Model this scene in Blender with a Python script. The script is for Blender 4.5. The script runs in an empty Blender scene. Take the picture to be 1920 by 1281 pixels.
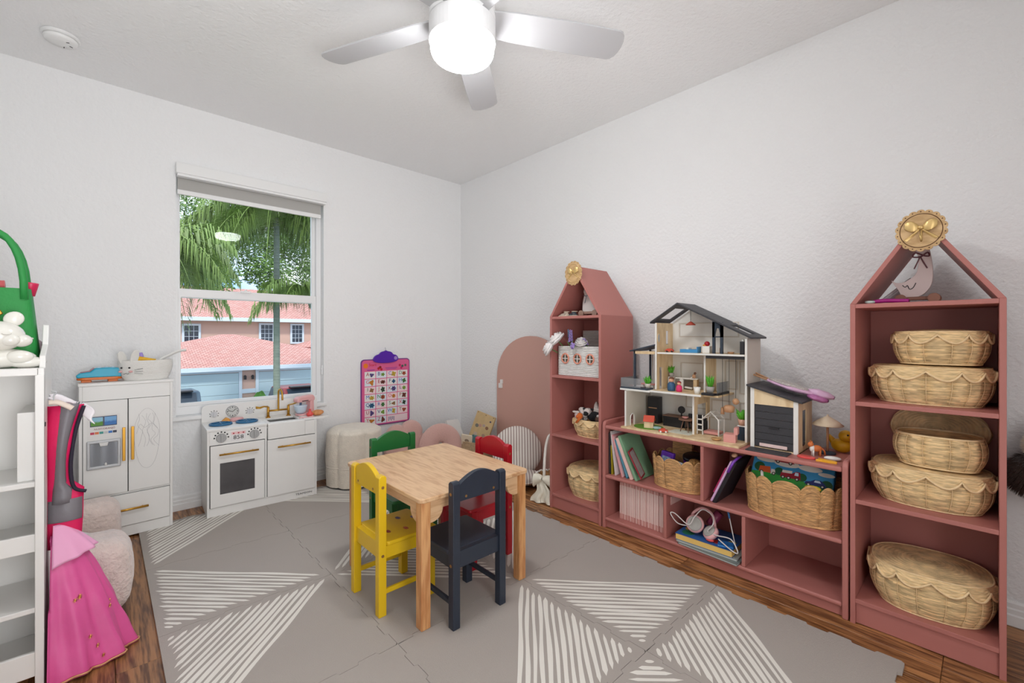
import bpy, bmesh, math, random
from mathutils import Vector, Matrix, noise
random.seed(7)
PI = math.pi
sc = bpy.context.scene
COL = sc.collection

# ------------------------------------------------------------------ camera
cam_d = bpy.data.cameras.new('camera')
cam = bpy.data.objects.new('camera', cam_d)
COL.objects.link(cam)
cam.location = (0, 0, 1.10)
YAW = math.atan2(767, 826)
cam.rotation_euler = (PI/2, 0, -YAW)
cam_d.sensor_width = 36
cam_d.lens = 826/1920*36
cam_d.shift_y = -(640.5-629)/1920
cam_d.clip_start = 0.02
cam_d.clip_end = 300
sc.camera = cam

# ------------------------------------------------------------------ sky, sun, exposure
sc.view_settings.view_transform = 'Standard'
sc.view_settings.look = 'None'
sc.view_settings.exposure = 0.12
sc.view_settings.gamma = 1.0
sc.view_settings.use_curve_mapping = False
w = bpy.data.worlds.new('sky')
sc.world = w
w.use_nodes = True
nt = w.node_tree
for n in list(nt.nodes): nt.nodes.remove(n)
wo = nt.nodes.new('ShaderNodeOutputWorld')
bg = nt.nodes.new('ShaderNodeBackground')
tc = nt.nodes.new('ShaderNodeTexCoord')
mp = nt.nodes.new('ShaderNodeMapping')
mp.inputs['Scale'].default_value = (1, 1, 2.4)
nz = nt.nodes.new('ShaderNodeTexNoise')
nz.inputs['Scale'].default_value = 2.2
nz.inputs['Detail'].default_value = 7
cr = nt.nodes.new('ShaderNodeValToRGB')
cr.color_ramp.elements[0].position = 0.38
cr.color_ramp.elements[0].color = (0.30, 0.55, 0.92, 1)
cr.color_ramp.elements[1].position = 0.58
cr.color_ramp.elements[1].color = (0.92, 0.95, 1, 1)
bg.inputs['Strength'].default_value = 1.7
nt.links.new(tc.outputs['Generated'], mp.inputs['Vector'])
nt.links.new(mp.outputs['Vector'], nz.inputs['Vector'])
nt.links.new(nz.outputs['Fac'], cr.inputs['Fac'])
nt.links.new(cr.outputs['Color'], bg.inputs['Color'])
nt.links.new(bg.outputs['Background'], wo.inputs['Surface'])

sun_d = bpy.data.lights.new('sun', 'SUN')
sun_d.energy = 2.1
sun_d.angle = math.radians(6)
sun_d.color = (1, 0.96, 0.9)
sun = bpy.data.objects.new('sun', sun_d)
COL.objects.link(sun)
sun.rotation_euler = (math.radians(42), 0, math.radians(-25))   # high, from behind this building, onto the house across the street

# added spot behind the camera, brightens the ceiling in place of a strobe
fl_d = bpy.data.lights.new('ceiling_fill_spot', 'SPOT')
fl_d.spot_size = math.radians(112); fl_d.spot_blend = 1.0; fl_d.shadow_soft_size = 0.35; fl_d.energy = 100; fl_d.color = (0.965, 0.985, 1.0)
fill_spot = bpy.data.objects.new('ceiling_fill_spot', fl_d)
COL.objects.link(fill_spot)
fill_spot.location = (0.20, -0.40, 0.95)
fill_spot.rotation_euler = (Vector((0.55, 1.75, 2.556))-fill_spot.location).to_track_quat('-Z', 'Y').to_euler()   # aimed at the middle of the ceiling

# added area lamp in the unseen doorway behind the camera, fills the room
hl_d = bpy.data.lights.new('door_fill_area', 'AREA')
hl_d.shape = 'RECTANGLE'; hl_d.size = 0.92; hl_d.size_y = 2.0; hl_d.energy = 26; hl_d.color = (0.985, 0.99, 1.0)
door_fill = bpy.data.objects.new('door_fill_area', hl_d)
COL.objects.link(door_fill)
door_fill.location = (0.36, -0.93, 1.02)
door_fill.rotation_euler = (math.radians(90), 0, 0)     # faces into the room

# ------------------------------------------------------------------ helpers: materials
def lin(c):
    return tuple(((v/255)/12.92 if v/255 <= 0.04045 else ((v/255+0.055)/1.055)**2.4) for v in c)

MATS = {}
def mat(name, rgb, rough=0.5, metal=0.0, bump=0.0, bscale=60.0, var=0.0, vscale=8.0, emit=0.0, spec=0.5, stretch=None, sheen=0.0, rnd=0.0, detail=4.0):
    """Principled material: colour with noise variation, fine bump."""
    if name in MATS: return MATS[name]
    m = bpy.data.materials.new(name); m.use_nodes = True
    t = m.node_tree; L = t.links; p = t.nodes['Principled BSDF']
    c = lin(rgb) + (1,)
    p.inputs['Base Color'].default_value = c
    p.inputs['Roughness'].default_value = rough
    p.inputs['Metallic'].default_value = metal
    p.inputs['Specular IOR Level'].default_value = spec
    if sheen: p.inputs['Sheen Weight'].default_value = sheen
    if emit:
        p.inputs['Emission Color'].default_value = c
        p.inputs['Emission Strength'].default_value = emit
    co = None
    if bump or var or rnd:
        tcn = t.nodes.new('ShaderNodeTexCoord'); co = tcn.outputs['Object']
        if stretch:
            mpn = t.nodes.new('ShaderNodeMapping'); mpn.inputs['Scale'].default_value = stretch
            L.new(co, mpn.inputs['Vector']); co = mpn.outputs['Vector']
    if var or rnd:
        n = t.nodes.new('ShaderNodeTexNoise'); n.inputs['Scale'].default_value = vscale; n.inputs['Detail'].default_value = detail
        L.new(co, n.inputs['Vector'])
        mr = t.nodes.new('ShaderNodeMapRange')
        mr.inputs['From Min'].default_value = 0.25; mr.inputs['From Max'].default_value = 0.75
        mr.inputs['To Min'].default_value = 1-var; mr.inputs['To Max'].default_value = 1+var*0.6
        L.new(n.outputs['Fac'], mr.inputs['Value'])
        fac = mr.outputs['Result']
        if rnd:
            oi = t.nodes.new('ShaderNodeObjectInfo')
            mr2 = t.nodes.new('ShaderNodeMapRange'); mr2.inputs['To Min'].default_value = 1-rnd; mr2.inputs['To Max'].default_value = 1+rnd*0.6
            L.new(oi.outputs['Random'], mr2.inputs['Value'])
            mu = t.nodes.new('ShaderNodeMath'); mu.operation = 'MULTIPLY'
            L.new(fac, mu.inputs[0]); L.new(mr2.outputs['Result'], mu.inputs[1]); fac = mu.outputs['Value']
        vm = t.nodes.new('ShaderNodeVectorMath'); vm.operation = 'SCALE'
        vm.inputs[0].default_value = c[:3]
        L.new(fac, vm.inputs['Scale'])
        L.new(vm.outputs['Vector'], p.inputs['Base Color'])
    if bump:
        n2 = t.nodes.new('ShaderNodeTexNoise'); n2.inputs['Scale'].default_value = bscale; n2.inputs['Detail'].default_value = 3
        L.new(co, n2.inputs['Vector'])
        b = t.nodes.new('ShaderNodeBump'); b.inputs['Strength'].default_value = bump; b.inputs['Distance'].default_value = 0.01
        L.new(n2.outputs['Fac'], b.inputs['Height']); L.new(b.outputs['Normal'], p.inputs['Normal'])
    MATS[name] = m
    return m

def wood(name, c1, c2, scale=(1, 12, 12), rough=0.45, dist=3.0, wscale=2.2, rnd=0.0, knots=False):
    """Wood grain: distorted bands stretched along one axis."""
    if name in MATS: return MATS[name]
    m = bpy.data.materials.new(name); m.use_nodes = True
    t = m.node_tree; L = t.links; p = t.nodes['Principled BSDF']
    p.inputs['Roughness'].default_value = rough
    tcn = t.nodes.new('ShaderNodeTexCoord')
    oi = t.nodes.new('ShaderNodeObjectInfo')
    ad = t.nodes.new('ShaderNodeVectorMath'); ad.operation = 'MULTIPLY_ADD'
    ad.inputs[1].default_value = (7.3, 5.1, 3.7)
    cmb = t.nodes.new('ShaderNodeCombineXYZ')
    for i in range(3): L.new(oi.outputs['Random'], cmb.inputs[i])
    L.new(cmb.outputs['Vector'], ad.inputs[0]); L.new(tcn.outputs['Object'], ad.inputs[2])
    mpn = t.nodes.new('ShaderNodeMapping'); mpn.inputs['Scale'].default_value = scale
    L.new(ad.outputs['Vector'], mpn.inputs['Vector'])
    n1 = t.nodes.new('ShaderNodeTexNoise'); n1.inputs['Scale'].default_value = wscale; n1.inputs['Detail'].default_value = 5; n1.inputs['Distortion'].default_value = dist*0.2
    L.new(mpn.outputs['Vector'], n1.inputs['Vector'])
    mm = t.nodes.new('ShaderNodeMath'); mm.operation = 'MULTIPLY'; mm.inputs[1].default_value = 22*dist/3
    L.new(n1.outputs['Fac'], mm.inputs[0])
    sn = t.nodes.new('ShaderNodeMath'); sn.operation = 'SINE'; L.new(mm.outputs['Value'], sn.inputs[0])
    n2 = t.nodes.new('ShaderNodeTexNoise'); n2.inputs['Scale'].default_value = wscale*6; n2.inputs['Detail'].default_value = 6
    L.new(mpn.outputs['Vector'], n2.inputs['Vector'])
    mx = t.nodes.new('ShaderNodeMath'); mx.operation = 'MULTIPLY_ADD'; mx.inputs[1].default_value = 0.16; 
    L.new(sn.outputs['Value'], mx.inputs[0]); L.new(n2.outputs['Fac'], mx.inputs[2])
    rp = t.nodes.new('ShaderNodeValToRGB')
    rp.color_ramp.elements[0].position = 0.28; rp.color_ramp.elements[0].color = lin(c1)+(1,)
    rp.color_ramp.elements[1].position = 0.68; rp.color_ramp.elements[1].color = lin(c2)+(1,)
    L.new(mx.outputs['Value'], rp.inputs['Fac'])
    out = rp.outputs['Color']
    if rnd:
        mr2 = t.nodes.new('ShaderNodeMapRange'); mr2.inputs['To Min'].default_value = 1-rnd; mr2.inputs['To Max'].default_value = 1+rnd*0.7
        L.new(oi.outputs['Random'], mr2.inputs['Value'])
        vm = t.nodes.new('ShaderNodeVectorMath'); vm.operation = 'SCALE'
        L.new(out, vm.inputs[0]); L.new(mr2.outputs['Result'], vm.inputs['Scale']); out = vm.outputs['Vector']
    L.new(out, p.inputs['Base Color'])
    b = t.nodes.new('ShaderNodeBump'); b.inputs['Strength'].default_value = 0.12; b.inputs['Distance'].default_value = 0.004
    L.new(n2.outputs['Fac'], b.inputs['Height']); L.new(b.outputs['Normal'], p.inputs['Normal'])
    MATS[name] = m
    return m

def glass(name, tint=(1, 1, 1), ior=1.45, haze=0.0):
    """Thin pane: Fresnel mix of clear transmission and mirror reflection."""
    if name in MATS: return MATS[name]
    m = bpy.data.materials.new(name); m.use_nodes = True
    t = m.node_tree; L = t.links
    for n in list(t.nodes): t.nodes.remove(n)
    o = t.nodes.new('ShaderNodeOutputMaterial')
    tr = t.nodes.new('ShaderNodeBsdfTransparent'); tr.inputs['Color'].default_value = tint + (1,)
    gl = t.nodes.new('ShaderNodeBsdfGlossy'); gl.inputs['Roughness'].default_value = 0.02
    fr = t.nodes.new('ShaderNodeFresnel'); fr.inputs['IOR'].default_value = ior
    mx = t.nodes.new('ShaderNodeMixShader')
    L.new(fr.outputs['Fac'], mx.inputs['Fac']); L.new(tr.outputs['BSDF'], mx.inputs[1]); L.new(gl.outputs['BSDF'], mx.inputs[2])
    last = mx.outputs['Shader']
    if haze:
        df = t.nodes.new('ShaderNodeBsdfDiffuse'); df.inputs['Color'].default_value = (0.8, 0.82, 0.84, 1)
        m2 = t.nodes.new('ShaderNodeMixShader'); m2.inputs['Fac'].default_value = haze
        L.new(last, m2.inputs[1]); L.new(df.outputs['BSDF'], m2.inputs[2]); last = m2.outputs['Shader']
    L.new(last, o.inputs['Surface'])
    MATS[name] = m
    return m

# ------------------------------------------------------------------ helpers: meshes
def V(*a): return Vector(a)

class MB:
    def __init__(s): s.v = []; s.f = []; s.M = None
    def _add(s, vs, fs):
        o = len(s.v)
        if s.M is not None: vs = [s.M @ Vector(p) for p in vs]
        s.v += [tuple(p) for p in vs]
        s.f += [tuple(o+i for i in f) for f in fs]
        return s
    def box(s, x0, x1, y0, y1, z0, z1):
        vs = [(x0,y0,z0),(x1,y0,z0),(x1,y1,z0),(x0,y1,z0),(x0,y0,z1),(x1,y0,z1),(x1,y1,z1),(x0,y1,z1)]
        return s._add(vs, [(0,3,2,1),(4,5,6,7),(0,1,5,4),(1,2,6,5),(2,3,7,6),(3,0,4,7)])
    def cbox(s, c, d):
        return s.box(c[0]-d[0]/2, c[0]+d[0]/2, c[1]-d[1]/2, c[1]+d[1]/2, c[2]-d[2]/2, c[2]+d[2]/2)
    def prism(s, poly, a, b, axis='x'):
        """poly: 2-D outline; extruded from a to b along axis. axis x -> (y,z), y -> (x,z), z -> (x,y)"""
        def P(p, t): return {'x': (t, p[0], p[1]), 'y': (p[0], t, p[1]), 'z': (p[0], p[1], t)}[axis]
        n = len(poly)
        vs = [P(p, a) for p in poly] + [P(p, b) for p in poly]
        fs = [tuple(range(n-1, -1, -1)), tuple(range(n, 2*n))] + [(i, (i+1) % n, n+(i+1) % n, n+i) for i in range(n)]
        return s._add(vs, fs)
    def ring(s, outer, inner, a, b, axis='x'):
        """plate with a hole; outer and inner outlines have the same number of points"""
        def P(p, t): return {'x': (t, p[0], p[1]), 'y': (p[0], t, p[1]), 'z': (p[0], p[1], t)}[axis]
        n = len(outer)
        vs = [P(p, a) for p in outer]+[P(p, a) for p in inner]+[P(p, b) for p in outer]+[P(p, b) for p in inner]
        fs = []
        for i in range(n):
            j = (i+1) % n
            fs += [(i, n+i, n+j, j), (2*n+i, 2*n+j, 3*n+j, 3*n+i), (i, j, 2*n+j, 2*n+i), (n+i, 3*n+i, 3*n+j, n+j)]
        return s._add(vs, fs)
    def cyl(s, p0, p1, r0, r1=None, n=16, caps=True):
        r1 = r0 if r1 is None else r1
        p0 = Vector(p0); p1 = Vector(p1); d = (p1-p0).normalized()
        u = d.orthogonal().normalized(); w_ = d.cross(u)
        vs = []
        for p, r in ((p0, r0), (p1, r1)):
            for i in range(n):
                a = 2*PI*i/n; vs.append(p + u*math.cos(a)*r + w_*math.sin(a)*r)
        fs = [(i, (i+1) % n, n+(i+1) % n, n+i) for i in range(n)]
        if caps: fs += [tuple(range(n-1, -1, -1)), tuple(range(n, 2*n))]
        return s._add(vs, fs)
    def grid(s, fn, nu, nv, cu=False, cv=False):
        vs = [fn(i/(nu if cu else nu-1), j/(nv if cv else nv-1)) for j in range(nv) for i in range(nu)]
        fs = []
        for j in range(nv if cv else nv-1):
            for i in range(nu if cu else nu-1):
                a = j*nu+i; b = j*nu+(i+1) % nu; c = ((j+1) % nv)*nu+(i+1) % nu; d = ((j+1) % nv)*nu+i
                fs.append((a, b, c, d))
        return s._add(vs, fs)
    def lathe(s, prof, c=(0, 0, 0), n=24, caps=True, sx=1, sy=1):
        o = len(prof)
        vs = [(c[0]+r*sx*math.cos(2*PI*i/n), c[1]+r*sy*math.sin(2*PI*i/n), c[2]+z) for r, z in prof for i in range(n)]
        fs = [(j*n+i, j*n+(i+1) % n, (j+1)*n+(i+1) % n, (j+1)*n+i) for j in range(o-1) for i in range(n)]
        if caps: fs += [tuple(range(n-1, -1, -1)), tuple(range((o-1)*n, o*n))]
        return s._add(vs, fs)
    def ball(s, c, r, n=14, m=9):
        if not isinstance(r, (tuple, list)): r = (r, r, r)
        vs = [(c[0], c[1], c[2]-r[2])]
        for j in range(1, m):
            a = -PI/2+PI*j/m
            for i in range(n):
                b = 2*PI*i/n
                vs.append((c[0]+r[0]*math.cos(a)*math.cos(b), c[1]+r[1]*math.cos(a)*math.sin(b), c[2]+r[2]*math.sin(a)))
        vs.append((c[0], c[1], c[2]+r[2])); k = len(vs)-1
        fs = [(0, 1+(i+1) % n, 1+i) for i in range(n)]
        for j in range(m-2):
            for i in range(n):
                fs.append((1+j*n+i, 1+j*n+(i+1) % n, 1+(j+1)*n+(i+1) % n, 1+(j+1)*n+i))
        fs += [(k, 1+(m-2)*n+i, 1+(m-2)*n+(i+1) % n) for i in range(n)]
        return s._add(vs, fs)
    def tube(s, pts, r, n=8, closed=False, flat=None):
        pts = [Vector(p) for p in pts]; N = len(pts)
        rs = r if isinstance(r, (list, tuple)) else [r]*N
        vs = []; u = None
        for i in range(N):
            a = pts[(i-1) % N] if (closed or i > 0) else pts[i]
            b = pts[(i+1) % N] if (closed or i < N-1) else pts[i]
            d = (b-a)
            d = d.normalized() if d.length > 1e-9 else Vector((0, 0, 1))
            if u is None: u = d.orthogonal().normalized()
            else:
                u = u - d*u.dot(d)
                u = u.normalized() if u.length > 1e-6 else d.orthogonal().normalized()
            w_ = d.cross(u)
            for k in range(n):
                t = 2*PI*k/n
                vs.append(pts[i]+u*math.cos(t)*rs[i]+w_*math.sin(t)*rs[i]*(flat or 1))
        fs = []
        for i in range(N if closed else N-1):
            for k in range(n):
                fs.append((i*n+k, i*n+(k+1) % n, ((i+1) % N)*n+(k+1) % n, ((i+1) % N)*n+k))
        if not closed: fs += [tuple(range(n-1, -1, -1)), tuple(range((N-1)*n, N*n))]
        return s._add(vs, fs)
    def mesh(s, name):
        me = bpy.data.meshes.new(name)
        me.from_pydata(s.v, [], s.f); me.update()
        return me
    def build(s, name, material, parent=None, smooth=False, bevel=0.0, seg=2, sub=0, loc=None, rot=None):
        me = s.mesh(name)
        bm = bmesh.new(); bm.from_mesh(me)
        bmesh.ops.recalc_face_normals(bm, faces=bm.faces)
        bm.to_mesh(me); bm.free()
        return link(name, me, material, parent, smooth, bevel, seg, sub, loc, rot)

def link(name, me, material, parent=None, smooth=False, bevel=0.0, seg=2, sub=0, loc=None, rot=None):
    o = bpy.data.objects.new(name, me); COL.objects.link(o)
    if material is not None and not me.materials: me.materials.append(material)
    if parent: o.parent = parent
    if loc: o.location = loc
    if rot: o.rotation_euler = rot
    if smooth:
        me.polygons.foreach_set('use_smooth', [True]*len(me.polygons))
    if bevel:
        b = o.modifiers.new('bevel', 'BEVEL'); b.width = bevel; b.segments = seg; b.limit_method = 'ANGLE'; b.angle_limit = math.radians(40)
    if sub:
        b = o.modifiers.new('smooth', 'SUBSURF'); b.levels = sub; b.render_levels = sub
    return o

def tag(o, label, cat, group=None):
    o['label'] = label; o['category'] = cat
    if group: o['group'] = group
    return o
def thing(name, label, cat, loc=(0, 0, 0), rz=0.0, group=None, rot=None):
    o = bpy.data.objects.new(name, None); COL.objects.link(o)
    o.empty_display_size = 0.05
    o.location = loc; o.rotation_euler = rot if rot else (0, 0, rz)
    return tag(o, label, cat, group)
def struct(o): o['kind'] = 'structure'; return o
def stuff(o): o['kind'] = 'stuff'; return o
def empty(name, loc=(0, 0, 0), rz=0):
    o = bpy.data.objects.new(name, None); COL.objects.link(o); o.location = loc; o.rotation_euler = (0, 0, rz); o.empty_display_size = 0.05
    return o
def cp(src, parent=None, loc=None, rot=None):
    o = src.copy(); COL.objects.link(o)
    if parent: o.parent = parent
    if loc: o.location = loc
    if rot: o.rotation_euler = rot
    return o
def circ(n, r, cx=0, cy=0, ry=None, a0=0):
    return [(cx+r*math.cos(a0+2*PI*i/n), cy+(ry or r)*math.sin(a0+2*PI*i/n)) for i in range(n)]
def rrect(x0, x1, y0, y1, r, n=5):
    out = []
    for cx, cy, a in ((x1-r, y0+r, -PI/2), (x1-r, y1-r, 0), (x0+r, y1-r, PI/2), (x0+r, y0+r, PI)):
        for i in range(n+1):
            t = a+PI/2*i/n; out.append((cx+r*math.cos(t), cy+r*math.sin(t)))
    return out
def bez(p0, p1, p2, p3, n=12):
    out = []
    for i in range(n+1):
        t = i/n; a = (1-t)
        out.append(tuple(a**3*p0[k]+3*a*a*t*p1[k]+3*a*t*t*p2[k]+t**3*p3[k] for k in range(len(p0))))
    return out
def spline(pts, n=8, closed=False):
    """Catmull-Rom through the points"""
    P = [Vector(p) for p in pts]; N = len(P); out = []
    for i in range(N if closed else N-1):
        g = lambda k: P[k % N] if closed else P[max(0, min(N-1, k))]
        a, b, c, d = g(i-1), g(i), g(i+1), g(i+2)
        for j in range(n):
            t = j/n
            out.append(0.5*((2*b)+(c-a)*t+(2*a-5*b+4*c-d)*t*t+(3*b-a-3*c+d)*t**3))
    if not closed: out.append(P[-1])
    return out
def text_mesh(name, body, size, material, parent, loc, rot, align='CENTER', ext=0.0004, xs=1.0):
    cu = bpy.data.curves.new(name, 'FONT'); cu.body = body; cu.size = size; cu.align_x = align; cu.align_y = 'CENTER'; cu.extrude = ext; cu.resolution_u = 2
    ob = bpy.data.objects.new(name, cu); COL.objects.link(ob)
    dg = bpy.context.evaluated_depsgraph_get()
    me = bpy.data.meshes.new_from_object(ob.evaluated_get(dg))
    bpy.data.objects.remove(ob); bpy.data.curves.remove(cu)
    me.name = name
    for v in me.vertices: v.co.x *= xs
    me.materials.clear()
    return link(name, me, material, parent, loc=loc, rot=rot)

GLOBE = 58.0   # lamp brightness of the fan light

# ================================================================== ROOM
XR, YB, XL, YF, ZC = 2.535, 3.458, -0.56, -0.80, 2.556
m_wall = mat('wall_paint', (240, 240, 240), 0.72, bump=0.5, bscale=60, spec=0.3)
m_ceil = mat('ceiling_paint', (246, 246, 246), 0.8, bump=0.45, bscale=55, spec=0.2)
m_trim = mat('trim_paint', (238, 238, 237), 0.35)
m_white = mat('white_lacquer', (236, 235, 232), 0.38, var=0.02, vscale=5)
m_subfloor = mat('subfloor', (60, 42, 30), 0.8)
m_floor = wood('floor_oak', (104, 64, 34), (182, 128, 80), scale=(14, 1.1, 14), rough=0.38, wscale=1.6, rnd=0.26)

fl = struct(MB().box(XL, XR, YF, YB, -0.06, -0.012).build('floor', m_subfloor))
PW = 0.118
xs = []; x = XL
plank_meshes = {}
while x < XR-0.02:
    x1 = min(x+PW, XR); y = YF; first = True
    while y < YB-0.01:
        Lp = random.choice([0.62, 0.9, 1.2]) if not first else random.choice([0.35, 0.62, 0.9])
        first = False
        Lp = min(Lp, YB-y)
        if YB-y-Lp < 0.12: Lp = YB-y
        key = (round(x1-x, 3), round(Lp, 3))
        if key not in plank_meshes:
            me_o = MB().box(0.0006, key[0]-0.0006, 0.0006, key[1]-0.0006, -0.012, 0.0).build('plank', m_floor, fl, bevel=0.0015, seg=1, loc=(x, y, 0))
            plank_meshes[key] = me_o
        else:
            cp(plank_meshes[key], fl, (x, y, 0))
        y += Lp
    x = x1

T = 0.14
OX0, OX1, OZ0, OZ1 = 0.335, 1.24, 0.575, 2.12
wb = struct(MB().ring([(XL-T, 0-0.06), (XR+T, -0.06), (XR+T, ZC), (XL-T, ZC)], [(OX0, OZ0), (OX1, OZ0), (OX1, OZ1), (OX0, OZ1)], YB, YB+T, 'y').build('wall_back', m_wall))
struct(MB().box(XR, XR+T, YF-T, YB, -0.06, ZC).build('wall_right', m_wall))
struct(MB().box(XL-T, XL, YF-T, YB, -0.06, ZC).build('wall_left', m_wall))
DX0, DX1, DZ1 = -0.12, 0.84, 2.04          # unseen doorway behind the camera, added to let the fill lamp in
wf_ = MB(); wf_.box(XL, DX0, YF-T, YF, -0.06, ZC); wf_.box(DX1, XR, YF-T, YF, -0.06, ZC); wf_.box(DX0, DX1, YF-T, YF, DZ1, ZC)
struct(wf_.build('wall_front', m_wall))
dr = struct(empty('door_1_added', (0, YF, 0)))
for x_ in (DX0-0.06, DX1): MB().box(x_, x_+0.06, 0.0, 0.014, 0, DZ1+0.06).build('door_casing', m_trim, dr, bevel=0.003)
MB().box(DX0, DX1, 0.0, 0.014, DZ1, DZ1+0.06).build('door_casing', m_trim, dr, bevel=0.003)
struct(MB().box(-1.2, 2.2, YF-T-1.4, YF-T, -0.06, 0.0).build('floor_added_hall', m_floor))
struct(MB().box(-1.3, 2.3, YF-T-1.5, YF-T, ZC, ZC+0.1).build('ceiling_hall_sun_block', m_ceil))
hw_b = MB(); hw_b.box(-1.3, 2.3, YF-T-1.5, YF-T-1.4, -0.06, ZC); hw_b.box(-1.3, -1.2, YF-T-1.4, YF-T, -0.06, ZC); hw_b.box(2.2, 2.3, YF-T-1.4, YF-T, -0.06, ZC)
hw_b.box(-1.3, XL, YF-T, YF-T+0.02, -0.06, ZC)
struct(hw_b.build('wall_hall_sun_block', m_wall))  # unseen passage box, added and closed to keep the sun out
struct(MB().box(XL-T, XR+T, YF-T, YB+T, ZC, ZC+0.1).build('ceiling', m_ceil))
def base_prof(h=0.092, t=0.016):
    return [(0, 0), (t, 0), (t, h*0.42), (t*0.72, h*0.48), (t*0.72, h*0.66), (t*0.5, h*0.72), (t*0.5, h*0.90), (t*0.25, h), (0, h)]
struct(MB().prism([(YB-a, b) for a, b in base_prof()], XL, XR, 'x').build('baseboard_back', m_trim))
struct(MB().prism([(XR-a, b) for a, b in base_prof()], YF, YB-0.016, 'y').build('baseboard_right', m_trim))
struct(MB().prism([(XL+a, b) for a, b in base_prof()], YF, YB-0.016, 'y').build('baseboard_left', m_trim))

# ---- window
m_vinyl = mat('window_vinyl', (240, 240, 240), 0.35)
m_pane = glass('window_glass', (0.97, 0.985, 0.98), 1.18)
win = struct(empty('window_1', (0, 0, 0)))
YW = YB+0.062
def frame_rect(x0, x1, z0, z1, inn, y0, y1):
    l, r, b, t_ = inn
    return MB().ring([(x0, z0), (x1, z0), (x1, z1), (x0, z1)], [(x0+l, z0+b), (x1-r, z0+b), (x1-r, z1-t_), (x0+l, z1-t_)], y0, y1, 'y')
frame_rect(OX0, OX1, OZ0+0.01, OZ1, (0.018, 0.034, 0.055, 0.03), YW-0.002, YW+0.075).build('frame', m_vinyl, win, bevel=0.003)
frame_rect(OX0+0.018, OX1-0.034, 1.345, OZ1-0.03, (0.012, 0.024, 0.056, 0.02), YW+0.03, YW+0.06).build('upper_sash', m_vinyl, win, bevel=0.003)
frame_rect(OX0+0.018, OX1-0.034, 0.640, 1.402, (0.014, 0.030, 0.022, 0.056), YW+0.004, YW+0.030).build('lower_sash', m_vinyl, win, bevel=0.003)
MB().box(0.362, 1.184, YW+0.044, YW+0.048, 1.396, 2.075).build('upper_pane', m_pane, win)
MB().box(0.362, 1.178, YW+0.015, YW+0.019, 0.657, 1.350).build('lower_pane', m_pane, win)
MB().box(OX0-0.02, OX1+0.02, YB-0.018, YW, OZ0-0.014, OZ0+0.010).build('window_sill', m_trim, win, bevel=0.004)
lk = MB().box(0.70, 0.76, YW-0.012, YW+0.004, 1.395, 1.408); lk.cyl((0.73, YW-0.006, 1.408), (0.73, YW-0.006, 1.416), 0.009, 0.007, 10)
lk.build('sash_lock', m_vinyl, win)
cl = MB().box(OX1-0.008, OX1, YB+0.018, YB+0.036, 0.80, 0.87); cl.cyl((OX1-0.012, YB+0.027, 0.845), (OX1-0.006, YB+0.027, 0.845), 0.006, 0.006, 10)
cl.build('cord_cleat', m_vinyl, win, bevel=0.002)

m_shade = mat('shade_fabric', (178, 176, 172), 0.9, bump=0.2, bscale=400)
rs = thing('roller_shade', 'raised white cassette roller shade across the top of the window', 'shade', (0.79, YB, 2.11))
MB().box(-0.458, 0.458, -0.052, -0.0005, 0.0, 0.067).build('valance', m_trim, rs, bevel=0.004)
MB().box(-0.452, 0.452, -0.046, 0.0, -0.016, 0.0).build('valance_lip', m_vinyl, rs, bevel=0.002)
MB().box(-0.446, 0.430, 0.010, 0.0125, -0.088, -0.004).build('shade_cloth', m_shade, rs)
MB().box(-0.448, 0.432, 0.003, 0.019, -0.118, -0.088).build('bottom_rail', m_trim, rs, bevel=0.004)

# ================================================================== OUTSIDE
ZG = -3.0
m_lawn = mat('lawn', (86, 118, 56), 0.9, var=0.3, vscale=1.2)
m_drive = mat('driveway', (176, 170, 162), 0.9, var=0.08, vscale=0.7)
struct(MB().box(-40, 60, YB+3, 75, ZG-0.2, ZG).build('ground', m_lawn))
struct(MB().box(-6, 22, 15, 25.9, ZG, ZG+0.02).build('driveway', m_drive))
m_stucco = mat('pink_stucco', (214, 178, 162), 0.9, bump=0.2, bscale=6, var=0.05, vscale=0.6)
m_pale = mat('pale_blue_trim', (214, 226, 236), 0.6)
m_gdoor = mat('garage_door_paint', (186, 208, 216), 0.55, var=0.04, vscale=0.8)
m_dark = mat('dark_glass', (52, 62, 74), 0.12)
m_black = mat('black_metal', (36, 36, 40), 0.45)
def roof_mat():
    m = bpy.data.materials.new('terracotta_tile'); m.use_nodes = True
    t = m.node_tree; L = t.links; p = t.nodes['Principled BSDF']; p.inputs['Roughness'].default_value = 0.8
    tcn = t.nodes.new('ShaderNodeTexCoord')
    bk = t.nodes.new('ShaderNodeTexBrick')
    bk.inputs['Color1'].default_value = lin((204, 148, 136))+(1,); bk.inputs['Color2'].default_value = lin((220, 172, 160))+(1,); bk.inputs['Mortar'].default_value = lin((170, 112, 102))+(1,)
    bk.inputs['Scale'].default_value = 1.0; bk.inputs['Brick Width'].default_value = 0.22; bk.inputs['Row Height'].default_value = 0.15; bk.inputs['Mortar Size'].default_value = 0.022
    L.new(tcn.outputs['UV'], bk.inputs['Vector'])
    L.new(bk.outputs['Color'], p.inputs['Base Color'])
    b = t.nodes.new('ShaderNodeBump'); b.inputs['Strength'].default_value = 0.6; b.inputs['Distance'].default_value = 0.04
    L.new(bk.outputs['Fac'], b.inputs['Height']); b.invert = True; L.new(b.outputs['Normal'], p.inputs['Normal'])
    return m
m_roof = roof_mat()
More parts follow.
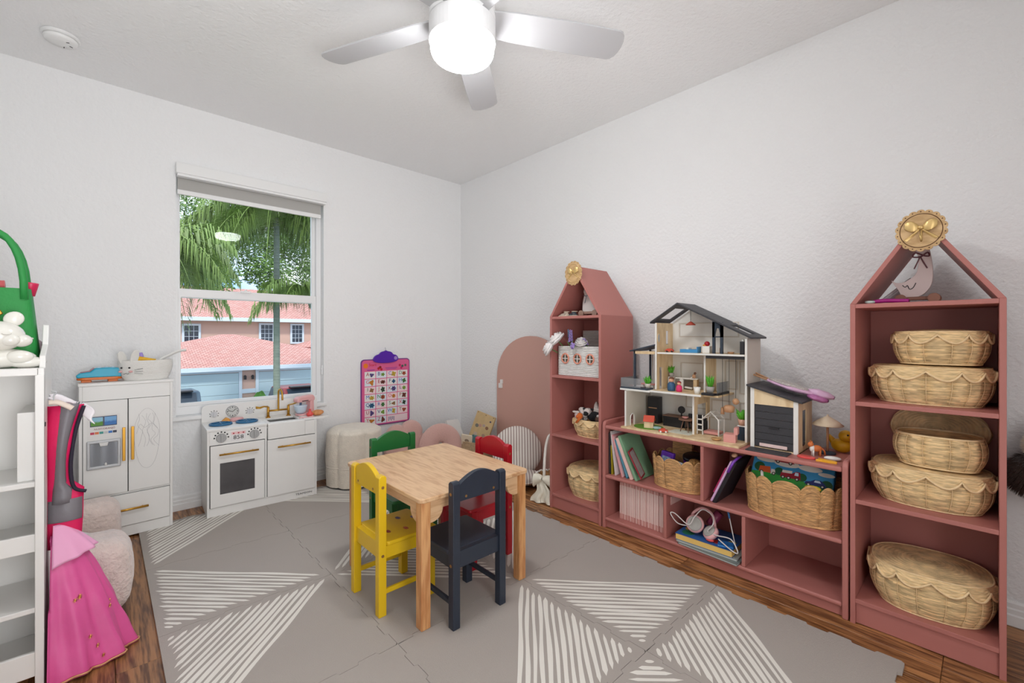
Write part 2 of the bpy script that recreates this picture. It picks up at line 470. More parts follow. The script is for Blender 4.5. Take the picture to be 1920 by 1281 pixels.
def roof_face(mb_faces, name, parent):
    """faces with own UV: u along the eave, v up the slope, in metres"""
    me = bpy.data.meshes.new(name); vs = []; fs = []; uv = []
    for q in mb_faces:
        o = len(vs); q = [Vector(p) for p in q]; vs += q; fs.append(tuple(range(o, o+len(q))))
        n = (q[1]-q[0]).cross(q[-1]-q[0]).normalized()
        u = Vector((0, 0, 1)).cross(n).normalized(); v = n.cross(u)
        uv += [((p-q[0]).dot(u), (p-q[0]).dot(v)) for p in q]
    me.from_pydata(vs, [], fs); me.update()
    l = me.uv_layers.new(name='UVMap')
    for i, c in enumerate(uv): l.data[i].uv = c
    o = link(name, me, m_roof, parent)
    so = o.modifiers.new('thick', 'SOLIDIFY'); so.thickness = 0.08; so.offset = -1
    return o
def casement(parent, x0, x1, z0, z1, y, nx, nz_, t=0.13):
    f = frame_rect(x0-t, x1+t, z0-t, z1+t, (t, t, t, t), y-0.08, y+0.02).build('window', m_pale, parent)
    MB().box(x0, x1, y-0.02, y, z0, z1).build('pane', m_dark, f)
    mm = MB()
    for i in range(1, nx): mm.box(x0+(x1-x0)*i/nx-0.012, x0+(x1-x0)*i/nx+0.012, y-0.04, y-0.02, z0, z1)
    for i in range(1, nz_): mm.box(x0, x1, y-0.04, y-0.02, z0+(z1-z0)*i/nz_-0.012, z0+(z1-z0)*i/nz_+0.012)
    mm.build('muntins', m_pale, f)

gw = thing('garage_wing', 'pink garage wing across the street with terracotta hip roof and pale blue doors', 'building', (5.4, 26, ZG))
def gx(x): return x-5.4
def gz(z): return z-ZG
MB().box(gx(-1.2), gx(12.2), 0, 6.6, 0, gz(-0.50)).build('wall', m_stucco, gw)
roof_face([[(gx(-1.6), -0.5, gz(-0.48)), (gx(12.4), -0.5, gz(-0.48)), (gx(5.75), 4.4, gz(1.16)), (gx(5.05), 4.4, gz(1.16))],
           [(gx(12.4), -0.5, gz(-0.48)), (gx(12.4), 6.9, gz(-0.48)), (gx(5.75), 4.4, gz(1.16))],
           [(gx(12.4), 6.9, gz(-0.48)), (gx(-1.6), 6.9, gz(-0.48)), (gx(5.05), 4.4, gz(1.16)), (gx(5.75), 4.4, gz(1.16))],
           [(gx(-1.6), 6.9, gz(-0.48)), (gx(-1.6), -0.5, gz(-0.48)), (gx(5.05), 4.4, gz(1.16))]], 'roof', gw)
MB().box(gx(-1.6), gx(12.4), -0.52, -0.42, gz(-0.66), gz(-0.46)).build('fascia', m_pale, gw)
MB().box(gx(-1.6), gx(12.4), -0.42, 0.0, gz(-0.64), gz(-0.58)).build('soffit', m_pale, gw)
for x0, x1 in ((0.9, 5.08), (5.98, 10.2)):
    d = MB()
    for k in range(4): d.box(gx(x0), gx(x1), -0.06, 0.0, 0.02+k*0.545, 0.02+k*0.545+0.535)
    d = d.build('garage_door', m_gdoor, gw, bevel=0.012, seg=1)
    t = MB(); t.box(gx(x0)-0.14, gx(x0), -0.09, 0.02, 0, 2.36); t.box(gx(x1), gx(x1)+0.14, -0.09, 0.02, 0, 2.36); t.box(gx(x0), gx(x1), -0.09, 0.02, 2.22, 2.36)
    t.build('door_casing', m_pale, d)
MB().box(gx(5.22), gx(5.84), -0.05, 0.0, 1.12, 1.34).build('stucco_band', m_pale, gw)
for x0 in (5.36, 5.70):
    wl = MB().box(gx(x0)-0.05, gx(x0)+0.05, -0.14, -0.03, 1.83, 1.98); wl.prism([(gx(x0)-0.07, 1.98), (gx(x0)+0.07, 1.98), (gx(x0), 2.06)], -0.15, -0.02, 'y'); wl.box(gx(x0)-0.02, gx(x0)+0.02, -0.03, 0.0, 1.88, 1.96)
    wl.build('wall_lantern', m_black, gw)

mh = thing('main_house', 'pink two storey house wall with terracotta roof behind the garage wing', 'building', (5.4, 36, ZG))
k = 36/31.0
MB().box(-12, 12, 0, 9, 0, gz(2.0*k-0.1)).build('wall', m_stucco, mh)
def hx(x): return x*k-5.4
def hz(z): return (z-1.1)*k+1.1-ZG
casement(mh, hx(3.38), hx(4.04), hz(0.72), hz(1.66), -0.02, 3, 3)
casement(mh, hx(7.26), hx(7.92), hz(0.68), hz(1.76), -0.02, 3, 4)
casement(mh, hx(9.08), hx(9.70), hz(0.66), hz(1.76), -0.02, 3, 4)
roof_face([[(-13, -0.7, hz(2.16)), (13, -0.7, hz(2.16)), (13, 4.5, hz(4.3)), (-13, 4.5, hz(4.3))],
           [(13, 9.7, hz(2.16)), (-13, 9.7, hz(2.16)), (-13, 4.5, hz(4.3)), (13, 4.5, hz(4.3))]], 'roof', mh)
MB().box(-13, 13, -0.74, -0.6, hz(1.94), hz(2.16)).build('fascia', m_pale, mh)
MB().box(-13, 13, -0.6, 0.0, hz(1.94), hz(1.99)).build('soffit', m_pale, mh)
# entry porch roof at the right edge of the view
eb = thing('entry_porch', 'small terracotta porch roof beside the garage roof', 'building', (11.4, 33.2, ZG))
MB().box(-1.2, 1.5, 0.3, 1.7, 0, gz(0.30)).build('wall', m_stucco, eb)
roof_face([[(-1.5, -0.1, gz(0.26)), (1.8, -0.1, gz(0.26)), (0.15, 0.9, gz(0.8))], [(1.8, -0.1, gz(0.26)), (1.8, 1.9, gz(0.26)), (0.15, 0.9, gz(0.8))],
           [(1.8, 1.9, gz(0.26)), (-1.5, 1.9, gz(0.26)), (0.15, 0.9, gz(0.8))], [(-1.5, 1.9, gz(0.26)), (-1.5, -0.1, gz(0.26)), (0.15, 0.9, gz(0.8))]], 'roof', eb)

# ---- plants outside
m_trunk = mat('palm_trunk', (132, 138, 126), 0.9, bump=0.5, bscale=9, stretch=(1, 1, 6), var=0.25, vscale=4)
m_frond = mat('palm_frond', (130, 154, 80), 0.5, var=0.35, vscale=2.2, rnd=0.3)
m_leaf = mat('leaf_green', (118, 148, 76), 0.55, var=0.45, vscale=2.0)
m_hedge = mat('hedge_green', (88, 140, 52), 0.7, var=0.4, vscale=6)
def frond_mb(az, el, L, droop, seed, nl=84, ll=0.55):
    r = random.Random(seed); mb = MB()
    d = Vector((math.cos(az), math.sin(az), 0)); side = Vector((-math.sin(az), math.cos(az), 0))
    rib = []
    for i in range(15):
        t = i/14; rib.append(d*(L*t*(1-0.16*t))+Vector((0, 0, math.tan(el)*L*t*0.8-droop*L*t*t)))
    mb.tube(rib, [0.03*(1-0.85*i/14) for i in range(15)], 5)
    for i in range(nl):
        t = 0.10+0.89*i/nl; f_ = t*14; a = int(f_); b = min(a+1, 14); p = rib[a].lerp(rib[b], f_-a)
        l = ll*(0.35+1.15*math.sin(PI*min(1, t*0.92+0.08)))*r.uniform(0.75, 1.1)
        for sgn in (-1, 1):
            s1 = (side*sgn*r.uniform(0.5, 0.9)+d*r.uniform(0.15, 0.5)+Vector((0, 0, r.uniform(-0.5, 0.15)))).normalized()
            q = p+s1*l*0.45; e = q+(s1*0.3+Vector((0, 0, -1))).normalized()*l*0.6
            wv = d*0.012
            mb._add([p-wv*0.6, p+wv*0.6, q+wv, q-wv, e], [(0, 1, 2, 3), (3, 2, 4)])
    return mb
def palm(name, label, loc, h, r0, fronds, lean=(0, 0)):
    t = thing(name, label, 'tree', loc)
    pts = [(lean[0]*(i/10)**2, lean[1]*(i/10)**2, h*i/10) for i in range(11)]
    MB().tube(pts, [r0*(1.25-0.3*i/10) for i in range(11)], 12).build('trunk', m_trunk, t, smooth=True)
    for i, (az, el, L, dr) in enumerate(fronds):
        frond_mb(az, el, L, dr, i*13+len(label)).build('frond', m_frond, t, loc=(lean[0], lean[1], h))
    return t
rr = random.Random(3)
palm('palm_tree', 'tall slim palm with drooping fronds in front of the garage wing', (3.69, 14, ZG), 7.5, 0.078,
     [(i*0.63+rr.uniform(-.15, .15), rr.uniform(0.25, 1.0), rr.uniform(2.2, 3.0), rr.uniform(0.75, 1.25)) for i in range(54)])
palm('palm_tree', 'palm left of the window view hanging fronds over the garage roof', (0.55, 12.2, ZG), 6.1, 0.09,
     [(i*0.52+rr.uniform(-.15, .15), rr.uniform(0.2, 0.9), rr.uniform(1.7, 2.4), rr.uniform(0.8, 1.3)) for i in range(32)])
palm('palm_tree', 'small palm with bare curved brown stem at right of window view', (5.5, 13.2, ZG), 5.4, 0.06,
     [(i*0.57+rr.uniform(-.15, .15), rr.uniform(0.4, 1.0), rr.uniform(1.2, 1.8), rr.uniform(0.7, 1.1)) for i in range(14)], lean=(-1.25, 0.2))
def leafy(name, label, loc, h, clumps, n, seed, size=0.13, material=None):
    r = random.Random(seed); t = thing(name, label, 'tree', loc)
    tb = MB(); tb.tube([(0, 0, 0), (0.1, 0, h*0.4), (-0.05, 0.1, h*0.8)], [0.16, 0.12, 0.06], 9)
    for c in clumps:
        tb.tube([(-0.05, 0.1, h*0.8), (c[0]*0.5, c[1]*0.5, (h*0.9+c[2])*0.5), (c[0], c[1], c[2])], [0.06, 0.04, 0.015], 6)
    tb.build('trunk', m_trunk, t, smooth=True)
    vs = []; fs = []
    for i in range(n):
        c = clumps[i % len(clumps)]
        d = Vector((r.gauss(0, 1), r.gauss(0, 1), r.gauss(0, 1))).normalized()*(r.random()**0.4)
        p = Vector((c[0]+d.x*c[3], c[1]+d.y*c[3], c[2]+d.z*c[3]*0.8))
        u = Vector((r.gauss(0, 1), r.gauss(0, 1), r.gauss(0, 0.6))).normalized(); w_ = u.orthogonal().normalized()
        s = size*r.uniform(0.7, 1.3); o = len(vs)
        vs += [p, p+u*s*0.5+w_*s*0.28, p+u*s, p+u*s*0.5-w_*s*0.28]; fs.append((o, o+1, o+2, o+3))
    me = bpy.data.meshes.new('foliage'); me.from_pydata(vs, [], fs); me.update()
    stuff(link('foliage', me, material or m_leaf, t))
    return t
leafy('shade_tree', 'broad leafy green tree filling the upper left of the window', (1.2, 19, ZG), 6.2,
      [(0.9, 0, 6.6, 1.2), (2.0, 0.2, 7.6, 1.3), (1.6, -0.3, 6.3, 0.9), (3.0, 0.3, 8.0, 1.2), (1.2, 0.2, 8.6, 1.3), (3.4, 0, 6.6, 0.9)], 11000, 5)
leafy('shade_tree', 'leafy green tree behind the slim palm at right of window view', (8.2, 20, ZG), 6.0,
      [(-1.6, 0, 7.0, 1.0), (-0.5, 0, 6.6, 1.1), (-1.9, 0.3, 8.3, 1.1), (-0.3, 0, 8.0, 1.1), (-2.9, 0, 7.8, 0.9)], 8500, 9)
hb_ = tag(MB().grid(lambda u, v: (lambda a, b, q: (0.56*math.cos(a)*math.cos(b)*q, 0.30*math.sin(a)*math.cos(b)*q, max(0, 1.15*math.sin(b)*q)))(2*PI*u, PI/2*v, 1+0.12*noise.noise(Vector((math.cos(2*PI*u)*3, math.sin(2*PI*u)*3, v*5)))), 40, 14, cu=True).build('hedge', m_hedge, smooth=True, loc=(5.95, 25.5, ZG)), 'clipped green hedge between the two garage doors', 'hedge')

# ---- two parked vehicles seen over the kitchen
m_carA = mat('car_grey', (88, 104, 116), 0.3, metal=0.3)
m_carB = mat('car_red', (150, 66, 66), 0.3, metal=0.2)
m_tail = mat('tail_lamp_red', (206, 60, 56), 0.3)
def car(label, loc, rz, paint, z=0):
    c = thing('car', label, 'car', loc, rz)
    body = [(-2.2, 0.35), (2.2, 0.35), (2.25, 0.75), (2.0, 0.95), (1.0, 1.05), (0.4, 1.62), (-1.4, 1.68), (-2.0, 1.15), (-2.25, 1.0)]
    MB().prism(body, -0.88, 0.88, 'y').build('body', paint, c, bevel=0.09, seg=3, smooth=False)
    g = MB(); g.prism([(0.92, 1.08), (0.38, 1.55), (-1.35, 1.60), (-1.85, 1.16)], -0.89, 0.89, 'y')
    g.build('windows', m_dark, c)
    g = MB(); g.prism([(-1.93, 1.18), (-1.50, 1.60), (-1.52, 1.62), (-1.97, 1.19)], -0.74, 0.74, 'y'); g.build('rear_window', m_dark, c)
    MB().box(-1.75, -1.35, -0.62, 0.62, 1.66, 1.72).build('spoiler', m_black, c, bevel=0.02)
    for s in (-1, 1):
        MB().box(-2.27, -2.16, s*0.80-0.08, s*0.80+0.08, 0.86, 1.02).build('tail_lamp', m_tail, c)
        for xx in (-1.4, 1.4):
            MB().cyl((xx, s*0.74, 0.33), (xx, s*0.92, 0.33), 0.33, n=20).build('wheel', m_black, c)
    return c
car('dark grey car parked before the left garage door', (2.05, 23.5, ZG+0.02), PI/2, m_carA).scale = (1, 1, 1.08)
car('dull red car parked before the right garage door', (6.75, 22.75, ZG+0.02), PI/2, m_carB).scale = (1, 1, 1.04)

# ================================================================== PINK SHELVES ALONG THE RIGHT WALL
m_pink = mat('dusty_pink_paint', (180, 114, 106), 0.5, var=0.03, vscale=3)
X0, X1 = 2.10, 2.44
PT = 0.016
def tower(label, y0, y1, open_roof):
    yc = (y0+y1)/2; hw = (y1-y0)/2
    t = thing('house_bookcase', label, 'bookcase', (X0, yc, 0), group='house shaped pink bookcases')
    D = X1-X0; ze = 1.219; za = 1.523
    for s in (-1, 1):
        MB().box(0, D, min(s*hw, s*(hw-PT)), max(s*hw, s*(hw-PT)), 0, ze).build('side_panel', m_pink, t, bevel=0.0012)
        dz = PT*1.25
        poly = [(s*hw, ze), (0, za), (0, za-dz*1.25), (s*(hw-PT*1.15), ze)]
        MB().prism(poly, 0, D, 'x').build('roof_panel', m_pink, t, bevel=0.001)
    for z in (1.203, 0.832, 0.459, 0.080):
        MB().box(0.002, D-0.006, -hw+PT, hw-PT, z, z+PT).build('shelf', m_pink, t, bevel=0.0012)
    if open_roof: back = [(-hw+PT, 0.02), (hw-PT, 0.02), (hw-PT, 1.203), (-hw+PT, 1.203)]
    else: back = [(-hw+PT, 0.02), (hw-PT, 0.02), (hw-PT, ze), (0, za-PT*1.6), (-hw+PT, ze)]
    MB().prism(back, D-0.006, D, 'x').build('back_panel', m_pink, t)
    MB().box(0.012, 0.026, -hw+PT, hw-PT, 0.002, 0.080).build('toe_kick', m_pink, t, bevel=0.001)
    return t
tower('tall pink house bookcase in the corner with closed back to its roof', 1.510, 1.905, False)
tower('tall pink house bookcase with open triangular roof, nearest the camera', -0.044, 0.356, True)

# ---- long low shelf
LY0, LY1 = 0.362, 1.502
ls = thing('low_bookcase', 'long low pink bookcase between the two house bookcases', 'bookcase', (X0, (LY0+LY1)/2, 0))
c_ = (LY0+LY1)/2
LD = 0.33
def lyy(y): return y-c_
for s, y in ((-1, LY0), (1, LY1)):
    a, b = (y, y+0.020) if s < 0 else (y-0.020, y)
    # end board with a rounded front upper corner
    pr = [(0, 0), (LD, 0), (LD, 0.612)] + [(0.030-0.030*math.sin(PI/2*i/6), 0.582+0.030*math.cos(PI/2*i/6)) for i in range(7)]
    MB().prism(pr, lyy(a), lyy(b), 'y').build('end_panel', m_pink, ls, bevel=0.005, seg=3)
for z, t_ in ((0.567, 0.020), (0.287, 0.018), (0.044, 0.018)):
    MB().box(0.0, LD-0.008, lyy(LY0+0.020), lyy(LY1-0.020), z, z+t_).build('shelf', m_pink, ls, bevel=0.007, seg=3)
MB().box(0.004, LD-0.008, lyy(0.921), lyy(0.937), 0.305, 0.567).build('divider', m_pink, ls, bevel=0.003)
MB().box(0.004, LD-0.008, lyy(1.111), lyy(1.127), 0.062, 0.287).build('divider', m_pink, ls, bevel=0.003)
MB().box(0.004, LD-0.008, lyy(0.734), lyy(0.750), 0.062, 0.287).build('divider', m_pink, ls, bevel=0.003)
MB().box(LD-0.008, LD-0.002, lyy(LY0+0.012), lyy(LY1-0.012), 0.02, 0.575).build('back_panel', m_pink, ls)
MB().box(0.018, 0.032, lyy(LY0+0.020), lyy(LY1-0.020), 0.003, 0.044).build('toe_kick', m_pink, ls, bevel=0.001)

# ================================================================== WICKER
m_wick = mat('wicker_straw', (238, 206, 154), 0.6, var=0.40, vscale=26, stretch=(1, 1, 8), spec=0.4, detail=2)
m_wick2 = mat('wicker_honey', (214, 166, 112), 0.6, var=0.45, vscale=30, stretch=(1, 1, 7), spec=0.4, detail=2)
m_wickrim = mat('wicker_rim', (242, 212, 164), 0.55, var=0.15, vscale=60)
def add_tone(m):
    # each cane has its own tone, stored on the mesh
    t = m.node_tree; L = t.links; p = t.nodes['Principled BSDF']; src = p.inputs['Base Color'].links[0].from_socket
    at = t.nodes.new('ShaderNodeAttribute'); at.attribute_name = 'tone'
    ad = t.nodes.new('ShaderNodeMath'); ad.operation = 'ADD'; ad.inputs[1].default_value = 1.0
    vm = t.nodes.new('ShaderNodeVectorMath'); vm.operation = 'SCALE'
    L.new(at.outputs['Fac'], ad.inputs[0]); L.new(src, vm.inputs[0]); L.new(ad.outputs['Value'], vm.inputs['Scale']); L.new(vm.outputs['Vector'], p.inputs['Base Color'])
add_tone(m_wick); add_tone(m_wick2)
def cane_tone(o, rows, segs, per_row, nu, seed=1, amt=0.30):
    rt = random.Random(seed); tab = [[rt.uniform(-amt, amt*0.45) for _ in range(segs)] for _ in range(rows+1)]
    n = len(o.data.vertices); at = o.data.attributes.new('tone', 'FLOAT', 'POINT'); vals = [0.0]*n
    for i in range(min(n, nu*(rows*per_row+1))):
        j, k_ = divmod(i, nu); row = j//per_row; vals[i] = tab[row][int((k_/nu*segs+row*0.37)) % segs]
    at.data.foreach_set('value', vals)
    return o
def sup(t, a, b, n):
    c = math.cos(t); s = math.sin(t)
    return (a*math.copysign(abs(c)**(2/n), c), b*math.copysign(abs(s)**(2/n), s))
def weave(mb, prof, a, b, n, rows, stakes, amp=0.0021, top=None, per=12, flute=0.0, checker=0.5):
    """woven wall: prof(v)->(z, scale). Horizontal strands pass in front of and behind the stakes."""
    nv = rows*4+1; nu = stakes*per; wp = (0.0, 0.16, 0.5, 0.84); pf_ = (0.0, 0.80, 1.0, 0.80)
    def fn(u, v):
        k_ = int(round(v*rows*4)); row, q4 = divmod(k_, 4); z, sc_ = prof(min(1.0, (row+wp[q4])/rows)); t = 2*PI*u
        g = (0.5+0.5*math.cos(stakes*t))**1.6; sg = 1 if row % 2 else -1
        d = (0.0007+0.0052*g)*((pf_[q4] if q4 in (0, 2) else pf_[q4]-0.42*g)-1.0) + 0.0012*(1-g) + 0.0006*g*sg*math.sin(stakes*t)
        x, y = sup(t, a*sc_, b*sc_, n); q = math.hypot(x, y)
        if top is not None: z *= top(t)
        return (x*(1+d/q), y*(1+d/q), z)
    mb.grid(fn, nu, nv, cu=True)
    return mb
def stake_lines(parent, prof, a, b, n, stakes, m=None):
    """pale upright canes between the flutes"""
    mb = MB()
    for i in range(stakes):
        t = 2*PI*i/stakes; pts = []
        for j in range(9):
            z, s_ = prof(0.02+0.96*j/8); x, y = sup(t, a*s_, b*s_, n); q = math.hypot(x, y); pts.append((x*(1+0.0004/q), y*(1+0.0004/q), z))
        mb.tube(pts, 0.0010, 5)
    return mb.build('stakes', m or m_wickrim, parent, smooth=True)
def disc(mb, a, b, n, z, dome=0.0, rings=12, nu=96, amp=0.001):
    def fn(u, v):
        v = max(v, 0.001); x, y = sup(2*PI*u, a*v, b*v, n)
        return (x, y, z+dome*(1-v*v)+amp*math.sin(v*rings*2*PI)+amp*0.6*math.sin(u*2*PI*40)*v)
    return mb.grid(fn, nu, rings*4, cu=True)
def lid(parent, a, b, n, z, drop, scal, nsc, flare=0.06, dome=0.008, offs=0.0):
    """flat oval lid with a scalloped woven skirt and a cane edge"""
    top = disc(MB(), a*1.0, b*1.0, n, z, dome).build('lid', m_wick, parent, smooth=True)
    def edge(t): return z-drop-scal*abs(math.sin(nsc*t/2+offs))**0.75
    sk = MB(); nu = 16*nsc; nv = 17
    def fn(u, v):
        t = 2*PI*u; ze = edge(t); s_ = 1+flare*v**0.7
        x, y = sup(t, a*s_, b*s_, n)
        d = 0.0016*math.sin(v*4*2*PI+(PI if int(u*nsc*4) % 2 else 0)); q = math.hypot(x, y)
        return (x*(1+d/q), y*(1+d/q), z+(ze-z)*v)
    sk.grid(fn, nu, nv, cu=True)
    sk = sk.build('scalloped_skirt', m_wick, top, smooth=True)
    so = sk.modifiers.new('thick', 'SOLIDIFY'); so.thickness = 0.003
    pts = []
    for i in range(nsc*10):
        t = 2*PI*i/(nsc*10); x, y = sup(t, a*(1+flare), b*(1+flare), n); pts.append((x, y, edge(t)))
    MB().tube(pts, 0.0040, 6, closed=True).build('scallop_edge', m_wickrim, top, smooth=True)
    pts = [(*sup(2*PI*i/90, a, b, n), z) for i in range(90)]
    MB().tube(pts, 0.0026, 6, closed=True).build('lid_rim', m_wickrim, top, smooth=True)
    return top
def bulge(h, bot=0.82, mid=1.0, topf=0.93):
    def prof(v):
        s_ = bot*(1-v)**2+2*v*(1-v)*(mid*1.12)+topf*v*v
        return (h*v, s_)
    return prof
def inner(mb, a, b, n, h, topf=0.9, botf=0.78):
    def fn(u, v):
        x, y = sup(2*PI*u, a*(botf+(topf-botf)*v), b*(botf+(topf-botf)*v), n); return (x, y, 0.006+(h-0.006)*v)
    mb.grid(fn, 60, 8, cu=True); disc(mb, a*botf, b*botf, n, 0.006, 0, 4, 60)
    return mb
def basket(label, loc, a, b, h, rz=0, closed=True, drop=0.012, scal=0.03, nsc=14, rows=None, stakes=None, n=2.5, group=None, flare=0.09, ro=None):
    t = thing('wicker_basket', label, 'basket', loc, rz, group)
    rows = rows or int(h/0.0056); stakes = stakes or int(2*PI*math.sqrt((a*a+b*b)/2)/0.047)
    m = weave(MB(), bulge(h), a, b, n, rows, stakes)
    m.grid(lambda u, v: (*sup(2*PI*u, a*0.82*max(v, .01), b*0.82*max(v, .01), n), 0.0), 40, 3, cu=True)
    cane_tone(m.build('woven_body', m_wick, t, smooth=True), rows, stakes, 4, stakes*12, len(label))
    stake_lines(t, bulge(h), a, b, n, stakes)
    MB().tube([(*sup(2*PI*i/90, a*0.835, b*0.835, n), 0.003) for i in range(90)], 0.003, 6, closed=True).build('base_rim', m_wickrim, t, smooth=True)
    if closed: lid(t, a*0.955, b*0.955, n, h+0.003, drop, scal, nsc, flare, offs=ro or 0)
    else:
        inner(MB(), a, b, n, h).build('inside', m_wick2, t, smooth=True)
        MB().tube([(*sup(2*PI*i/90, a*0.925, b*0.925, n), h) for i in range(90)], 0.004, 6, closed=True).build('rim', m_wickrim, t, smooth=True)
    return t
GB = 'oval wicker baskets with scalloped lids'
# baskets: a is along x (depth), b along y (width)
basket('large scalloped lid basket on the upper shelf of the nearest bookcase', (2.275, 0.146, 0.848), 0.135, 0.168, 0.132, group=GB)
basket('smaller scalloped lid basket stacked on top of a larger one, upper shelf', (2.275, 0.118, 0.848+0.132+0.0135), 0.105, 0.130, 0.117, nsc=12, group=GB)
basket('large scalloped lid basket with an open basket standing on it', (2.275, 0.146, 0.475), 0.135, 0.168, 0.132, group=GB)
basket('small oval wicker basket without lid on the middle shelf', (2.262, 0.121, 0.475+0.132+0.0135), 0.100, 0.126, 0.115, closed=False, group=GB)
basket('lowest scalloped lid basket on bottom shelf of the nearest bookcase', (2.262, 0.146, 0.096), 0.150, 0.172, 0.150, rz=0.10, group=GB)
# the spare lid leaning behind the open basket
sl = thing('basket_lid', 'loose oval wicker lid leaning behind the open basket', 'lid', (2.392, 0.130, 0.648), rot=(0, -1.36, 0))
disc(MB(), 0.085, 0.140, 2.5, 0.0, 0.008).build('woven_top', m_wick, sl, smooth=True, loc=(0.085, 0, 0))
MB().tube([(0.085+0.085*math.cos(2*PI*i/60), 0.140*math.sin(2*PI*i/60), 0) for i in range(60)], 0.0035, 6, closed=True).build('lid_rim', m_wickrim, sl, smooth=True)
sk = MB(); sk.grid(lambda u, v: (0.085+(0.085*(1+0.05*v))*math.cos(2*PI*u), 0.14*(1+0.05*v)*math.sin(2*PI*u), -v*(0.012+0.016*abs(math.sin(6*2*PI*u))**0.7)), 168, 7, cu=True)
sk.build('scalloped_skirt', m_wick, sl, smooth=True)
# corner bookcase
basket('scalloped lid basket on the bottom shelf of the corner bookcase', (2.285, 1.690, 0.096), 0.150, 0.160, 0.165, nsc=14, scal=0.028, group=GB)
tb = thing('toy_basket', 'open wicker basket with scalloped collar full of soft toys', 'basket', (2.262, 1.665, 0.475))
stake_lines(tb, bulge(0.105, 0.80, 1.0, 0.98), 0.118, 0.132, 2.4, 17)
weave(MB(), bulge(0.105, 0.80, 1.0, 0.98), 0.118, 0.132, 2.4, 19, 17).build('woven_body', m_wick, tb, smooth=True)
cane_tone(bpy.data.objects['toy_basket'].children[-1], 19, 17, 4, 17*12, 3)
inner(MB(), 0.118, 0.132, 2.4, 0.105, 0.95, 0.75).build('inside', m_wick2, tb, smooth=True)
MB().tube([(*sup(2*PI*i/80, 0.100, 0.112, 2.4), 0.003) for i in range(80)], 0.003, 6, closed=True).build('base_rim', m_wickrim, tb, smooth=True)
def collar(parent, a, b, n, z, drop, scal, nsc, flare):
    edge = lambda t: z-drop-scal*abs(math.sin(nsc*t/2))**0.75
    c = MB(); c.grid(lambda u, v: (*sup(2*PI*u, a*(1+flare*v**0.7), b*(1+flare*v**0.7), n), z+(edge(2*PI*u)-z)*v+0.0008*math.sin(80*2*PI*u)), nsc*14, 9, cu=True)
    c = c.build('scalloped_collar', m_wick, parent, smooth=True); so = c.modifiers.new('thick', 'SOLIDIFY'); so.thickness = 0.003
    MB().tube([(*sup(2*PI*i/(nsc*10), a*(1+flare), b*(1+flare), n), edge(2*PI*i/(nsc*10))) for i in range(nsc*10)], 0.0026, 6, closed=True).build('scallop_edge', m_wickrim, c, smooth=True)
collar(tb, 0.116, 0.130, 2.4, 0.108, 0.010, 0.028, 12, 0.09)

# scalloped rattan bins with tall petals
def petal_bin(label, loc, a, b, h, npet, rz=0):
    t = thing('rattan_bin', label, 'basket', loc, rz)
    topf = lambda tt: 1.0
    rows = int(h/0.0058); nu = npet*20
    def edge(tt): return h-0.030+0.030*abs(math.cos(npet*tt/2))**0.65
    def fn(u, v):
        tt = 2*PI*u; row = int(v*rows); ph = (v*rows) % 1
        s_ = 0.93+0.07*v
        x, y = sup(tt, a*s_, b*s_, 2.6); q = math.hypot(x, y)
        w_ = math.cos(npet*4*tt+(PI if row % 2 else 0))
        d = (0.0012+0.0022*(0.5+0.5*math.cos(npet*2*tt)))*(math.sin(PI*ph)**0.6-1)+0.0008*w_+0.005*abs(math.cos(npet*tt/2))**0.6
        return (x*(1+d/q), y*(1+d/q), edge(tt)*v)
    cane_tone(MB().grid(fn, nu, rows*4+1, cu=True).build('woven_body', m_wick2, t, smooth=True), rows, npet*3, 4, nu, len(label), 0.26)
    MB().grid(lambda u, v: (*sup(2*PI*u, a*(0.88+0.06*v), b*(0.88+0.06*v), 2.6), 0.004+(edge(2*PI*u)-0.006)*v), nu, 8, cu=True).build('inside', m_wick2, t, smooth=True)
    m_ = MB(); disc(m_, a*0.92, b*0.92, 2.6, 0.004, 0, 4, 60); m_.build('floor_panel', m_wick2, t, smooth=True)
    pts = []
    for i in range(nu):
        tt = 2*PI*i/nu; x, y = sup(tt, a*0.985, b*0.985, 2.6); pts.append((x, y, edge(tt)))
    MB().tube(pts, 0.0034, 6, closed=True).build('petal_rim', m_wick2, t, smooth=True)
    MB().tube([(*sup(2*PI*i/90, a*0.945, b*0.945, 2.6), 0.004) for i in range(90)], 0.004, 6, closed=True).build('base_rim', m_wick2, t, smooth=True)
    return t
petal_bin('petal edged rattan bin of purple toys on the low bookcase', (2.255, 1.092, 0.305), 0.125, 0.150, 0.160, 14)
petal_bin('wide petal edged rattan bin holding a printed toy case', (2.258, 0.580, 0.305), 0.135, 0.192, 0.172, 16)

# woven white bin with little windows
m_paper = mat('white_paper_weave', (236, 234, 230), 0.8, bump=0.6, bscale=90, stretch=(1, 1, 3), var=0.08, vscale=30)
m_coral = mat('coral_cord', (226, 148, 124), 0.7)
m_bark = mat('dark_inside', (92, 80, 68), 0.8)
wbn = thing('woven_bin', 'white woven bin with three round coral windows', 'bin', (2.262, 1.703, 0.848))
def cord_wall(y0, y1, x, z0, z1, holes=None, nrow=18, along='y'):
    mb = MB()
    for r_ in range(nrow):
        z = z0+(z1-z0)*(r_+0.5)/nrow; hr = (z1-z0)/nrow*0.56
        segs = [(y0, y1)]
        if holes: segs = holes(z)
        for a, b in segs:
            npt = max(3, int((b-a)/0.012)); 
            pts = []
            for i in range(npt+1):
                yy = a+(b-a)*i/npt; dx = 0.0018*math.sin(i*PI+r_*PI+0.5)
                pts.append((x+dx, yy, z) if along == 'y' else (yy, x+dx, z))
            mb.tube(pts, hr, 5, flat=0.8)
    return mb
W = 0.158
cord_wall(-W, W, -0.125, 0.0, 0.185).build('front_wall', m_paper, wbn, smooth=True)
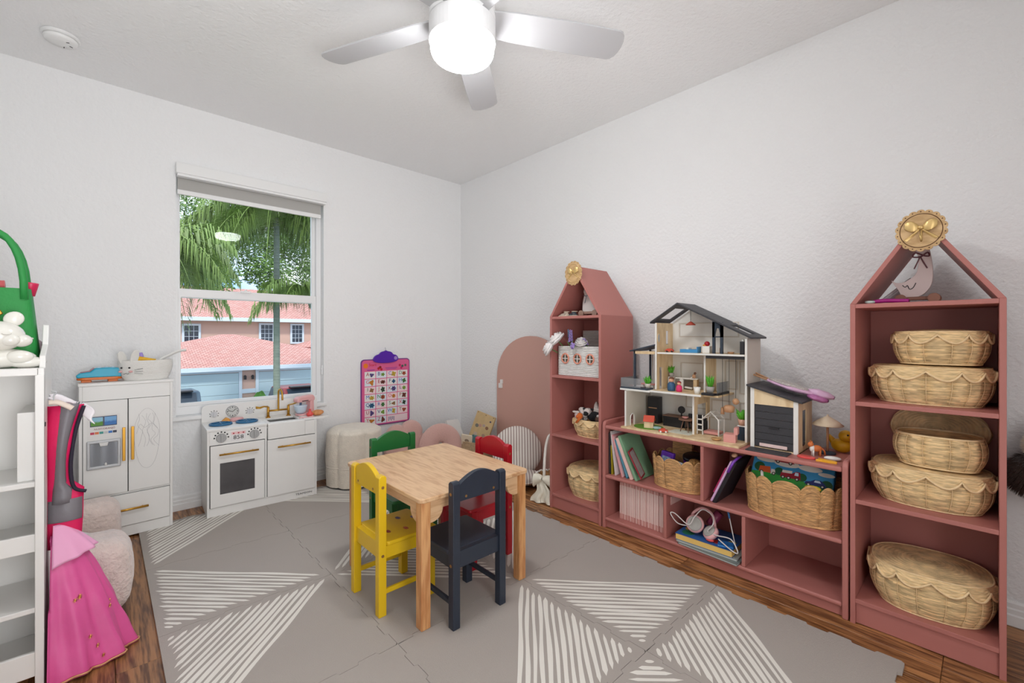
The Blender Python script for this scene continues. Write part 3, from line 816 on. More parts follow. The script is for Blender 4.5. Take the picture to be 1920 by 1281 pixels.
def back_holes(z): return [(-W, -0.115), (0.030, W)] if 0.222 < z < 0.262 else [(-W, W)]
cord_wall(-W, W, 0.125, 0.0, 0.285, back_holes, 28).build('back_wall', m_paper, wbn, smooth=True)
for s in (-1, 1): cord_wall(-0.125, 0.125, s*W, 0.0, 0.185, None, 18, 'x').build('side_wall', m_paper, wbn, smooth=True)
MB().box(-0.125, 0.125, -W, W, 0.001, 0.005).build('bottom', m_paper, wbn)
for yy in (0.098, 0.002, -0.094):
    ww = MB().cyl((-0.133, yy, 0.108), (-0.128, yy, 0.108), 0.024, n=24).build('round_window', m_bark, wbn)
    MB().tube([(-0.1335, yy+0.027*math.cos(2*PI*i/28), 0.108+0.029*math.sin(2*PI*i/28)) for i in range(28)], 0.0048, 6, closed=True).build('window_ring', m_coral, ww, smooth=True)
    wm = MB(); wm.box(-0.1355, -0.132, yy-0.002, yy+0.002, 0.082, 0.134); wm.box(-0.1355, -0.132, yy-0.024, yy+0.024, 0.106, 0.110); wm.build('glazing_bar', m_white, ww)

# ================================================================== FOAM PLAY MAT
m_foam = mat('taupe_foam', (174, 166, 159), 0.75, bump=0.25, bscale=420, var=0.03, vscale=3, spec=0.3)
m_print = mat('cream_print', (232, 228, 220), 0.7, bump=0.15, bscale=420, spec=0.3)
MT = 0.011
gxs = [0.145, 0.757, 1.368, 1.952]
gys = [0.190, 0.803, 1.418, 2.036, 2.650, 3.262]
pm = thing('foam_play_mat', 'taupe interlocking foam floor mat with cream triangle stripes', 'mat', (0, 0, 0), rz=0.0)
def teeth(p, q, n, amp, sgn, cut=True):
    """puzzle edge from p to q"""
    p = Vector(p); q = Vector(q); d = (q-p)/n; nrm = Vector((d.y, -d.x)).normalized()
    out = []
    for i in range(n):
        a = p+d*i; s_ = sgn if i % 2 == 0 else -sgn
        out += [a+d*0.10+nrm*amp*s_, a+d*0.02+nrm*amp*s_*1.0, a+d*0.98+nrm*amp*s_, a+d*0.90+nrm*amp*s_]
        out = out[:-4]+[a+d*0.04+nrm*amp*s_, a+d*0.96+nrm*amp*s_]
    return out
NT = 9; AMP = 0.006
def strokes(c, e1, e2, rs, nst=16):
    """hand drawn cream strokes: right angle at c, legs towards e1 and e2, strokes parallel to the hypotenuse"""
    c = Vector(c); e1 = Vector(e1); e2 = Vector(e2); mb = MB()
    c2 = c+(e1-c)*0.035+(e2-c)*0.035
    for i in range(nst):
        f_ = 0.05+0.905*i/(nst-1)
        a = c2+(e1-c)*f_*0.96; b = c2+(e2-c)*f_*0.96
        sh = rs.uniform(-0.010, 0.010)
        d = (b-a).normalized(); nrm = Vector((-d.y, d.x))
        a = a-d*sh; b = b+d*rs.uniform(-0.010, 0.010); a += d*0.006; b -= d*0.006
        L_ = (b-a).length; n = max(6, int(L_/0.025)); w0 = 0.0098*rs.uniform(0.85, 1.2)
        ph = rs.uniform(0, 6); left = []; right = []
        for k_ in range(n+1):
            t = k_/n; p = a+(b-a)*t+nrm*0.0022*math.sin(t*L_*14+ph)
            cap = min(1, math.sqrt(max(0.0, min(t, 1-t)*L_/0.010)))
            hw = w0*cap*(1+0.14*math.sin(t*L_*23+ph*2))*0.5*2**0.5
            left.append(p+nrm*hw); right.append(p-nrm*hw)
        vs = [(p.x, p.y, MT+0.0006) for p in left+right]; m_ = n+1
        mb._add(vs, [(j, m_+j, m_+j+1, j+1) for j in range(n)])
    return mb
rs_ = random.Random(11)
for i in range(3):
    for j in range(5):
        x0, x1, y0, y1 = gxs[i], gxs[i+1], gys[j], gys[j+1]
        G = 0.0008
        x0 += G; x1 -= G; y0 += G; y1 -= G
        # outline counter-clockwise; shared edges interlock, left outer edge is finished straight
        pts = []
        pts += teeth((x0, y0), (x1, y0), NT, AMP, 1)
        pts += teeth((x1, y0), (x1, y1), NT, AMP, 1)
        pts += teeth((x1, y1), (x0, y1), NT, AMP, -1) if True else []
        if i == 0: pts += [Vector((x0, y1)), Vector((x0, y0))]
        else: pts += teeth((x0, y1), (x0, y0), NT, AMP, -1)
        tile = MB().prism([(p.x, p.y) for p in pts], 0.0005, MT, 'z').build('foam_tile', m_foam, pm)
        # node nearest to which the right angle sits
        cxn = gxs[0] if i == 0 else gxs[2]
        cyn = {0: gys[1], 1: gys[1], 2: gys[3], 3: gys[3], 4: gys[5]}[j]
        oxn = gxs[1] if i == 0 else (gxs[1] if i == 1 else gxs[3])
        oyn = gys[j] if abs(cyn-gys[j]) > 1e-6 else gys[j+1]
        strokes((cxn, cyn), (oxn, cyn), (cxn, oyn), rs_).build('stripe_print', m_print, tile)

# ================================================================== TABLE AND CHAIRS
ZF = MT
m_pine = wood('pine_top', (190, 142, 100), (224, 186, 144), scale=(9, 1.2, 9), rough=0.35, wscale=1.5, dist=2.2)
m_pinex = wood('pine_rail', (190, 142, 100), (224, 186, 144), scale=(1.2, 9, 9), rough=0.35, wscale=1.5, dist=2.2)
m_pineleg = wood('pine_leg', (188, 126, 76), (218, 164, 110), scale=(12, 12, 1.2), rough=0.4, wscale=1.5)
TX0, TX1, TY0, TY1, TZ = 0.845, 1.402, 1.398, 2.064, 0.50
tt_ = thing('play_table', 'natural pine child table ringed by four painted chairs', 'table', ((TX0+TX1)/2, (TY0+TY1)/2, ZF))
hx_, hy_ = (TX1-TX0)/2, (TY1-TY0)/2
HZ = TZ-ZF
MB().prism(rrect(-hx_, hx_, -hy_, hy_, 0.022), HZ-0.017, HZ, 'z').build('tabletop', m_pine, tt_, bevel=0.004, seg=3)
lw = 0.040; ins = 0.010
for sx in (-1, 1):
    for sy in (-1, 1):
        x_ = sx*(hx_-ins-lw/2); y_ = sy*(hy_-ins-lw/2)
        MB().box(-lw/2, lw/2, -lw/2, lw/2, 0, HZ-0.017).build('leg', m_pineleg, tt_, bevel=0.003, loc=(x_, y_, 0))
def apron(L_):
    z1 = HZ-0.017; z0 = z1-0.042; zb = z1-0.088; r = 0.050
    pts = [(-L_, z1), (L_, z1), (L_, zb)]
    pts += [(L_-0.012, zb)] + [(L_-0.012-r*math.sin(PI/2*i/7), zb+(z0-zb)*(1-math.cos(PI/2*i/7))) for i in range(1, 8)]
    pts += [(-x_, z_) for x_, z_ in reversed(pts[3:])] + [(-L_, zb)]
    return [(a, b) for a, b in pts]
for s in (-1, 1):
    MB().prism(apron(hx_-ins-lw), -0.008, 0.008, 'y').build('apron', m_pinex, tt_, bevel=0.001, loc=(0, s*(hy_-ins-lw/2), 0))
    MB().prism(apron(hy_-ins-lw), -0.008, 0.008, 'x').build('apron', m_pine, tt_, bevel=0.001, loc=(s*(hx_-ins-lw/2), 0, 0))

m_bolt = mat('brass_bolt', (176, 140, 88), 0.35, metal=0.8)
def chair(label, loc, rz, paint, stickers=False):
    """local: faces +y, rear posts at -y"""
    c = thing('child_chair', label, 'chair', loc, rz, 'painted chairs around the play table')
    hw = 0.130; p = 0.032; yr = -0.118; yf = 0.104; zt = 0.545; zs = 0.280
    for s in (-1, 1):
        x_ = s*(hw-p/2)
        MB().prism([(yr-p/2, 0), (yr+p/2, 0), (yr+p/2, zt-0.008), (yr+p/2-0.008, zt), (yr-p/2+0.008, zt), (yr-p/2, zt-0.008)], x_-p/2, x_+p/2, 'x').build('rear_post', paint, c, bevel=0.0025)
        MB().box(x_-p/2, x_+p/2, yf-p/2, yf+p/2, 0, zs-0.012).build('leg', paint, c, bevel=0.0025)
        MB().box(x_-0.008, x_+0.008, yr+p/2, yf-p/2, zs-0.062, zs-0.014).build('side_rail', paint, c, bevel=0.001)
        MB().box(x_-0.007, x_+0.007, yr+p/2, yf-p/2, 0.078, 0.098).build('stretcher', paint, c, bevel=0.004)
        for z_ in (zt-0.045, zs-0.045):
            MB().cyl((s*hw, yr, z_), (s*(hw+0.0012), yr, z_), 0.006, n=12).build('bolt', m_bolt, c)
        MB().cyl((s*0.068, yr-0.011, zt-0.062), (s*0.068, yr-0.0125, zt-0.062), 0.005, n=12).build('bolt', m_bolt, c)
    # arched back board
    w_ = hw-p; pts = [(-w_, 0.468), (w_, 0.468), (w_, zt-0.014)]
    for i in range(1, 16):
        t = i/16; pts.append((w_-2*w_*t, zt-0.012+0.036*math.sin(PI*t)**0.95))
    pts.append((-w_, zt-0.014))
    MB().prism(pts, yr-0.011, yr+0.009, 'y').build('backrest', paint, c, bevel=0.002)
    # seat with rounded front edge
    MB().prism(rrect(-hw+0.002, hw-0.002, yr+0.018, yf+0.030, 0.014), zs-0.014, zs+0.002, 'z').build('seat', paint, c, bevel=0.005, seg=3)
    for yy, zr in ((yr+0.008, zs+0.001), (yf, zs-0.014)): MB().box(-w_, w_, yy-0.014 if yy < 0 else yy-0.008, yy+0.010, zs-0.062, zr).build('seat_rail', paint, c, bevel=0.001)
    if stickers:
        for k_, (sx, sy, cc) in enumerate([(-0.055, 0.045, (92, 78, 120)), (0.060, 0.020, (196, 92, 60)), (-0.02, 0.10, (120, 110, 150)), (0.04, -0.05, (150, 60, 50))]):
            n = 9; pts = [(sx+0.018*math.cos(2*PI*i/18)*(1 if i % 2 else 0.7), sy+0.011*math.sin(2*PI*i/18)*(1 if i % 2 else 0.7)) for i in range(18)]
            MB().prism(pts, zs+0.002, zs+0.0026, 'z').build('sticker', mat('sticker_%d' % k_, cc, 0.5, var=0.5, vscale=160), c)
    return c
m_yel = mat('yellow_paint', (226, 186, 22), 0.38, var=0.04, vscale=6)
m_navy = mat('navy_paint', (38, 46, 60), 0.42, var=0.06, vscale=6)
m_red = mat('red_paint', (172, 16, 34), 0.3, var=0.04, vscale=6)
m_grn = mat('green_paint', (30, 108, 52), 0.35, var=0.05, vscale=6)
chair('yellow wooden child chair with stickers on the seat', (0.910, 1.716, ZF), -PI/2, m_yel, True)
chair('navy blue wooden child chair nearest the camera', (1.072, 1.465, ZF), 0, m_navy)
chair('red wooden child chair on the bookcase side of the table', (1.365, 1.742, ZF), PI/2, m_red)
chair('green wooden child chair on the window side of the table', (1.160, 2.085, ZF), PI, m_grn)

# ================================================================== CEILING FAN
m_fan = mat('fan_white', (232, 232, 232), 0.4)
m_blade = mat('fan_blade_silver', (188, 188, 190), 0.45)
FX, FY = 1.018, 1.378
m_globe = bpy.data.materials.new('lit_globe'); m_globe.use_nodes = True
pg = m_globe.node_tree.nodes['Principled BSDF']
pg.inputs['Base Color'].default_value = (0.9, 0.9, 0.9, 1); pg.inputs['Emission Color'].default_value = (0.985, 0.99, 1.0, 1); pg.inputs['Emission Strength'].default_value = GLOBE
fan = thing('ceiling_fan', 'white five blade ceiling fan with a lit drum lamp', 'ceiling fan', (FX, FY, ZC))
z_ = lambda a: a-ZC
MB().lathe([(0.085, z_(2.556)), (0.085, z_(2.50)), (0.055, z_(2.470)), (0.055, z_(2.445))], n=36).build('canopy', m_fan, fan, smooth=False, bevel=0.003)
MB().lathe([(0.050, z_(2.450)), (0.105, z_(2.436)), (0.124, z_(2.412)), (0.128, z_(2.350)), (0.128, z_(2.312))], n=48).build('motor_housing', m_fan, fan, smooth=True)
MB().lathe([(0.118, z_(2.312)), (0.118, z_(2.306)), (0.128, z_(2.304)), (0.128, z_(2.228)), (0.122, z_(2.224))], n=48).build('light_kit_ring', m_fan, fan, bevel=0.001)
gp = [(0.119, z_(2.226)), (0.121, z_(2.205))] + [(0.121-0.034+0.034*math.cos(PI/2*i/6), z_(2.198)-0.030*math.sin(PI/2*i/6)) for i in range(7)] + [(0.05, z_(2.163)), (0.002, z_(2.161))]
MB().lathe(gp, n=48, caps=True).build('lamp_globe', m_globe, fan, smooth=True)
def blade():
    mb = MB(); n = 20
    out = []
    L0, L1 = 0.100, 0.665
    top = [(L0, 0.055), (0.20, 0.066), (0.45, 0.072), (L1-0.03, 0.070)]
    arc = [(L1-0.03+0.038*math.sin(PI*i/8), 0.070*math.cos(PI*i/8)) for i in range(1, 8)]
    bot = [(L1-0.03, -0.070), (0.45, -0.072), (0.20, -0.066), (L0, -0.055)]
    return mb.prism(top+arc+bot, -0.004, 0.004, 'z')
bl = None
for i, deg in enumerate((-29, 43, 115, 187, 259)):
    rot = Matrix.Rotation(math.radians(deg), 4, 'Z') @ Matrix.Rotation(math.radians(-13), 4, 'X')
    if bl is None:
        bl = blade().build('blade', m_blade, fan, bevel=0.002); b_ = bl
        b_.matrix_local = Matrix.Translation((0, 0, z_(2.322))) @ rot
        arm = MB().box(0.07, 0.17, -0.028, 0.028, 0.004, 0.010).build('blade_iron', m_fan, b_)
    else:
        b_ = cp(bl); b_.parent = fan; b_.matrix_local = Matrix.Translation((0, 0, z_(2.322))) @ rot
        cp(arm, b_)
sd = thing('smoke_detector', 'round white smoke detector on the ceiling', 'smoke detector', (-0.150, 3.055, ZC))
MB().lathe([(0.066, 0.0), (0.070, -0.004), (0.070, -0.012), (0.064, -0.016)], n=40).build('base', m_trim, sd, bevel=0.001)
MB().lathe([(0.061, -0.016), (0.062, -0.026), (0.054, -0.036), (0.02, -0.039), (0.001, -0.039)], n=40).build('cover', m_trim, sd, smooth=True)
for a in (0.2, 1.3, -0.8): MB().box(-0.006, 0.006, -0.0015, 0.0015, -0.0395, -0.0375).build('vent_slot', m_black, sd, loc=(0.036*math.cos(a), 0.036*math.sin(a), 0), rot=(0, 0, a+0.4))

# ================================================================== PLAY KITCHEN
m_gold = mat('gold_metal', (196, 148, 62), 0.32, metal=0.85)
m_grey = mat('knob_grey', (168, 168, 168), 0.4)
m_ink = mat('black_ink', (40, 38, 40), 0.6)
m_ovenglass = mat('oven_glass', (86, 84, 86), 0.12, var=0.25, vscale=9)
m_joint = mat('shadow_gap', (70, 70, 72), 0.8)
KW, KD, KH = 0.622, 0.288, 0.526
kt = thing('play_kitchen', 'white wooden play kitchen with gold handles under the window', 'play kitchen', (0.453, 3.150, ZF), -0.040)
# local: x along front, y back, z up
def kb(name, x0, x1, y0, y1, z0, z1, m=None, par=None, bev=0.0015): return MB().box(x0, x1, y0, y1, z0, z1).build(name, m or m_white, par or kt, bevel=bev)
kb('side_panel', 0, 0.012, 0.0, KD, 0, KH-0.014)
kb('side_panel', KW-0.012, KW, 0.0, KD, 0, KH-0.014)
kb('center_panel', 0.306, 0.318, 0.004, KD-0.006, 0.0, KH-0.014)
kb('back_panel', 0.012, KW-0.012, KD-0.006, KD, 0.02, KH-0.014)
kb('toe_kick', 0.012, KW-0.012, 0.003, 0.015, 0.0, 0.052)
kb('bottom_panel', 0.012, KW-0.012, 0.015, KD-0.006, 0.040, 0.052)
kb('worktop', -0.002, 0.318, -0.004, KD, KH-0.014, KH)
kb('worktop', 0.545, KW+0.090, 0.020, KD, KH-0.014, KH)
kb('control_panel', 0.012, 0.306, 0.001, 0.013, 0.428, KH-0.014)
# sink front and basin
kb('apron_sink', 0.322, 0.545, -0.008, 0.006, 0.420, KH-0.006, bev=0.004)
sb = MB().ring([(0.322, 0.006), (0.545, 0.006), (0.545, KD), (0.322, KD)], [(0.345, 0.05), (0.522, 0.05), (0.522, KD-0.09), (0.345, KD-0.09)], KH-0.016, KH-0.004, 'z'); sb.box(0.345, 0.522, 0.05, KD-0.09, KH-0.07, KH-0.06)
sb.build('sink_basin', m_white, kt, bevel=0.002)
kb('sink_cheek', 0.547, KW-0.012, 0.001, 0.013, 0.420, KH-0.014)
# backsplash with rounded corners
MB().prism([(0.0, KH-0.02), (KW+0.09, KH-0.02)] + [(KW+0.09-0.03+0.03*math.cos(PI/2*i/5), 0.635-0.03+0.03*math.sin(PI/2*i/5)) for i in range(6)] + [(0.03-0.03*math.sin(PI/2*i/5), 0.635-0.03+0.03*math.cos(PI/2*i/5)) for i in range(6)], KD, KD+0.012, 'y').build('backsplash', m_white, kt, bevel=0.002)
def kdoor(x0, x1, z0, z1, name):
    d = kb(name, x0+0.002, x1-0.002, -0.008, 0.004, z0+0.002, z1-0.002)
    kb('door_gap', x0, x1, 0.005, 0.008, z0, z1, m_joint, d, 0)
    return d
def khandle(par, x0, x1, z):
    h = MB(); h.cyl((x0, -0.030, z), (x1, -0.030, z), 0.0055, n=12)
    for x_ in (x0+0.03, x1-0.03): h.cyl((x_, -0.030, z), (x_, -0.008, z), 0.004, n=8)
    h.build('handle', m_gold, par, smooth=True)
ov = frame_rect(0.016, 0.302, 0.056, 0.424, (0.048, 0.054, 0.072, 0.108), -0.008, 0.004).build('oven_door', m_white, kt, bevel=0.0015)
kb('door_gap', 0.012, 0.306, 0.005, 0.008, 0.052, 0.428, m_joint, ov, 0)
kb('oven_window', 0.062, 0.250, -0.0035, 0.0025, 0.126, 0.318, m_ovenglass, ov, 0)
khandle(ov, 0.058, 0.266, 0.372)
dd = kdoor(0.318, KW-0.012, 0.052, 0.418, 'cupboard_door')
khandle(dd, 0.375, 0.575, 0.368)
def dial(x_, z_, y_, r, par=kt, arc=True, off=0):
    k_ = MB().cyl((x_, y_, z_), (x_, y_-0.010, z_), r, r*0.92, 28); k_.box(x_-r*0.16, x_+r*0.16, y_-0.018, y_-0.010, z_-r*0.9, z_+r*0.9)
    k_ = k_.build('knob', m_grey, par, bevel=0.001)
    mm = MB()
    for i in range(7):
        a = PI*(0.02+0.96*i/6); mm.cbox((x_+1.28*r*math.cos(a), y_-0.0006, z_+1.28*r*math.sin(a)), (0.008, 0.001, 0.008))
    mm.build('dial_marks', m_ink, k_)
dial(0.072, 0.468, 0.001, 0.028); dial(0.248, 0.468, 0.001, 0.028)
dp = kb('display', 0.122, 0.200, -0.0004, 0.001, 0.440, 0.498, mat('display_white', (230, 228, 228), 0.5), kt, 0)
kb('display_band', 0.123, 0.199, -0.0008, -0.0004, 0.480, 0.497, mat('display_pink', (236, 196, 196), 0.5), dp, 0)
for i in range(3): kb('display_button', 0.131+i*0.026, 0.139+i*0.026, -0.0014, -0.0008, 0.484, 0.491, m_red, dp, 0)
text_mesh('display_digits', '858', 0.034, m_ink, dp, (0.161, -0.0006, 0.461), (PI/2, 0, 0), xs=1.1)
text_mesh('lettering', 'TEAMSON', 0.018, m_ink, kt, (0.540, 0.0025, 0.026), (PI/2, 0, 0), xs=1.25)
# clock and dials on the backsplash
ck = MB().cyl((0.170, KD, 0.582), (0.170, KD-0.006, 0.582), 0.038, n=36).build('clock', m_grey, kt)
MB().cyl((0.170, KD-0.006, 0.582), (0.170, KD-0.007, 0.582), 0.033, n=36).build('clock_face', mat('clock_face', (206, 208, 204), 0.5), ck)
hd = MB(); hd.tube([(0.145, KD-0.008, 0.590), (0.170, KD-0.008, 0.580), (0.188, KD-0.008, 0.597)], 0.0018, 5)
for i in range(12): hd.cbox((0.170+0.028*math.cos(i*PI/6), KD-0.0076, 0.582+0.028*math.sin(i*PI/6)), (0.005, 0.001, 0.007 if i % 3 == 0 else 0.004))
hd.build('clock_hands', m_ink, ck)
for x_ in (0.068, 0.272):
    kn = MB().cyl((x_, KD, 0.572), (x_, KD-0.010, 0.572), 0.018, n=24); kn.box(x_-0.004, x_+0.004, KD-0.016, KD-0.01, 0.556, 0.588)
    kn = kn.build('knob', mat('knob_light', (206, 206, 208), 0.4), kt)
    mm = MB()
    for i in range(7):
        a = PI*(-0.15+1.3*i/6); mm.cbox((x_+0.024*math.cos(a), KD-0.0006, 0.572+0.024*math.sin(a)), (0.005, 0.001, 0.005))
    mm.build('dial_marks', m_ink, kn)
# burners
m_blue = mat('burner_blue', (36, 104, 148), 0.35)
for x_ in (0.085, 0.228):
    bu = MB(); bu.tube([(x_+0.058*math.cos(2*PI*i/36), 0.130+0.058*math.sin(2*PI*i/36), KH+0.007) for i in range(36)], 0.006, 6, closed=True)
    for i in range(4): 
        a = PI*i/4; bu.cyl((x_-0.056*math.cos(a), 0.130-0.056*math.sin(a), KH+0.009), (x_+0.056*math.cos(a), 0.130+0.056*math.sin(a), KH+0.009), 0.004, n=6)
    bu.build('burner', m_blue, kt, smooth=True)
# bridge faucet
fa = MB(); zf = KH-0.004
for x_ in (0.372, 0.500):
    fa.cyl((x_, 0.232, zf), (x_, 0.232, zf+0.006), 0.016, 0.014, 16); fa.cyl((x_, 0.232, zf+0.006), (x_, 0.232, zf+0.075), 0.009, 0.008, 12)
fa.cyl((0.372, 0.232, zf+0.046), (0.500, 0.232, zf+0.046), 0.006, n=10)
fa = fa.build('faucet', m_gold, kt, smooth=True)
MB().tube(spline([(0.436, 0.232, zf+0.04), (0.436, 0.232, zf+0.14), (0.436, 0.225, zf+0.180), (0.440, 0.200, zf+0.192), (0.446, 0.176, zf+0.170), (0.448, 0.172, zf+0.120)], 5), 0.0062, 10).build('spout', m_gold, fa, smooth=True)
MB().tube([(0.372, 0.232, zf+0.075), (0.345, 0.226, zf+0.080), (0.320, 0.222, zf+0.074), (0.296, 0.220, zf+0.078)], [0.007, 0.006, 0.009, 0.011], 10, flat=0.5).build('lever', m_gold, fa, smooth=True)
MB().tube([(0.500, 0.232, zf+0.075), (0.522, 0.210, zf+0.082), (0.545, 0.19, zf+0.094), (0.556, 0.182, zf+0.100)], [0.007, 0.006, 0.009, 0.011], 10, flat=0.5).build('lever', m_gold, fa, smooth=True)

def kw(x, y, z):   # kitchen local -> world
    c, s = math.cos(-0.040), math.sin(-0.040)
    return (0.453+x*c-y*s, 3.150+x*s+y*c, z+ZF)
# toys on the kitchen
m_tpink = mat('toy_pink', (232, 176, 176), 0.4); m_tred = mat('toy_red', (226, 82, 78), 0.35); m_tblue = mat('toy_pale_blue', (206, 222, 236), 0.4)
mx_ = thing('toy_mixer', 'pink and white toy stand mixer beside the faucet', 'toy mixer', kw(0.592, 0.175, KH), 0.35)
MB().prism(rrect(-0.062, 0.068, -0.038, 0.038, 0.03), 0, 0.012, 'z').build('base', m_tpink, mx_, bevel=0.003)
MB().prism([(0.028, 0.01), (0.064, 0.01), (0.060, 0.10), (0.030, 0.10)], -0.026, 0.026, 'y').build('column', m_tpink, mx_, bevel=0.008, seg=3)
MB().prism([(-0.072, 0.092), (0.066, 0.092), (0.070, 0.115), (0.055, 0.138), (-0.055, 0.132), (-0.074, 0.118)], -0.027, 0.027, 'y').build('motor_head', m_tpink, mx_, bevel=0.010, seg=3)
MB().box(-0.04, 0.01, -0.0285, -0.027, 0.099, 0.104).build('vent_stripe', m_ink, mx_)
MB().lathe([(0.022, 0.014), (0.036, 0.030), (0.043, 0.066), (0.044, 0.070)], (-0.032, 0, 0), 24).build('mixing_bowl', m_tblue, mx_, smooth=True)
MB().cyl((-0.032, 0, 0.066), (-0.032, 0, 0.096), 0.008, n=10).build('whisk', mat('toy_navy', (70, 92, 120), 0.4), mx_)
tag(MB().lathe([(0.012, 0), (0.022, 0.008), (0.023, 0.020), (0.010, 0.034), (0.007, 0.046), (0.009, 0.052), (0.001, 0.053)], n=20).build('toy_bottle', m_tred, smooth=True, loc=kw(0.598, 0.072, KH)), 'small red toy squeeze bottle on the kitchen worktop', 'toy')
m_bun = mat('pastry_brown', (214, 148, 92), 0.7, var=0.2, vscale=40)
tag(MB().grid(lambda u, v: ((0.040*math.cos(2*PI*u)*math.cos(PI*(v-.5)))*(1+0.08*math.cos(6*2*PI*u)), (0.030*math.sin(2*PI*u)*math.cos(PI*(v-.5)))*(1+0.08*math.cos(6*2*PI*u)), 0.020+0.020*math.sin(PI*(v-.5))), 48, 14, cu=True).build('toy_pastry', m_bun, smooth=True, loc=kw(0.652, 0.082, KH)), 'brown toy pastry at the right end of the worktop', 'toy food')
tag(MB().lathe([(0.030, 0), (0.034, 0.006), (0.034, 0.016), (0.028, 0.022), (0.001, 0.023)], n=24, sx=1.15, sy=0.8).build('toy_bread', m_tpink, smooth=True, loc=kw(0.185, 0.215, KH+0.0002)), 'pale pink toy loaf behind the blue burner', 'toy food')
tag(MB().prism([(0, 0), (0.055, 0), (0.048, 0.020), (0.030, 0.028)], -0.014, 0.014, 'y').build('toy_cheese', mat('toy_orange', (226, 160, 72), 0.5), bevel=0.004, loc=kw(0.095, 0.225, KH+0.0002)), 'orange toy wedge behind the left burner', 'toy food')
tag(MB().tube(spline([(0, 0, 0.006), (0.03, 0.004, 0.006), (0.06, -0.004, 0.007), (0.09, 0, 0.008)], 4), [0.004]*12+[0.010], 8, flat=0.5).build('toy_spoon', m_tpink, smooth=True, loc=kw(0.520, 0.04, KH-0.0035)), 'pale pink toy spoon lying by the sink', 'toy spoon')

# ================================================================== PLAY FRIDGE
fr = thing('play_fridge', 'white two door play fridge with gold handles beside the window', 'play fridge', (0.294, 3.181, ZF), 0.045)
FW, FD, FH = 0.385, 0.255, 0.838
def fb(name, x0, x1, y0, y1, z0, z1, m=None, par=None, bev=0.0015): return MB().box(x0, x1, y0, y1, z0, z1).build(name, m or m_white, par or fr, bevel=bev)
fb('side_panel', -FW, -FW+0.013, 0, FD, 0, FH-0.014); fb('side_panel', -0.013, 0, 0, FD, 0, FH-0.014)
fb('top_panel', -FW-0.003, 0.003, -0.004, FD, FH-0.014, FH)
fb('back_panel', -FW+0.013, -0.013, FD-0.006, FD, 0.0, FH-0.014)
fb('header', -FW+0.013, -0.013, 0.001, 0.013, 0.746, FH-0.014)
fb('toe_kick', -FW+0.013, -0.013, 0.001, 0.013, 0.0, 0.056)
fb('mid_rail', -FW+0.013, -0.013, 0.002, 0.013, 0.232, 0.242)
def fdoor(name, x0, x1, z0, z1):
    d = fb(name, x0+0.002, x1-0.002, -0.007, 0.005, z0+0.002, z1-0.002)
    fb('door_gap', x0, x1, 0.006, 0.009, z0, z1, m_joint, d, 0)
    return d
xm = -FW/2-0.002
fdl = fdoor('door', -FW+0.013, xm, 0.242, 0.746)
fdr = fdoor('door', xm, -0.013, 0.242, 0.746)
fdd = fdoor('drawer', -FW+0.013, -0.013, 0.058, 0.232)
for par, x_ in ((fdl, xm-0.018), (fdr, xm+0.018)):
    h = MB().box(x_-0.0065, x_+0.0065, -0.024, -0.017, 0.415, 0.595)
    for zz in (0.44, 0.57): h.cyl((x_, -0.018, zz), (x_, -0.007, zz), 0.004, n=8)
    h.build('handle', m_gold, par, bevel=0.002)
h = MB().cyl((-0.285, -0.026, 0.150), (-0.110, -0.026, 0.150), 0.006, n=12)
for x_ in (-0.26, -0.135): h.cyl((x_, -0.026, 0.15), (x_, -0.007, 0.15), 0.004, n=8)
h.build('handle', m_gold, fdd, smooth=True)
# printed control panel and ice dispenser on the left door
m_panel = mat('panel_white', (232, 231, 228), 0.5); m_silver = mat('silver_plastic', (186, 188, 190), 0.35, metal=0.25)
px0, px1 = -FW+0.030, xm-0.034
fb('control_panel', px0, px1, -0.0078, -0.007, 0.545, 0.672, m_panel, fdl, 0)
scw = (px1-px0-0.022)
def scr(name, a, b, z0, z1, c): return fb(name, px0+0.011+scw*a, px0+0.011+scw*b, -0.0086, -0.0078, z0, z1, c, fdl, 0)
scr('screen_frame', 0, 1, 0.612, 0.664, mat('screen_navy', (24, 40, 78), 0.3))
def two_tone(name, c1, c2, scale):
    m = bpy.data.materials.new(name); m.use_nodes = True; t = m.node_tree; p = t.nodes['Principled BSDF']
    g = t.nodes.new('ShaderNodeTexCoord'); sp = t.nodes.new('ShaderNodeSeparateXYZ'); n = t.nodes.new('ShaderNodeTexNoise'); n.inputs['Scale'].default_value = scale
    ad = t.nodes.new('ShaderNodeMath'); ad.operation = 'MULTIPLY_ADD'; ad.inputs[1].default_value = 0.35
    rp = t.nodes.new('ShaderNodeValToRGB'); rp.color_ramp.elements[0].color = lin(c1)+(1,); rp.color_ramp.elements[1].color = lin(c2)+(1,); rp.color_ramp.elements[0].position = 0.55; rp.color_ramp.elements[1].position = 0.75
    t.links.new(g.outputs['Generated'], sp.inputs[0]); t.links.new(g.outputs['Object'], n.inputs['Vector']); t.links.new(n.outputs['Fac'], ad.inputs[0]); t.links.new(sp.outputs['Z'], ad.inputs[2]); t.links.new(ad.outputs['Value'], rp.inputs['Fac']); t.links.new(rp.outputs['Color'], p.inputs['Base Color'])
    return m
s1 = fb('screen', px0+0.014, px0+0.011+scw*0.47, -0.0092, -0.0086, 0.616, 0.660, two_tone('meadow_print', (92, 150, 52), (150, 200, 222), 60), fdl, 0)
s2 = fb('screen', px0+0.011+scw*0.53, px1-0.013, -0.0092, -0.0086, 0.616, 0.660, two_tone('water_print', (60, 120, 190), (120, 174, 222), 90), fdl, 0)
text_mesh('lettering', 'NUST/ORANJO', 0.0135, mat('maroon_ink', (132, 56, 60), 0.6), fdl, ((px0+px1)/2+0.004, -0.0082, 0.598), (PI/2, 0, 0), xs=0.9)
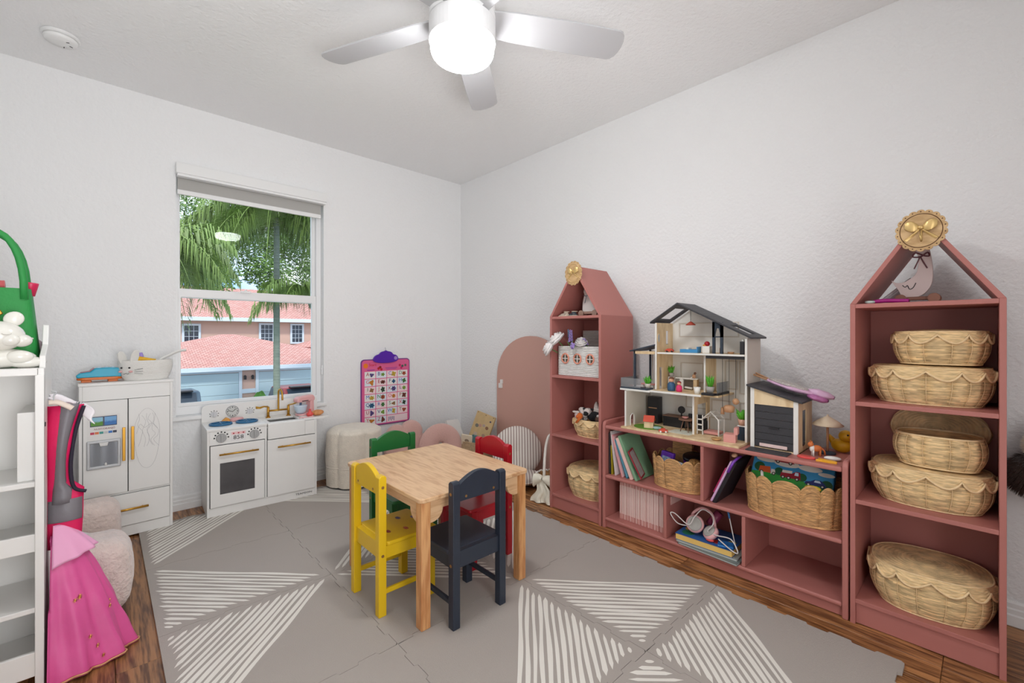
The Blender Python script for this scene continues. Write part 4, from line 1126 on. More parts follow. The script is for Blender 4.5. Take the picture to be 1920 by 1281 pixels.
for i, c in enumerate([(196, 40, 76), (222, 116, 58), (44, 150, 140), (206, 206, 206), (36, 112, 190), (40, 48, 70)]):
    scr('button', i/6+0.01, (i+1)/6-0.01, 0.572, 0.584, mat('button_%d' % i, c, 0.4))
dsp = frame_rect(px0-0.002, px1+0.004, 0.390, 0.540, (0.014, 0.014, 0.016, 0.016), -0.016, -0.007).build('ice_dispenser', m_silver, fdl, bevel=0.004, seg=3)
MB().grid(lambda u, v: (px0+0.010+(px1-px0-0.018)*u, -0.010+0.0025*math.cos((u-.5)*PI*2), 0.404+0.122*v), 20, 2).build('dispenser_niche', mat('niche_grey', (132, 136, 142), 0.3, metal=0.3), dsp, smooth=True)
MB().prism([(-0.018, 0.526), (0.018, 0.526), (0.014, 0.508), (-0.014, 0.508)], -0.018, -0.010, 'y').build('chute', m_panel, dsp, bevel=0.002, loc=((px0+px1)/2, 0, 0))
MB().lathe([(0.006, 0.404), (0.005, 0.414), (0.001, 0.420)], ((px0+px1)/2+0.008, -0.012, 0), 12).build('spout_nub', m_panel, dsp, smooth=True)
# child's pencil scribble on the right door
rg = random.Random(4); sp_ = MB()
def scrib(pts, r=0.00045): sp_.tube(spline([(p[0], -0.0074, p[1]) for p in pts], 5), r, 4)
scrib([(xm+0.06+0.055*math.cos(a)*(1+0.06*math.sin(3*a))+0.02, 0.52+0.165*math.sin(a)) for a in [i*PI/7 for i in range(15)]])
for k_ in range(6):
    x_ = xm+0.05+0.014*k_; scrib([(x_+rg.uniform(-.012, .012), 0.66-0.03*j-rg.uniform(0, .012)) for j in range(7)])
scrib([(xm+0.035, 0.55), (xm+0.05, 0.60), (xm+0.07, 0.58), (xm+0.10, 0.60), (xm+0.125, 0.57)])
sp_.build('pencil_scribble', mat('pencil', (150, 148, 150), 0.8), fdr)
def fw(x, y, z):
    c, s = math.cos(0.045), math.sin(0.045); return (0.294+x*c-y*s, 3.181+x*s+y*c, z+ZF)
# rope bunny basket
m_rope = mat('white_rope', (236, 234, 229), 0.85, bump=0.3, bscale=220)
rb = thing('rope_basket', 'white rope basket with a bunny face and ears on the play fridge', 'basket', fw(-0.108, 0.105, FH), 0.045)
hR = 0.108; nr = 20
def rope_wall(u, v):
    t = 2*PI*u; row = v*nr; d = 0.0022*abs(math.sin(PI*row)); s_ = 0.80+0.20*math.sin(min(1, v*1.15)*PI/2)
    x, y = sup(t, 0.122*s_, 0.078*s_, 2.3); q = math.hypot(x, y); return (x*(1+d/q), y*(1+d/q), hR*v)
m_ = MB().grid(rope_wall, 72, nr*4+1, cu=True); m_.build('coiled_body', m_rope, rb, smooth=True)
m_ = MB().grid(lambda u, v: (*sup(2*PI*u, 0.117*(0.80+.2*v), 0.073*(0.80+.2*v), 2.3), 0.004+(hR-0.004)*v), 72, 4, cu=True); disc(m_, 0.117*.82, 0.073*.82, 2.3, 0.004, 0, 4, 60); m_.build('lining', m_rope, rb, smooth=True)
MB().tube([(*sup(2*PI*i/72, 0.121, 0.077, 2.3), hR) for i in range(72)], 0.003, 6, closed=True).build('rim', m_rope, rb, smooth=True)
def ear(x0, y0, lean, h_=0.075):
    pts = [(-0.018, 0), (0.018, 0), (0.021, h_*0.5), (0.014, h_*0.88), (0, h_), (-0.014, h_*0.88), (-0.021, h_*0.5)]
    e = MB().prism(pts, -0.004, 0.004, 'y').build('ear', m_rope, rb, bevel=0.003, loc=(x0, y0, hR-0.006), rot=(0.15, lean, 0.5))
ear(-0.098, -0.030, -0.42, 0.068); ear(-0.060, -0.060, 0.12, 0.072)
fm = MB()
def on_rope(t, z): 
    x, y = sup(t, 0.1235, 0.0795, 2.3); return Vector((x, y, z))
for t in (-2.62, -2.20): p = on_rope(t, 0.072); fm.ball(p, (0.005, 0.004, 0.005), 8, 6)
fm.tube([on_rope(-2.52+0.03*i, 0.040-0.004*math.sin(PI*i/4)) for i in range(5)]+[on_rope(-2.34+0.03*i, 0.042-0.005*math.sin(PI*i/4)) for i in range(5)], 0.001, 4)
for z0_, z1_ in ((0.060, 0.066), (0.051, 0.051), (0.042, 0.036)): fm.tube([on_rope(-2.0, z0_), on_rope(-1.85, (z0_+z1_)/2), on_rope(-1.70, z1_)], 0.001, 4)
fm.build('stitched_face', m_ink, rb)
ck_ = MB(); [ck_.ball(on_rope(t, 0.051), (0.009, 0.005, 0.006), 10, 6) for t in (-2.70, -2.14)]; ck_.build('cheek', m_tpink, rb, smooth=True)
# things sticking out of it
tag(MB().tube(spline([(0, 0, 0.02), (0.03, 0.0, 0.07), (0.07, 0.0, 0.095), (0.115, 0.0, 0.118), (0.150, 0, 0.124)], 5), [0.010]*21, 8, flat=0.55).build('toy_ladle', m_white, smooth=True, loc=fw(-0.075, 0.085, FH+0.04)), 'white toy ladle handle reaching right out of the bunny basket', 'toy')
tag(MB().tube([(0, 0, 0.01), (0.03, 0, 0.02), (0.075, 0, 0.012), (0.10, 0, 0.010)], [0.012, 0.017, 0.013, 0.010], 12).build('toy_banana', mat('banana_yellow', (240, 186, 36), 0.45), smooth=True, loc=fw(-0.165, 0.105, FH+0.095)), 'yellow toy fruit lying across the bunny basket rim', 'toy food')
tag(MB().tube([(0, 0, 0), (0, 0.0, 0.06), (-0.003, 0, 0.080)], [0.011, 0.012, 0.009], 12).build('toy_tube', mat('lilac_plastic', (160, 140, 214), 0.4), smooth=True, loc=fw(-0.128, 0.125, FH+0.072)), 'lilac toy tube upright in the bunny basket', 'toy')
# toy train
m_teal = mat('toy_teal', (40, 168, 200), 0.4); m_tor = mat('toy_train_orange', (216, 112, 38), 0.4)
tn = thing('toy_boat', 'teal and orange toy boat on top of the play fridge', 'toy', fw(-0.300, 0.115, FH), 0.045)
prof = [(-0.092, 0.024), (0.085, 0.024), (0.088, 0.072), (0.03, 0.076), (-0.022, 0.074), (-0.040, 0.056), (-0.080, 0.050), (-0.095, 0.036)]
MB().prism(prof, -0.034, 0.034, 'y').build('hull', m_teal, tn, bevel=0.008, seg=3)
MB().prism(rrect(-0.092, 0.090, -0.037, 0.037, 0.03), 0.012, 0.026, 'z').build('bumper', m_tor, tn, bevel=0.003)
for x_ in (-0.055, 0.05): MB().box(x_-0.020, x_+0.020, -0.030, 0.030, 0, 0.013).build('foot', m_tor, tn, bevel=0.003)
MB().prism([(-0.023, 0.0745), (-0.041, 0.0565), (-0.078, 0.0515), (-0.076, 0.055), (-0.044, 0.060), (-0.028, 0.0765)], -0.022, 0.022, 'y').build('windscreen', mat('toy_mauve', (170, 128, 140), 0.5), tn)
for i in range(3): MB().cyl((-0.005+0.028*i, 0, 0.074), (-0.005+0.028*i, 0, 0.080), 0.010, 0.007, 14).build('button', m_tblue, tn)

# ================================================================== BY THE WINDOW WALL
m_boucle = mat('cream_plush', (238, 228, 212), 0.95, bump=0.6, bscale=140, var=0.08, vscale=30, sheen=0.5)
pf = thing('plush_pouf', 'cream plush flower shaped pouf between play kitchen and alphabet chart', 'pouf', (1.372, 3.200, ZF))
def pouf_fn(u, v):
    t = 2*PI*u; r = 0.205*(0.90+0.10*abs(math.cos(3*t))**0.6)
    if v < 0.74:
        q = v/0.74; z = 0.012+0.375*q; s_ = 0.965+0.035*math.sin(PI*q)-0.022*math.exp(-((q-0.36)/0.035)**2)
    else:
        q = (v-0.74)/0.26; z = 0.387+0.030*math.sin(PI/2*min(1, q*1.6)); s_ = 0.965*(1-q)**0.55
        s_ = max(s_, 0.001)
    n_ = 0.0035*noise.noise(Vector((math.cos(t)*6, math.sin(t)*6, z*14)))
    return ((r*s_+n_)*math.cos(t), (r*s_+n_)*math.sin(t), z)
MB().grid(pouf_fn, 120, 60, cu=True).build('cushion_body', m_boucle, pf, smooth=True)
MB().lathe([(0.17, 0), (0.18, 0.004), (0.18, 0.014)], n=30).build('base_disc', m_black, pf)
MB().tube([((0.2*(0.90+0.10*abs(math.cos(3*2*PI*i/120))**0.6))*math.cos(2*PI*i/120), (0.2*(0.90+0.10*abs(math.cos(3*2*PI*i/120))**0.6))*math.sin(2*PI*i/120), 0.148) for i in range(120)], 0.0045, 6, closed=True).build('seam_piping', m_boucle, pf, smooth=True)

# alphabet chart
m_mag = mat('chart_magenta', (226, 100, 150), 0.45, var=0.04, vscale=5); m_pur = mat('chart_purple', (88, 34, 168), 0.4); m_card = mat('card_white', (238, 236, 234), 0.5)
m_cpk = mat('card_pink', (246, 222, 226), 0.5); m_cbl = mat('card_blue', (226, 234, 242), 0.5); m_edge = mat('chart_edge', (116, 50, 130), 0.45)
ac = thing('alphabet_chart', 'pink alphabet chart with purple clip hanging on the wall', 'chart', (1.752, YB-0.012, 0.350))
CW, CH_ = 0.222, 0.552
MB().prism(rrect(-CW, CW, 0, CH_, 0.03), 0.0, 0.010, 'y').build('board', m_edge, ac, bevel=0.003)
sh_ = MB().prism(rrect(-CW+0.008, CW-0.008, 0.008, CH_-0.008, 0.026), -0.0012, 0.0, 'y').build('sheet', m_mag, ac)
cards = ['A', 'B', 'C', 'D', 'G', 'E', 'F', 'H', 'I', 'J', 'K', 'L', 'M', 'N', 'O', 'P', 'Q', 'R', 'S', 'X', 'U', 'V', 'W', 'T', 'Y', 'Z']
lc = [(170, 30, 40), (40, 100, 190), (220, 70, 90), (40, 50, 130), (30, 130, 60)]
pc = [(160, 74, 40), (84, 70, 130), (60, 120, 60), (206, 130, 40), (120, 160, 60), (150, 110, 70), (110, 50, 40), (200, 170, 60), (40, 70, 50), (30, 90, 130)]
gx0, gx1, gz0, gz1 = -CW+0.028, CW-0.022, 0.014, CH_-0.098
cwid = (gx1-gx0)/4; chei = (gz1-gz0)/7
q_ = random.Random(2)
for r_ in range(7):
    for c2 in range(4):
        i = r_*4+c2; x0 = gx0+cwid*c2+0.003; z1 = gz1-chei*r_-0.003; x1 = x0+cwid-0.006; z0 = z1-chei+0.006
        wide = i >= 26
        if i == 27: continue
        if wide: x1 += cwid
        cd = MB().box(x0, x1, -0.0022, -0.0012, z0, z1).build('letter_card', [m_card, m_cbl, m_cpk][(i*7) % 3], sh_)
        if not wide:
            text_mesh('letter', cards[i], 0.042, mat('letter_%d' % (i % 5), lc[(i*3) % 5], 0.5), cd, (x0+0.026, -0.0024, (z0+z1)/2+0.006), (PI/2, 0, 0))
            bx_, bz_ = x1-0.032, (z0+z1)/2; k_ = q_.randrange(3, 7); ph = q_.uniform(0, 6); sx_, sz_ = q_.uniform(0.014, 0.022), q_.uniform(0.013, 0.022)
            pts = [(bx_+sx_*math.cos(2*PI*j/20)*(1+0.25*math.sin(k_*2*PI*j/20+ph)), bz_+sz_*math.sin(2*PI*j/20)*(1+0.25*math.sin(k_*2*PI*j/20+ph))) for j in range(20)]
            MB().prism(pts, -0.0028, -0.0022, 'y').build('picture', mat('pic_%d' % (i % 10), pc[(i*3+1) % 10], 0.5, var=0.5, vscale=120), cd)
        else:
            tx = MB()
            for j in range(5): tx.box(x0+0.012+0.012*j, x0+0.018+0.012*j, -0.0026, -0.0022, z0+0.008+0.01*(j % 2), z1-0.012)
            tx.build('picture', mat('pic_text', (110, 120, 150), 0.6), cd)
sb_ = MB().cyl((-CW+0.040, -0.0012, CH_-0.052), (-CW+0.040, -0.003, CH_-0.052), 0.020, n=20).build('power_button', mat('chart_orange', (240, 130, 40), 0.4), sh_)
text_mesh('title', 'Start', 0.034, mat('title_red', (206, 26, 44), 0.5), sh_, (-CW+0.100, -0.0014, CH_-0.046), (PI/2, 0, 0))
tl = MB(); tl.box(-0.170, -0.105, -0.0018, -0.0012, CH_-0.090, CH_-0.086); tl.box(-0.01, 0.10, -0.0018, -0.0012, CH_-0.078, CH_-0.075); tl.box(0.0, 0.09, -0.0018, -0.0012, CH_-0.088, CH_-0.086); tl.build('title_rule', m_pur, sh_)
for x_, z2, c in ((-0.07, -0.078, (196, 30, 40)), (-0.045, -0.086, (196, 30, 40)), (-0.055, -0.068, (150, 40, 40)), (0.125, -0.058, (200, 40, 90)), (0.150, -0.066, (70, 96, 90)), (0.178, -0.060, (96, 110, 96)), (0.140, -0.080, (210, 40, 110))):
    MB().cyl((x_, -0.0012, CH_+z2), (x_, -0.0020, CH_+z2), 0.011, n=12).build('picture', mat('badge_%d_%d' % c[:2], c, 0.5), sh_)
cpts = [(-0.112, -0.012), (-0.105, 0.018), (-0.085, 0.034), (-0.062, 0.042), (-0.045, 0.058), (-0.015, 0.066), (0.0, 0.072), (0.015, 0.066), (0.048, 0.058), (0.068, 0.038), (0.095, 0.030), (0.112, 0.006), (0.104, -0.016), (0.06, -0.030), (0, -0.034), (-0.07, -0.030)]
cpp = [(p.x, p.y) for p in spline([(a, b, 0) for a, b in cpts], 3, True)]
cpo = MB().prism(cpp, -0.016, 0.0, 'y').build('clip', m_pur, ac, bevel=0.004, seg=3, loc=(-0.008, 0, CH_))
MB().cyl((0.086, -0.016, 0.006), (0.086, -0.018, 0.006), 0.015, n=18).build('speaker_dot', mat('lilac_dot', (170, 140, 206), 0.4), cpo)
MB().tube([(0.001, -0.004, 0.068), (0.001, -0.002, 0.085), (0.001, 0.004, 0.096)], 0.0022, 6).build('hook', m_silver, cpo)

# cushions
m_rose = mat('rose_terry', (222, 178, 168), 0.95, bump=0.7, bscale=150, sheen=0.4)
def flower_cushion(u, v):
    t = 2*PI*u; r = 0.205*(0.74+0.26*abs(math.cos(2.5*t+0.3))**0.6); s_ = math.sin(PI*v)**0.6
    return (r*s_*math.cos(t), -0.062*math.cos(PI*v)*(0.55+0.45*s_), r*s_*math.sin(t))
tag(MB().grid(flower_cushion, 100, 26, cu=True).build('flower_cushion', m_rose, smooth=True, loc=(1.842, 3.265, 0.198), rot=(-0.18, 0.0, -0.15)), 'dusty rose flower shaped cushion leaning under the alphabet chart', 'cushion')
dn = thing('donut_cushion', 'dusty rose ring cushion with hole, beside the flower cushion', 'cushion', (2.048, 3.07, 0.190), rot=(-0.16, 0, -0.30))
def donut(u, v):
    t = 2*PI*u; p = 2*PI*v; R_, r_ = 0.101, 0.078
    return ((R_+r_*math.cos(p))*math.cos(t), r_*0.62*math.sin(p), (R_+r_*math.cos(p))*math.sin(t))
MB().grid(donut, 64, 28, cu=True, cv=True).build('ring_body', m_rose, dn, smooth=True)

# corner book basket
m_sea = mat('seagrass', (190, 164, 130), 0.75, var=0.25, vscale=50)
cbk = thing('book_basket', 'square seagrass basket of picture books in the corner', 'basket', (2.325, 2.985, 0.0), 0.25)
def sq_weave(u, v):
    t = 2*PI*u; rows = 34; row = int(v*rows); ph = (v*rows) % 1
    x, y = sup(t, 0.105, 0.155, 6); q = math.hypot(x, y); w_ = math.cos(60*t+(PI if row % 2 else 0)); d = 0.002*math.sin(PI*ph)*(1+0.7*w_)
    return (x*(1+d/q), y*(1+d/q), 0.205*v)
mm = MB().grid(sq_weave, 360, 34*3+1, cu=True); mm.build('woven_body', m_sea, cbk, smooth=True)
mm = MB().grid(lambda u, v: (*sup(2*PI*u, 0.1, 0.15, 6), 0.004+0.2*v), 60, 3, cu=True); mm.box(-0.1, 0.1, -0.15, 0.15, 0.002, 0.006); mm.build('inside', m_sea, cbk)
MB().tube([(*sup(2*PI*i/80, 0.104, 0.154, 6), 0.207) for i in range(80)], 0.006, 6, closed=True).build('rim', m_sea, cbk, smooth=True)
def book(label, loc, rot, w_, h_, t_, cover, pages=(232, 226, 212), cat='book', name='book', group=None, print_col=None):
    b = thing(name, label, cat, loc, group=group, rot=rot)
    c = MB(); c.box(-t_/2, -t_/2+0.002, 0, w_, 0, h_); c.box(t_/2-0.002, t_/2, 0, w_, 0, h_); c.box(-t_/2, t_/2, -0.001, 0.0015, 0, h_)
    c.build('cover', cover, b, bevel=0.0005, seg=1)
    MB().box(-t_/2+0.002, t_/2-0.002, 0.0015, w_-0.004, 0.003, h_-0.003).build('pages', mat('pages_%d' % pages[0], pages, 0.8), b)
    if print_col:
        for k_, (y_, z_, s_, cc) in enumerate(print_col): MB().prism([(y_+s_*math.cos(2*PI*j/12), z_+s_*0.8*math.sin(2*PI*j/12)) for j in range(12)], -t_/2-0.0006, -t_/2, 'x').build('cover_print', mat('print_%d_%d_%d' % cc, cc, 0.6), b)
    return b
book('tan picture book with small animal prints standing in the corner basket', (2.360, 2.865, 0.166), (0.20, 0.30, 0.18), 0.215, 0.250, 0.012, mat('cover_tan', (206, 178, 130), 0.6, var=0.1, vscale=20),
     print_col=[(0.05, 0.14, 0.018, (150, 110, 84)), (0.09, 0.15, 0.016, (180, 160, 150)), (0.13, 0.14, 0.018, (196, 150, 130)), (0.165, 0.13, 0.020, (120, 120, 110)), (0.06, 0.07, 0.02, (170, 140, 120)), (0.15, 0.06, 0.02, (200, 180, 160)), (0.035, 0.20, 0.010, (80, 76, 100)), (0.015, 0.24, 0.005, (90, 80, 50)), (0.105, 0.238, 0.005, (90, 80, 50)), (0.2, 0.24, 0.005, (90, 80, 50))])
book('white board book leaning left in the corner basket', (2.262, 3.072, 0.130), (-0.50, 0.06, 0.2), 0.02, 0.26, 0.15, mat('cover_white', (228, 226, 222), 0.5))
book('small cream folded book low in the corner basket', (2.275, 2.935, 0.120), (0.1, -0.25, 0.5), 0.10, 0.150, 0.014, mat('cover_cream', (226, 214, 190), 0.6), print_col=[(0.05, 0.1, 0.02, (150, 130, 110)), (0.03, 0.06, 0.014, (110, 130, 140))])
tag(MB().box(-0.006, 0.006, -0.05, 0.05, 0, 0.15).build('photo_card', mat('photo_teal', (90, 130, 134), 0.5, var=0.5, vscale=40), bevel=0.001, loc=(2.285, 2.885, 0.125), rot=(0.15, -0.2, 0.3)), 'small teal picture card in the corner basket', 'card')

# arch board on the wall
m_arch = mat('arch_pink', (208, 164, 150), 0.6)
ab = thing('arch_board', 'dusty pink arched board against the wall beside the corner bookcase', 'arch board', (2.508, 2.49, 0.0))
ap = [(0.405, 0), (0.405, 0.72)] + [(0.405*math.cos(PI*i/24), 0.72+0.375*math.sin(PI*i/24)**0.9) for i in range(1, 24)] + [(-0.405, 0.72), (-0.405, 0)]
MB().prism(ap, 0.0, 0.018, 'x').build('panel', m_arch, ab, bevel=0.002)
lt = MB().box(-0.020, 0.0, 0.328, 0.362, 0.650, 0.690).build('latch', m_white, ab, bevel=0.002)
MB().box(-0.016, 0.0, 0.322, 0.345, 0.690, 0.722).build('latch_plate', m_white, lt, bevel=0.002)

# striped round cushion seat and bow basket
def stripe_mat(name, c1, c2, freq, axis='X'):
    m = bpy.data.materials.new(name); m.use_nodes = True; t = m.node_tree; p = t.nodes['Principled BSDF']; p.inputs['Roughness'].default_value = 0.9
    g = t.nodes.new('ShaderNodeTexCoord'); sp = t.nodes.new('ShaderNodeSeparateXYZ'); mu = t.nodes.new('ShaderNodeMath'); mu.operation = 'MULTIPLY'; mu.inputs[1].default_value = freq
    si = t.nodes.new('ShaderNodeMath'); si.operation = 'SINE'; rp = t.nodes.new('ShaderNodeValToRGB'); rp.color_ramp.elements[0].position = 0.45; rp.color_ramp.elements[1].position = 0.55
    rp.color_ramp.elements[0].color = lin(c1)+(1,); rp.color_ramp.elements[1].color = lin(c2)+(1,)
    ma = t.nodes.new('ShaderNodeMath'); ma.operation = 'MULTIPLY_ADD'; ma.inputs[1].default_value = 0.5; ma.inputs[2].default_value = 0.5
    L = t.links; L.new(g.outputs['Object'], sp.inputs[0]); L.new(sp.outputs[axis], mu.inputs[0]); L.new(mu.outputs[0], si.inputs[0]); L.new(si.outputs[0], ma.inputs[0]); L.new(ma.outputs[0], rp.inputs['Fac']); L.new(rp.outputs['Color'], p.inputs['Base Color'])
    return m
m_tick = stripe_mat('ticking_stripe', (176, 160, 152), (234, 228, 220), 300)
cs = thing('striped_seat', 'round ticking striped floor seat leaning by the arch board', 'floor seat', (2.262, 2.375, 0), -0.72)
def puff(cx, cy, cz, rx, ry, rz, tilt=0):
    return MB().grid(lambda u, v: (rx*math.cos(2*PI*u)*math.sin(PI*v)**0.7, -ry*math.cos(PI*v)*(0.5+0.5*math.sin(PI*v)**0.5), rz*math.sin(2*PI*u)*math.sin(PI*v)**0.7), 60, 20, cu=True)
puff(0, 0, 0, 0.190, 0.055, 0.190).build('back_cushion', m_tick, cs, smooth=True, loc=(0, 0.085, 0.215), rot=(-0.25, 0, 0))
puff(0, 0, 0, 0.185, 0.055, 0.150).build('seat_cushion', m_tick, cs, smooth=True, loc=(0, -0.055, 0.062), rot=(PI/2-0.10, 0, 0))
MB().tube([(0.19*math.cos(2*PI*i/60), 0.19*math.sin(2*PI*i/60)*0.8+0.0, 0) for i in range(60)], 0.004, 6, closed=True).build('piping', m_tick, cs, smooth=True, loc=(0, -0.055, 0.062))
hbk = thing('bow_basket', 'small wicker basket with white wrapped handle and large bow', 'basket', (2.218, 2.010, 0.0), 0.3)
weave(MB(), lambda v: (0.165*v, 0.80+0.2*v), 0.088, 0.088, 2.0, 28, 13).build('woven_body', m_wick2, hbk, smooth=True)
inner(MB(), 0.088, 0.088, 2.0, 0.165, 0.97, 0.77).build('inside', m_wick2, hbk, smooth=True)
m_cotton = mat('white_cotton', (236, 232, 222), 0.9, bump=0.3, bscale=40)
m_satin = mat('cream_satin', (232, 226, 208), 0.35, bump=0.25, bscale=14)
cf = MB(); cf.tube([((0.089+0.006*math.sin(16*2*PI*i/96))*math.cos(2*PI*i/96), (0.089+0.006*math.sin(16*2*PI*i/96))*math.sin(2*PI*i/96), 0.166-0.007*abs(math.sin(8*2*PI*i/96))) for i in range(96)], 0.006, 6, closed=True); cf.build('ruffle_trim', m_cotton, hbk, smooth=True)
MB().tube([(-0.092*math.cos(PI*i/20), 0, 0.155+0.270*math.sin(PI*i/20)**0.85) for i in range(21)], 0.0095, 10).build('handle', m_cotton, hbk, smooth=True)
bw = MB(); bw.ball((-0.100, 0, 0.160), (0.016, 0.014, 0.016), 12, 8)
bow = bw.build('bow_knot', m_satin, hbk, smooth=True)
for s in (-1, 1):
    MB().grid(lambda u, v: (-0.108+0.026*math.sin(2*PI*u), s*(0.005+0.062*v)+0.0, 0.160+(0.010+0.034*v**0.6)*math.cos(2*PI*u)-0.02*v*v), 18, 8, cu=True).build('bow_loop', m_satin, bow, smooth=True)
    MB().grid(lambda u, v: (-0.112-0.012*math.sin(6*u)*v-0.02*v, s*(0.010+0.030*v)+(u-0.5)*(0.020+0.060*v)+0.01*math.sin(9*v), 0.160-0.152*v), 10, 16).build('bow_tail', m_satin, bow, smooth=True)

# ================================================================== LEFT: WHITE SHELF, CLOTHES, ARMCHAIR
SX0, SX1, SY0, SY1, SZ = -0.545, -0.134, 2.0, 2.262, 0.998
ws = thing('white_storage_shelf', 'white open toy storage shelf at the left edge of the room', 'shelf', ((SX0+SX1)/2, SY0, 0.0))
sxc = (SX0+SX1)/2; hw_ = (SX1-SX0)/2; sdp = SY1-SY0
def wbx(name, x0, x1, y0, y1, z0, z1, bev=0.002, m=None, par=None): return MB().box(x0-sxc, x1-sxc, y0-SY0, y1-SY0, z0, z1).build(name, m or m_white, par or ws, bevel=bev)
# right side panel with a raised, stepped back corner
sp2 = [(0.0, 0.0), (sdp, 0.0), (sdp, 1.135), (sdp-0.10, 1.135), (sdp-0.13, 1.07), (sdp-0.215, 1.035), (sdp-0.225, 0.998), (0.0, 0.998)]
MB().prism(sp2, hw_-0.014, hw_, 'x').build('side_panel', m_white, ws, bevel=0.002)
wbx('side_panel', SX0, SX0+0.014, SY0, SY1, 0, SZ)
wbx('stile', SX1-0.020, SX1, SY0-0.004, SY0+0.012, 0, SZ-0.020)
wbx('top_board', SX0-0.004, SX1-0.0145, SY0-0.006, SY1, SZ-0.022, SZ)
wbx('back_board', SX0+0.014, SX1-0.014, SY1-0.006, SY1, 0.03, SZ-0.022)
for z in (0.63, 0.43, 0.24, 0.045): wbx('shelf_board', SX0+0.014, SX1-0.014, SY0+0.006, SY1-0.006, z, z+0.016)
wbx('bin_front', SX0+0.014, SX1-0.020, SY0+0.002, SY0+0.014, 0.43, 0.485)
wbx('bin_front', SX0+0.014, SX1-0.020, SY0+0.002, SY0+0.014, 0.045, 0.120)
wbx('inner_box', SX1-0.060, SX1-0.020, SY0+0.03, SY1-0.01, 0.646, 0.86)
MB().cyl((hw_, 0.02, 0.82), (hw_+0.002, 0.02, 0.82), 0.007, n=12).build('screw', m_black, ws)
for z in (0.86, 0.60): MB().cyl((hw_, 0.13, z), (hw_+0.035, 0.13, z+0.008), 0.006, n=10).build('peg', m_white, ws)

m_cer = mat('white_ceramic', (232, 230, 222), 0.18)
bn = thing('bunny_figurine', 'glossy white ceramic bunny lying on the white shelf', 'figurine', (-0.232, 2.062, SZ), 0.1)
def blob(name, parent, c, r, m, n=22, k_=14): return MB().ball(c, r, n, k_).build(name, m, parent, smooth=True)
blob('body', bn, (-0.02, 0, 0.032), (0.098, 0.042, 0.032), m_cer)
blob('head', bn, (-0.004, -0.012, 0.100), (0.058, 0.046, 0.046), m_cer)
blob('muzzle', bn, (0.044, -0.022, 0.086), (0.024, 0.024, 0.020), m_cer)
blob('cheek', bn, (0.020, -0.044, 0.088), (0.022, 0.014, 0.018), m_cer)
blob('haunch', bn, (-0.040, -0.028, 0.034), (0.044, 0.026, 0.032), m_cer)
blob('paw', bn, (0.040, -0.030, 0.036), (0.030, 0.018, 0.020), m_cer); blob('paw', bn, (0.055, -0.012, 0.018), (0.044, 0.022, 0.018), m_cer); blob('paw', bn, (0.050, 0.018, 0.020), (0.036, 0.015, 0.018), m_cer)
blob('nose', bn, (0.066, -0.024, 0.092), (0.004, 0.005, 0.003), mat('ceramic_shade', (196, 192, 184), 0.3), 10, 8)
MB().tube([(0.014+0.010*math.cos(a_), -0.0575, 0.108+0.004*math.sin(a_)) for a_ in [PI+PI*i/6 for i in range(7)]], 0.0012, 5).build('eyelid', mat('ceramic_shade', (196, 192, 184), 0.3), bn)
for x_, a_ in ((0.018, 0.55), (-0.040, -0.25)):
    MB().ball((0, 0, 0.020), (0.022, 0.010, 0.024), 16, 10).build('ear', m_cer, bn, smooth=True, loc=(x_, -0.004, 0.136), rot=(0, a_, 0))
m_felt = mat('green_felt', (34, 138, 62), 0.6, bump=0.15, bscale=90)
gt = thing('green_tote', 'green tote basket with looped handles behind the ceramic bunny', 'tote', (-0.258, 2.180, SZ), 0.0)
def tote(u, v):
    t = 2*PI*u; s_ = 0.105-0.022*v; x, y = sup(t, s_, 0.060-0.012*v, 5); return (x, y, 0.255*v)
mm = MB().grid(tote, 48, 10, cu=True).build('body', m_felt, gt, smooth=False); so = mm.modifiers.new('thick', 'SOLIDIFY'); so.thickness = 0.005
MB().box(-0.09, 0.09, -0.05, 0.05, 0.002, 0.006).build('bottom', m_felt, gt)
for s in (-1, 1):
    MB().tube([(0.070*math.cos(PI*i/16), s*0.044, 0.22+0.215*math.sin(PI*i/16)**0.8) for i in range(17)], 0.0105, 10, flat=0.8).build('handle', m_felt, gt, smooth=True)
cup_m = mat('toy_coral', (228, 108, 112), 0.4)
tag(MB().lathe([(0.014, 0), (0.019, 0.04), (0.019, 0.044)], n=18).build('toy_cup', mat('toy_cerise', (206, 40, 84), 0.4), smooth=True, loc=(-0.182, 2.19, SZ+0.235), rot=(0, 0.1, 0)), 'small cerise toy cup peeking above the green tote', 'toy cup')
tag(MB().cyl((-0.05, 0, 0), (0.05, 0, 0.004), 0.018, n=18).build('toy_roll', cup_m, smooth=True, loc=(-0.285, 2.185, SZ+0.260)), 'coral toy roll lying across the green tote', 'toy')
tag(MB().tube([(0.022*math.cos(2*PI*i/24)+0.006*math.sin(5*i), 0.0, 0.03+0.030*math.sin(2*PI*i/24)) for i in range(24)], 0.004, 6, closed=True).build('gold_chain', m_gold, smooth=True, loc=(-0.262, 2.118, SZ+0.150)), 'gold toy necklace draped over the front of the green tote', 'necklace')
tag(MB().grid(lambda u, v: (0.018*math.sin(PI*v)**0.6*math.cos(2*PI*u), 0.018*math.sin(PI*v)**0.6*math.sin(2*PI*u), 0.088*v), 20, 14, cu=True).build('spotted_egg', mat('pale_pink_plastic', (240, 214, 224), 0.35, var=0.12, vscale=60), smooth=True, loc=(-0.168, 2.235, SZ+0.0005), rot=(0, 0.05, 0)), 'pale pink plastic bottle beside the green tote', 'toy')

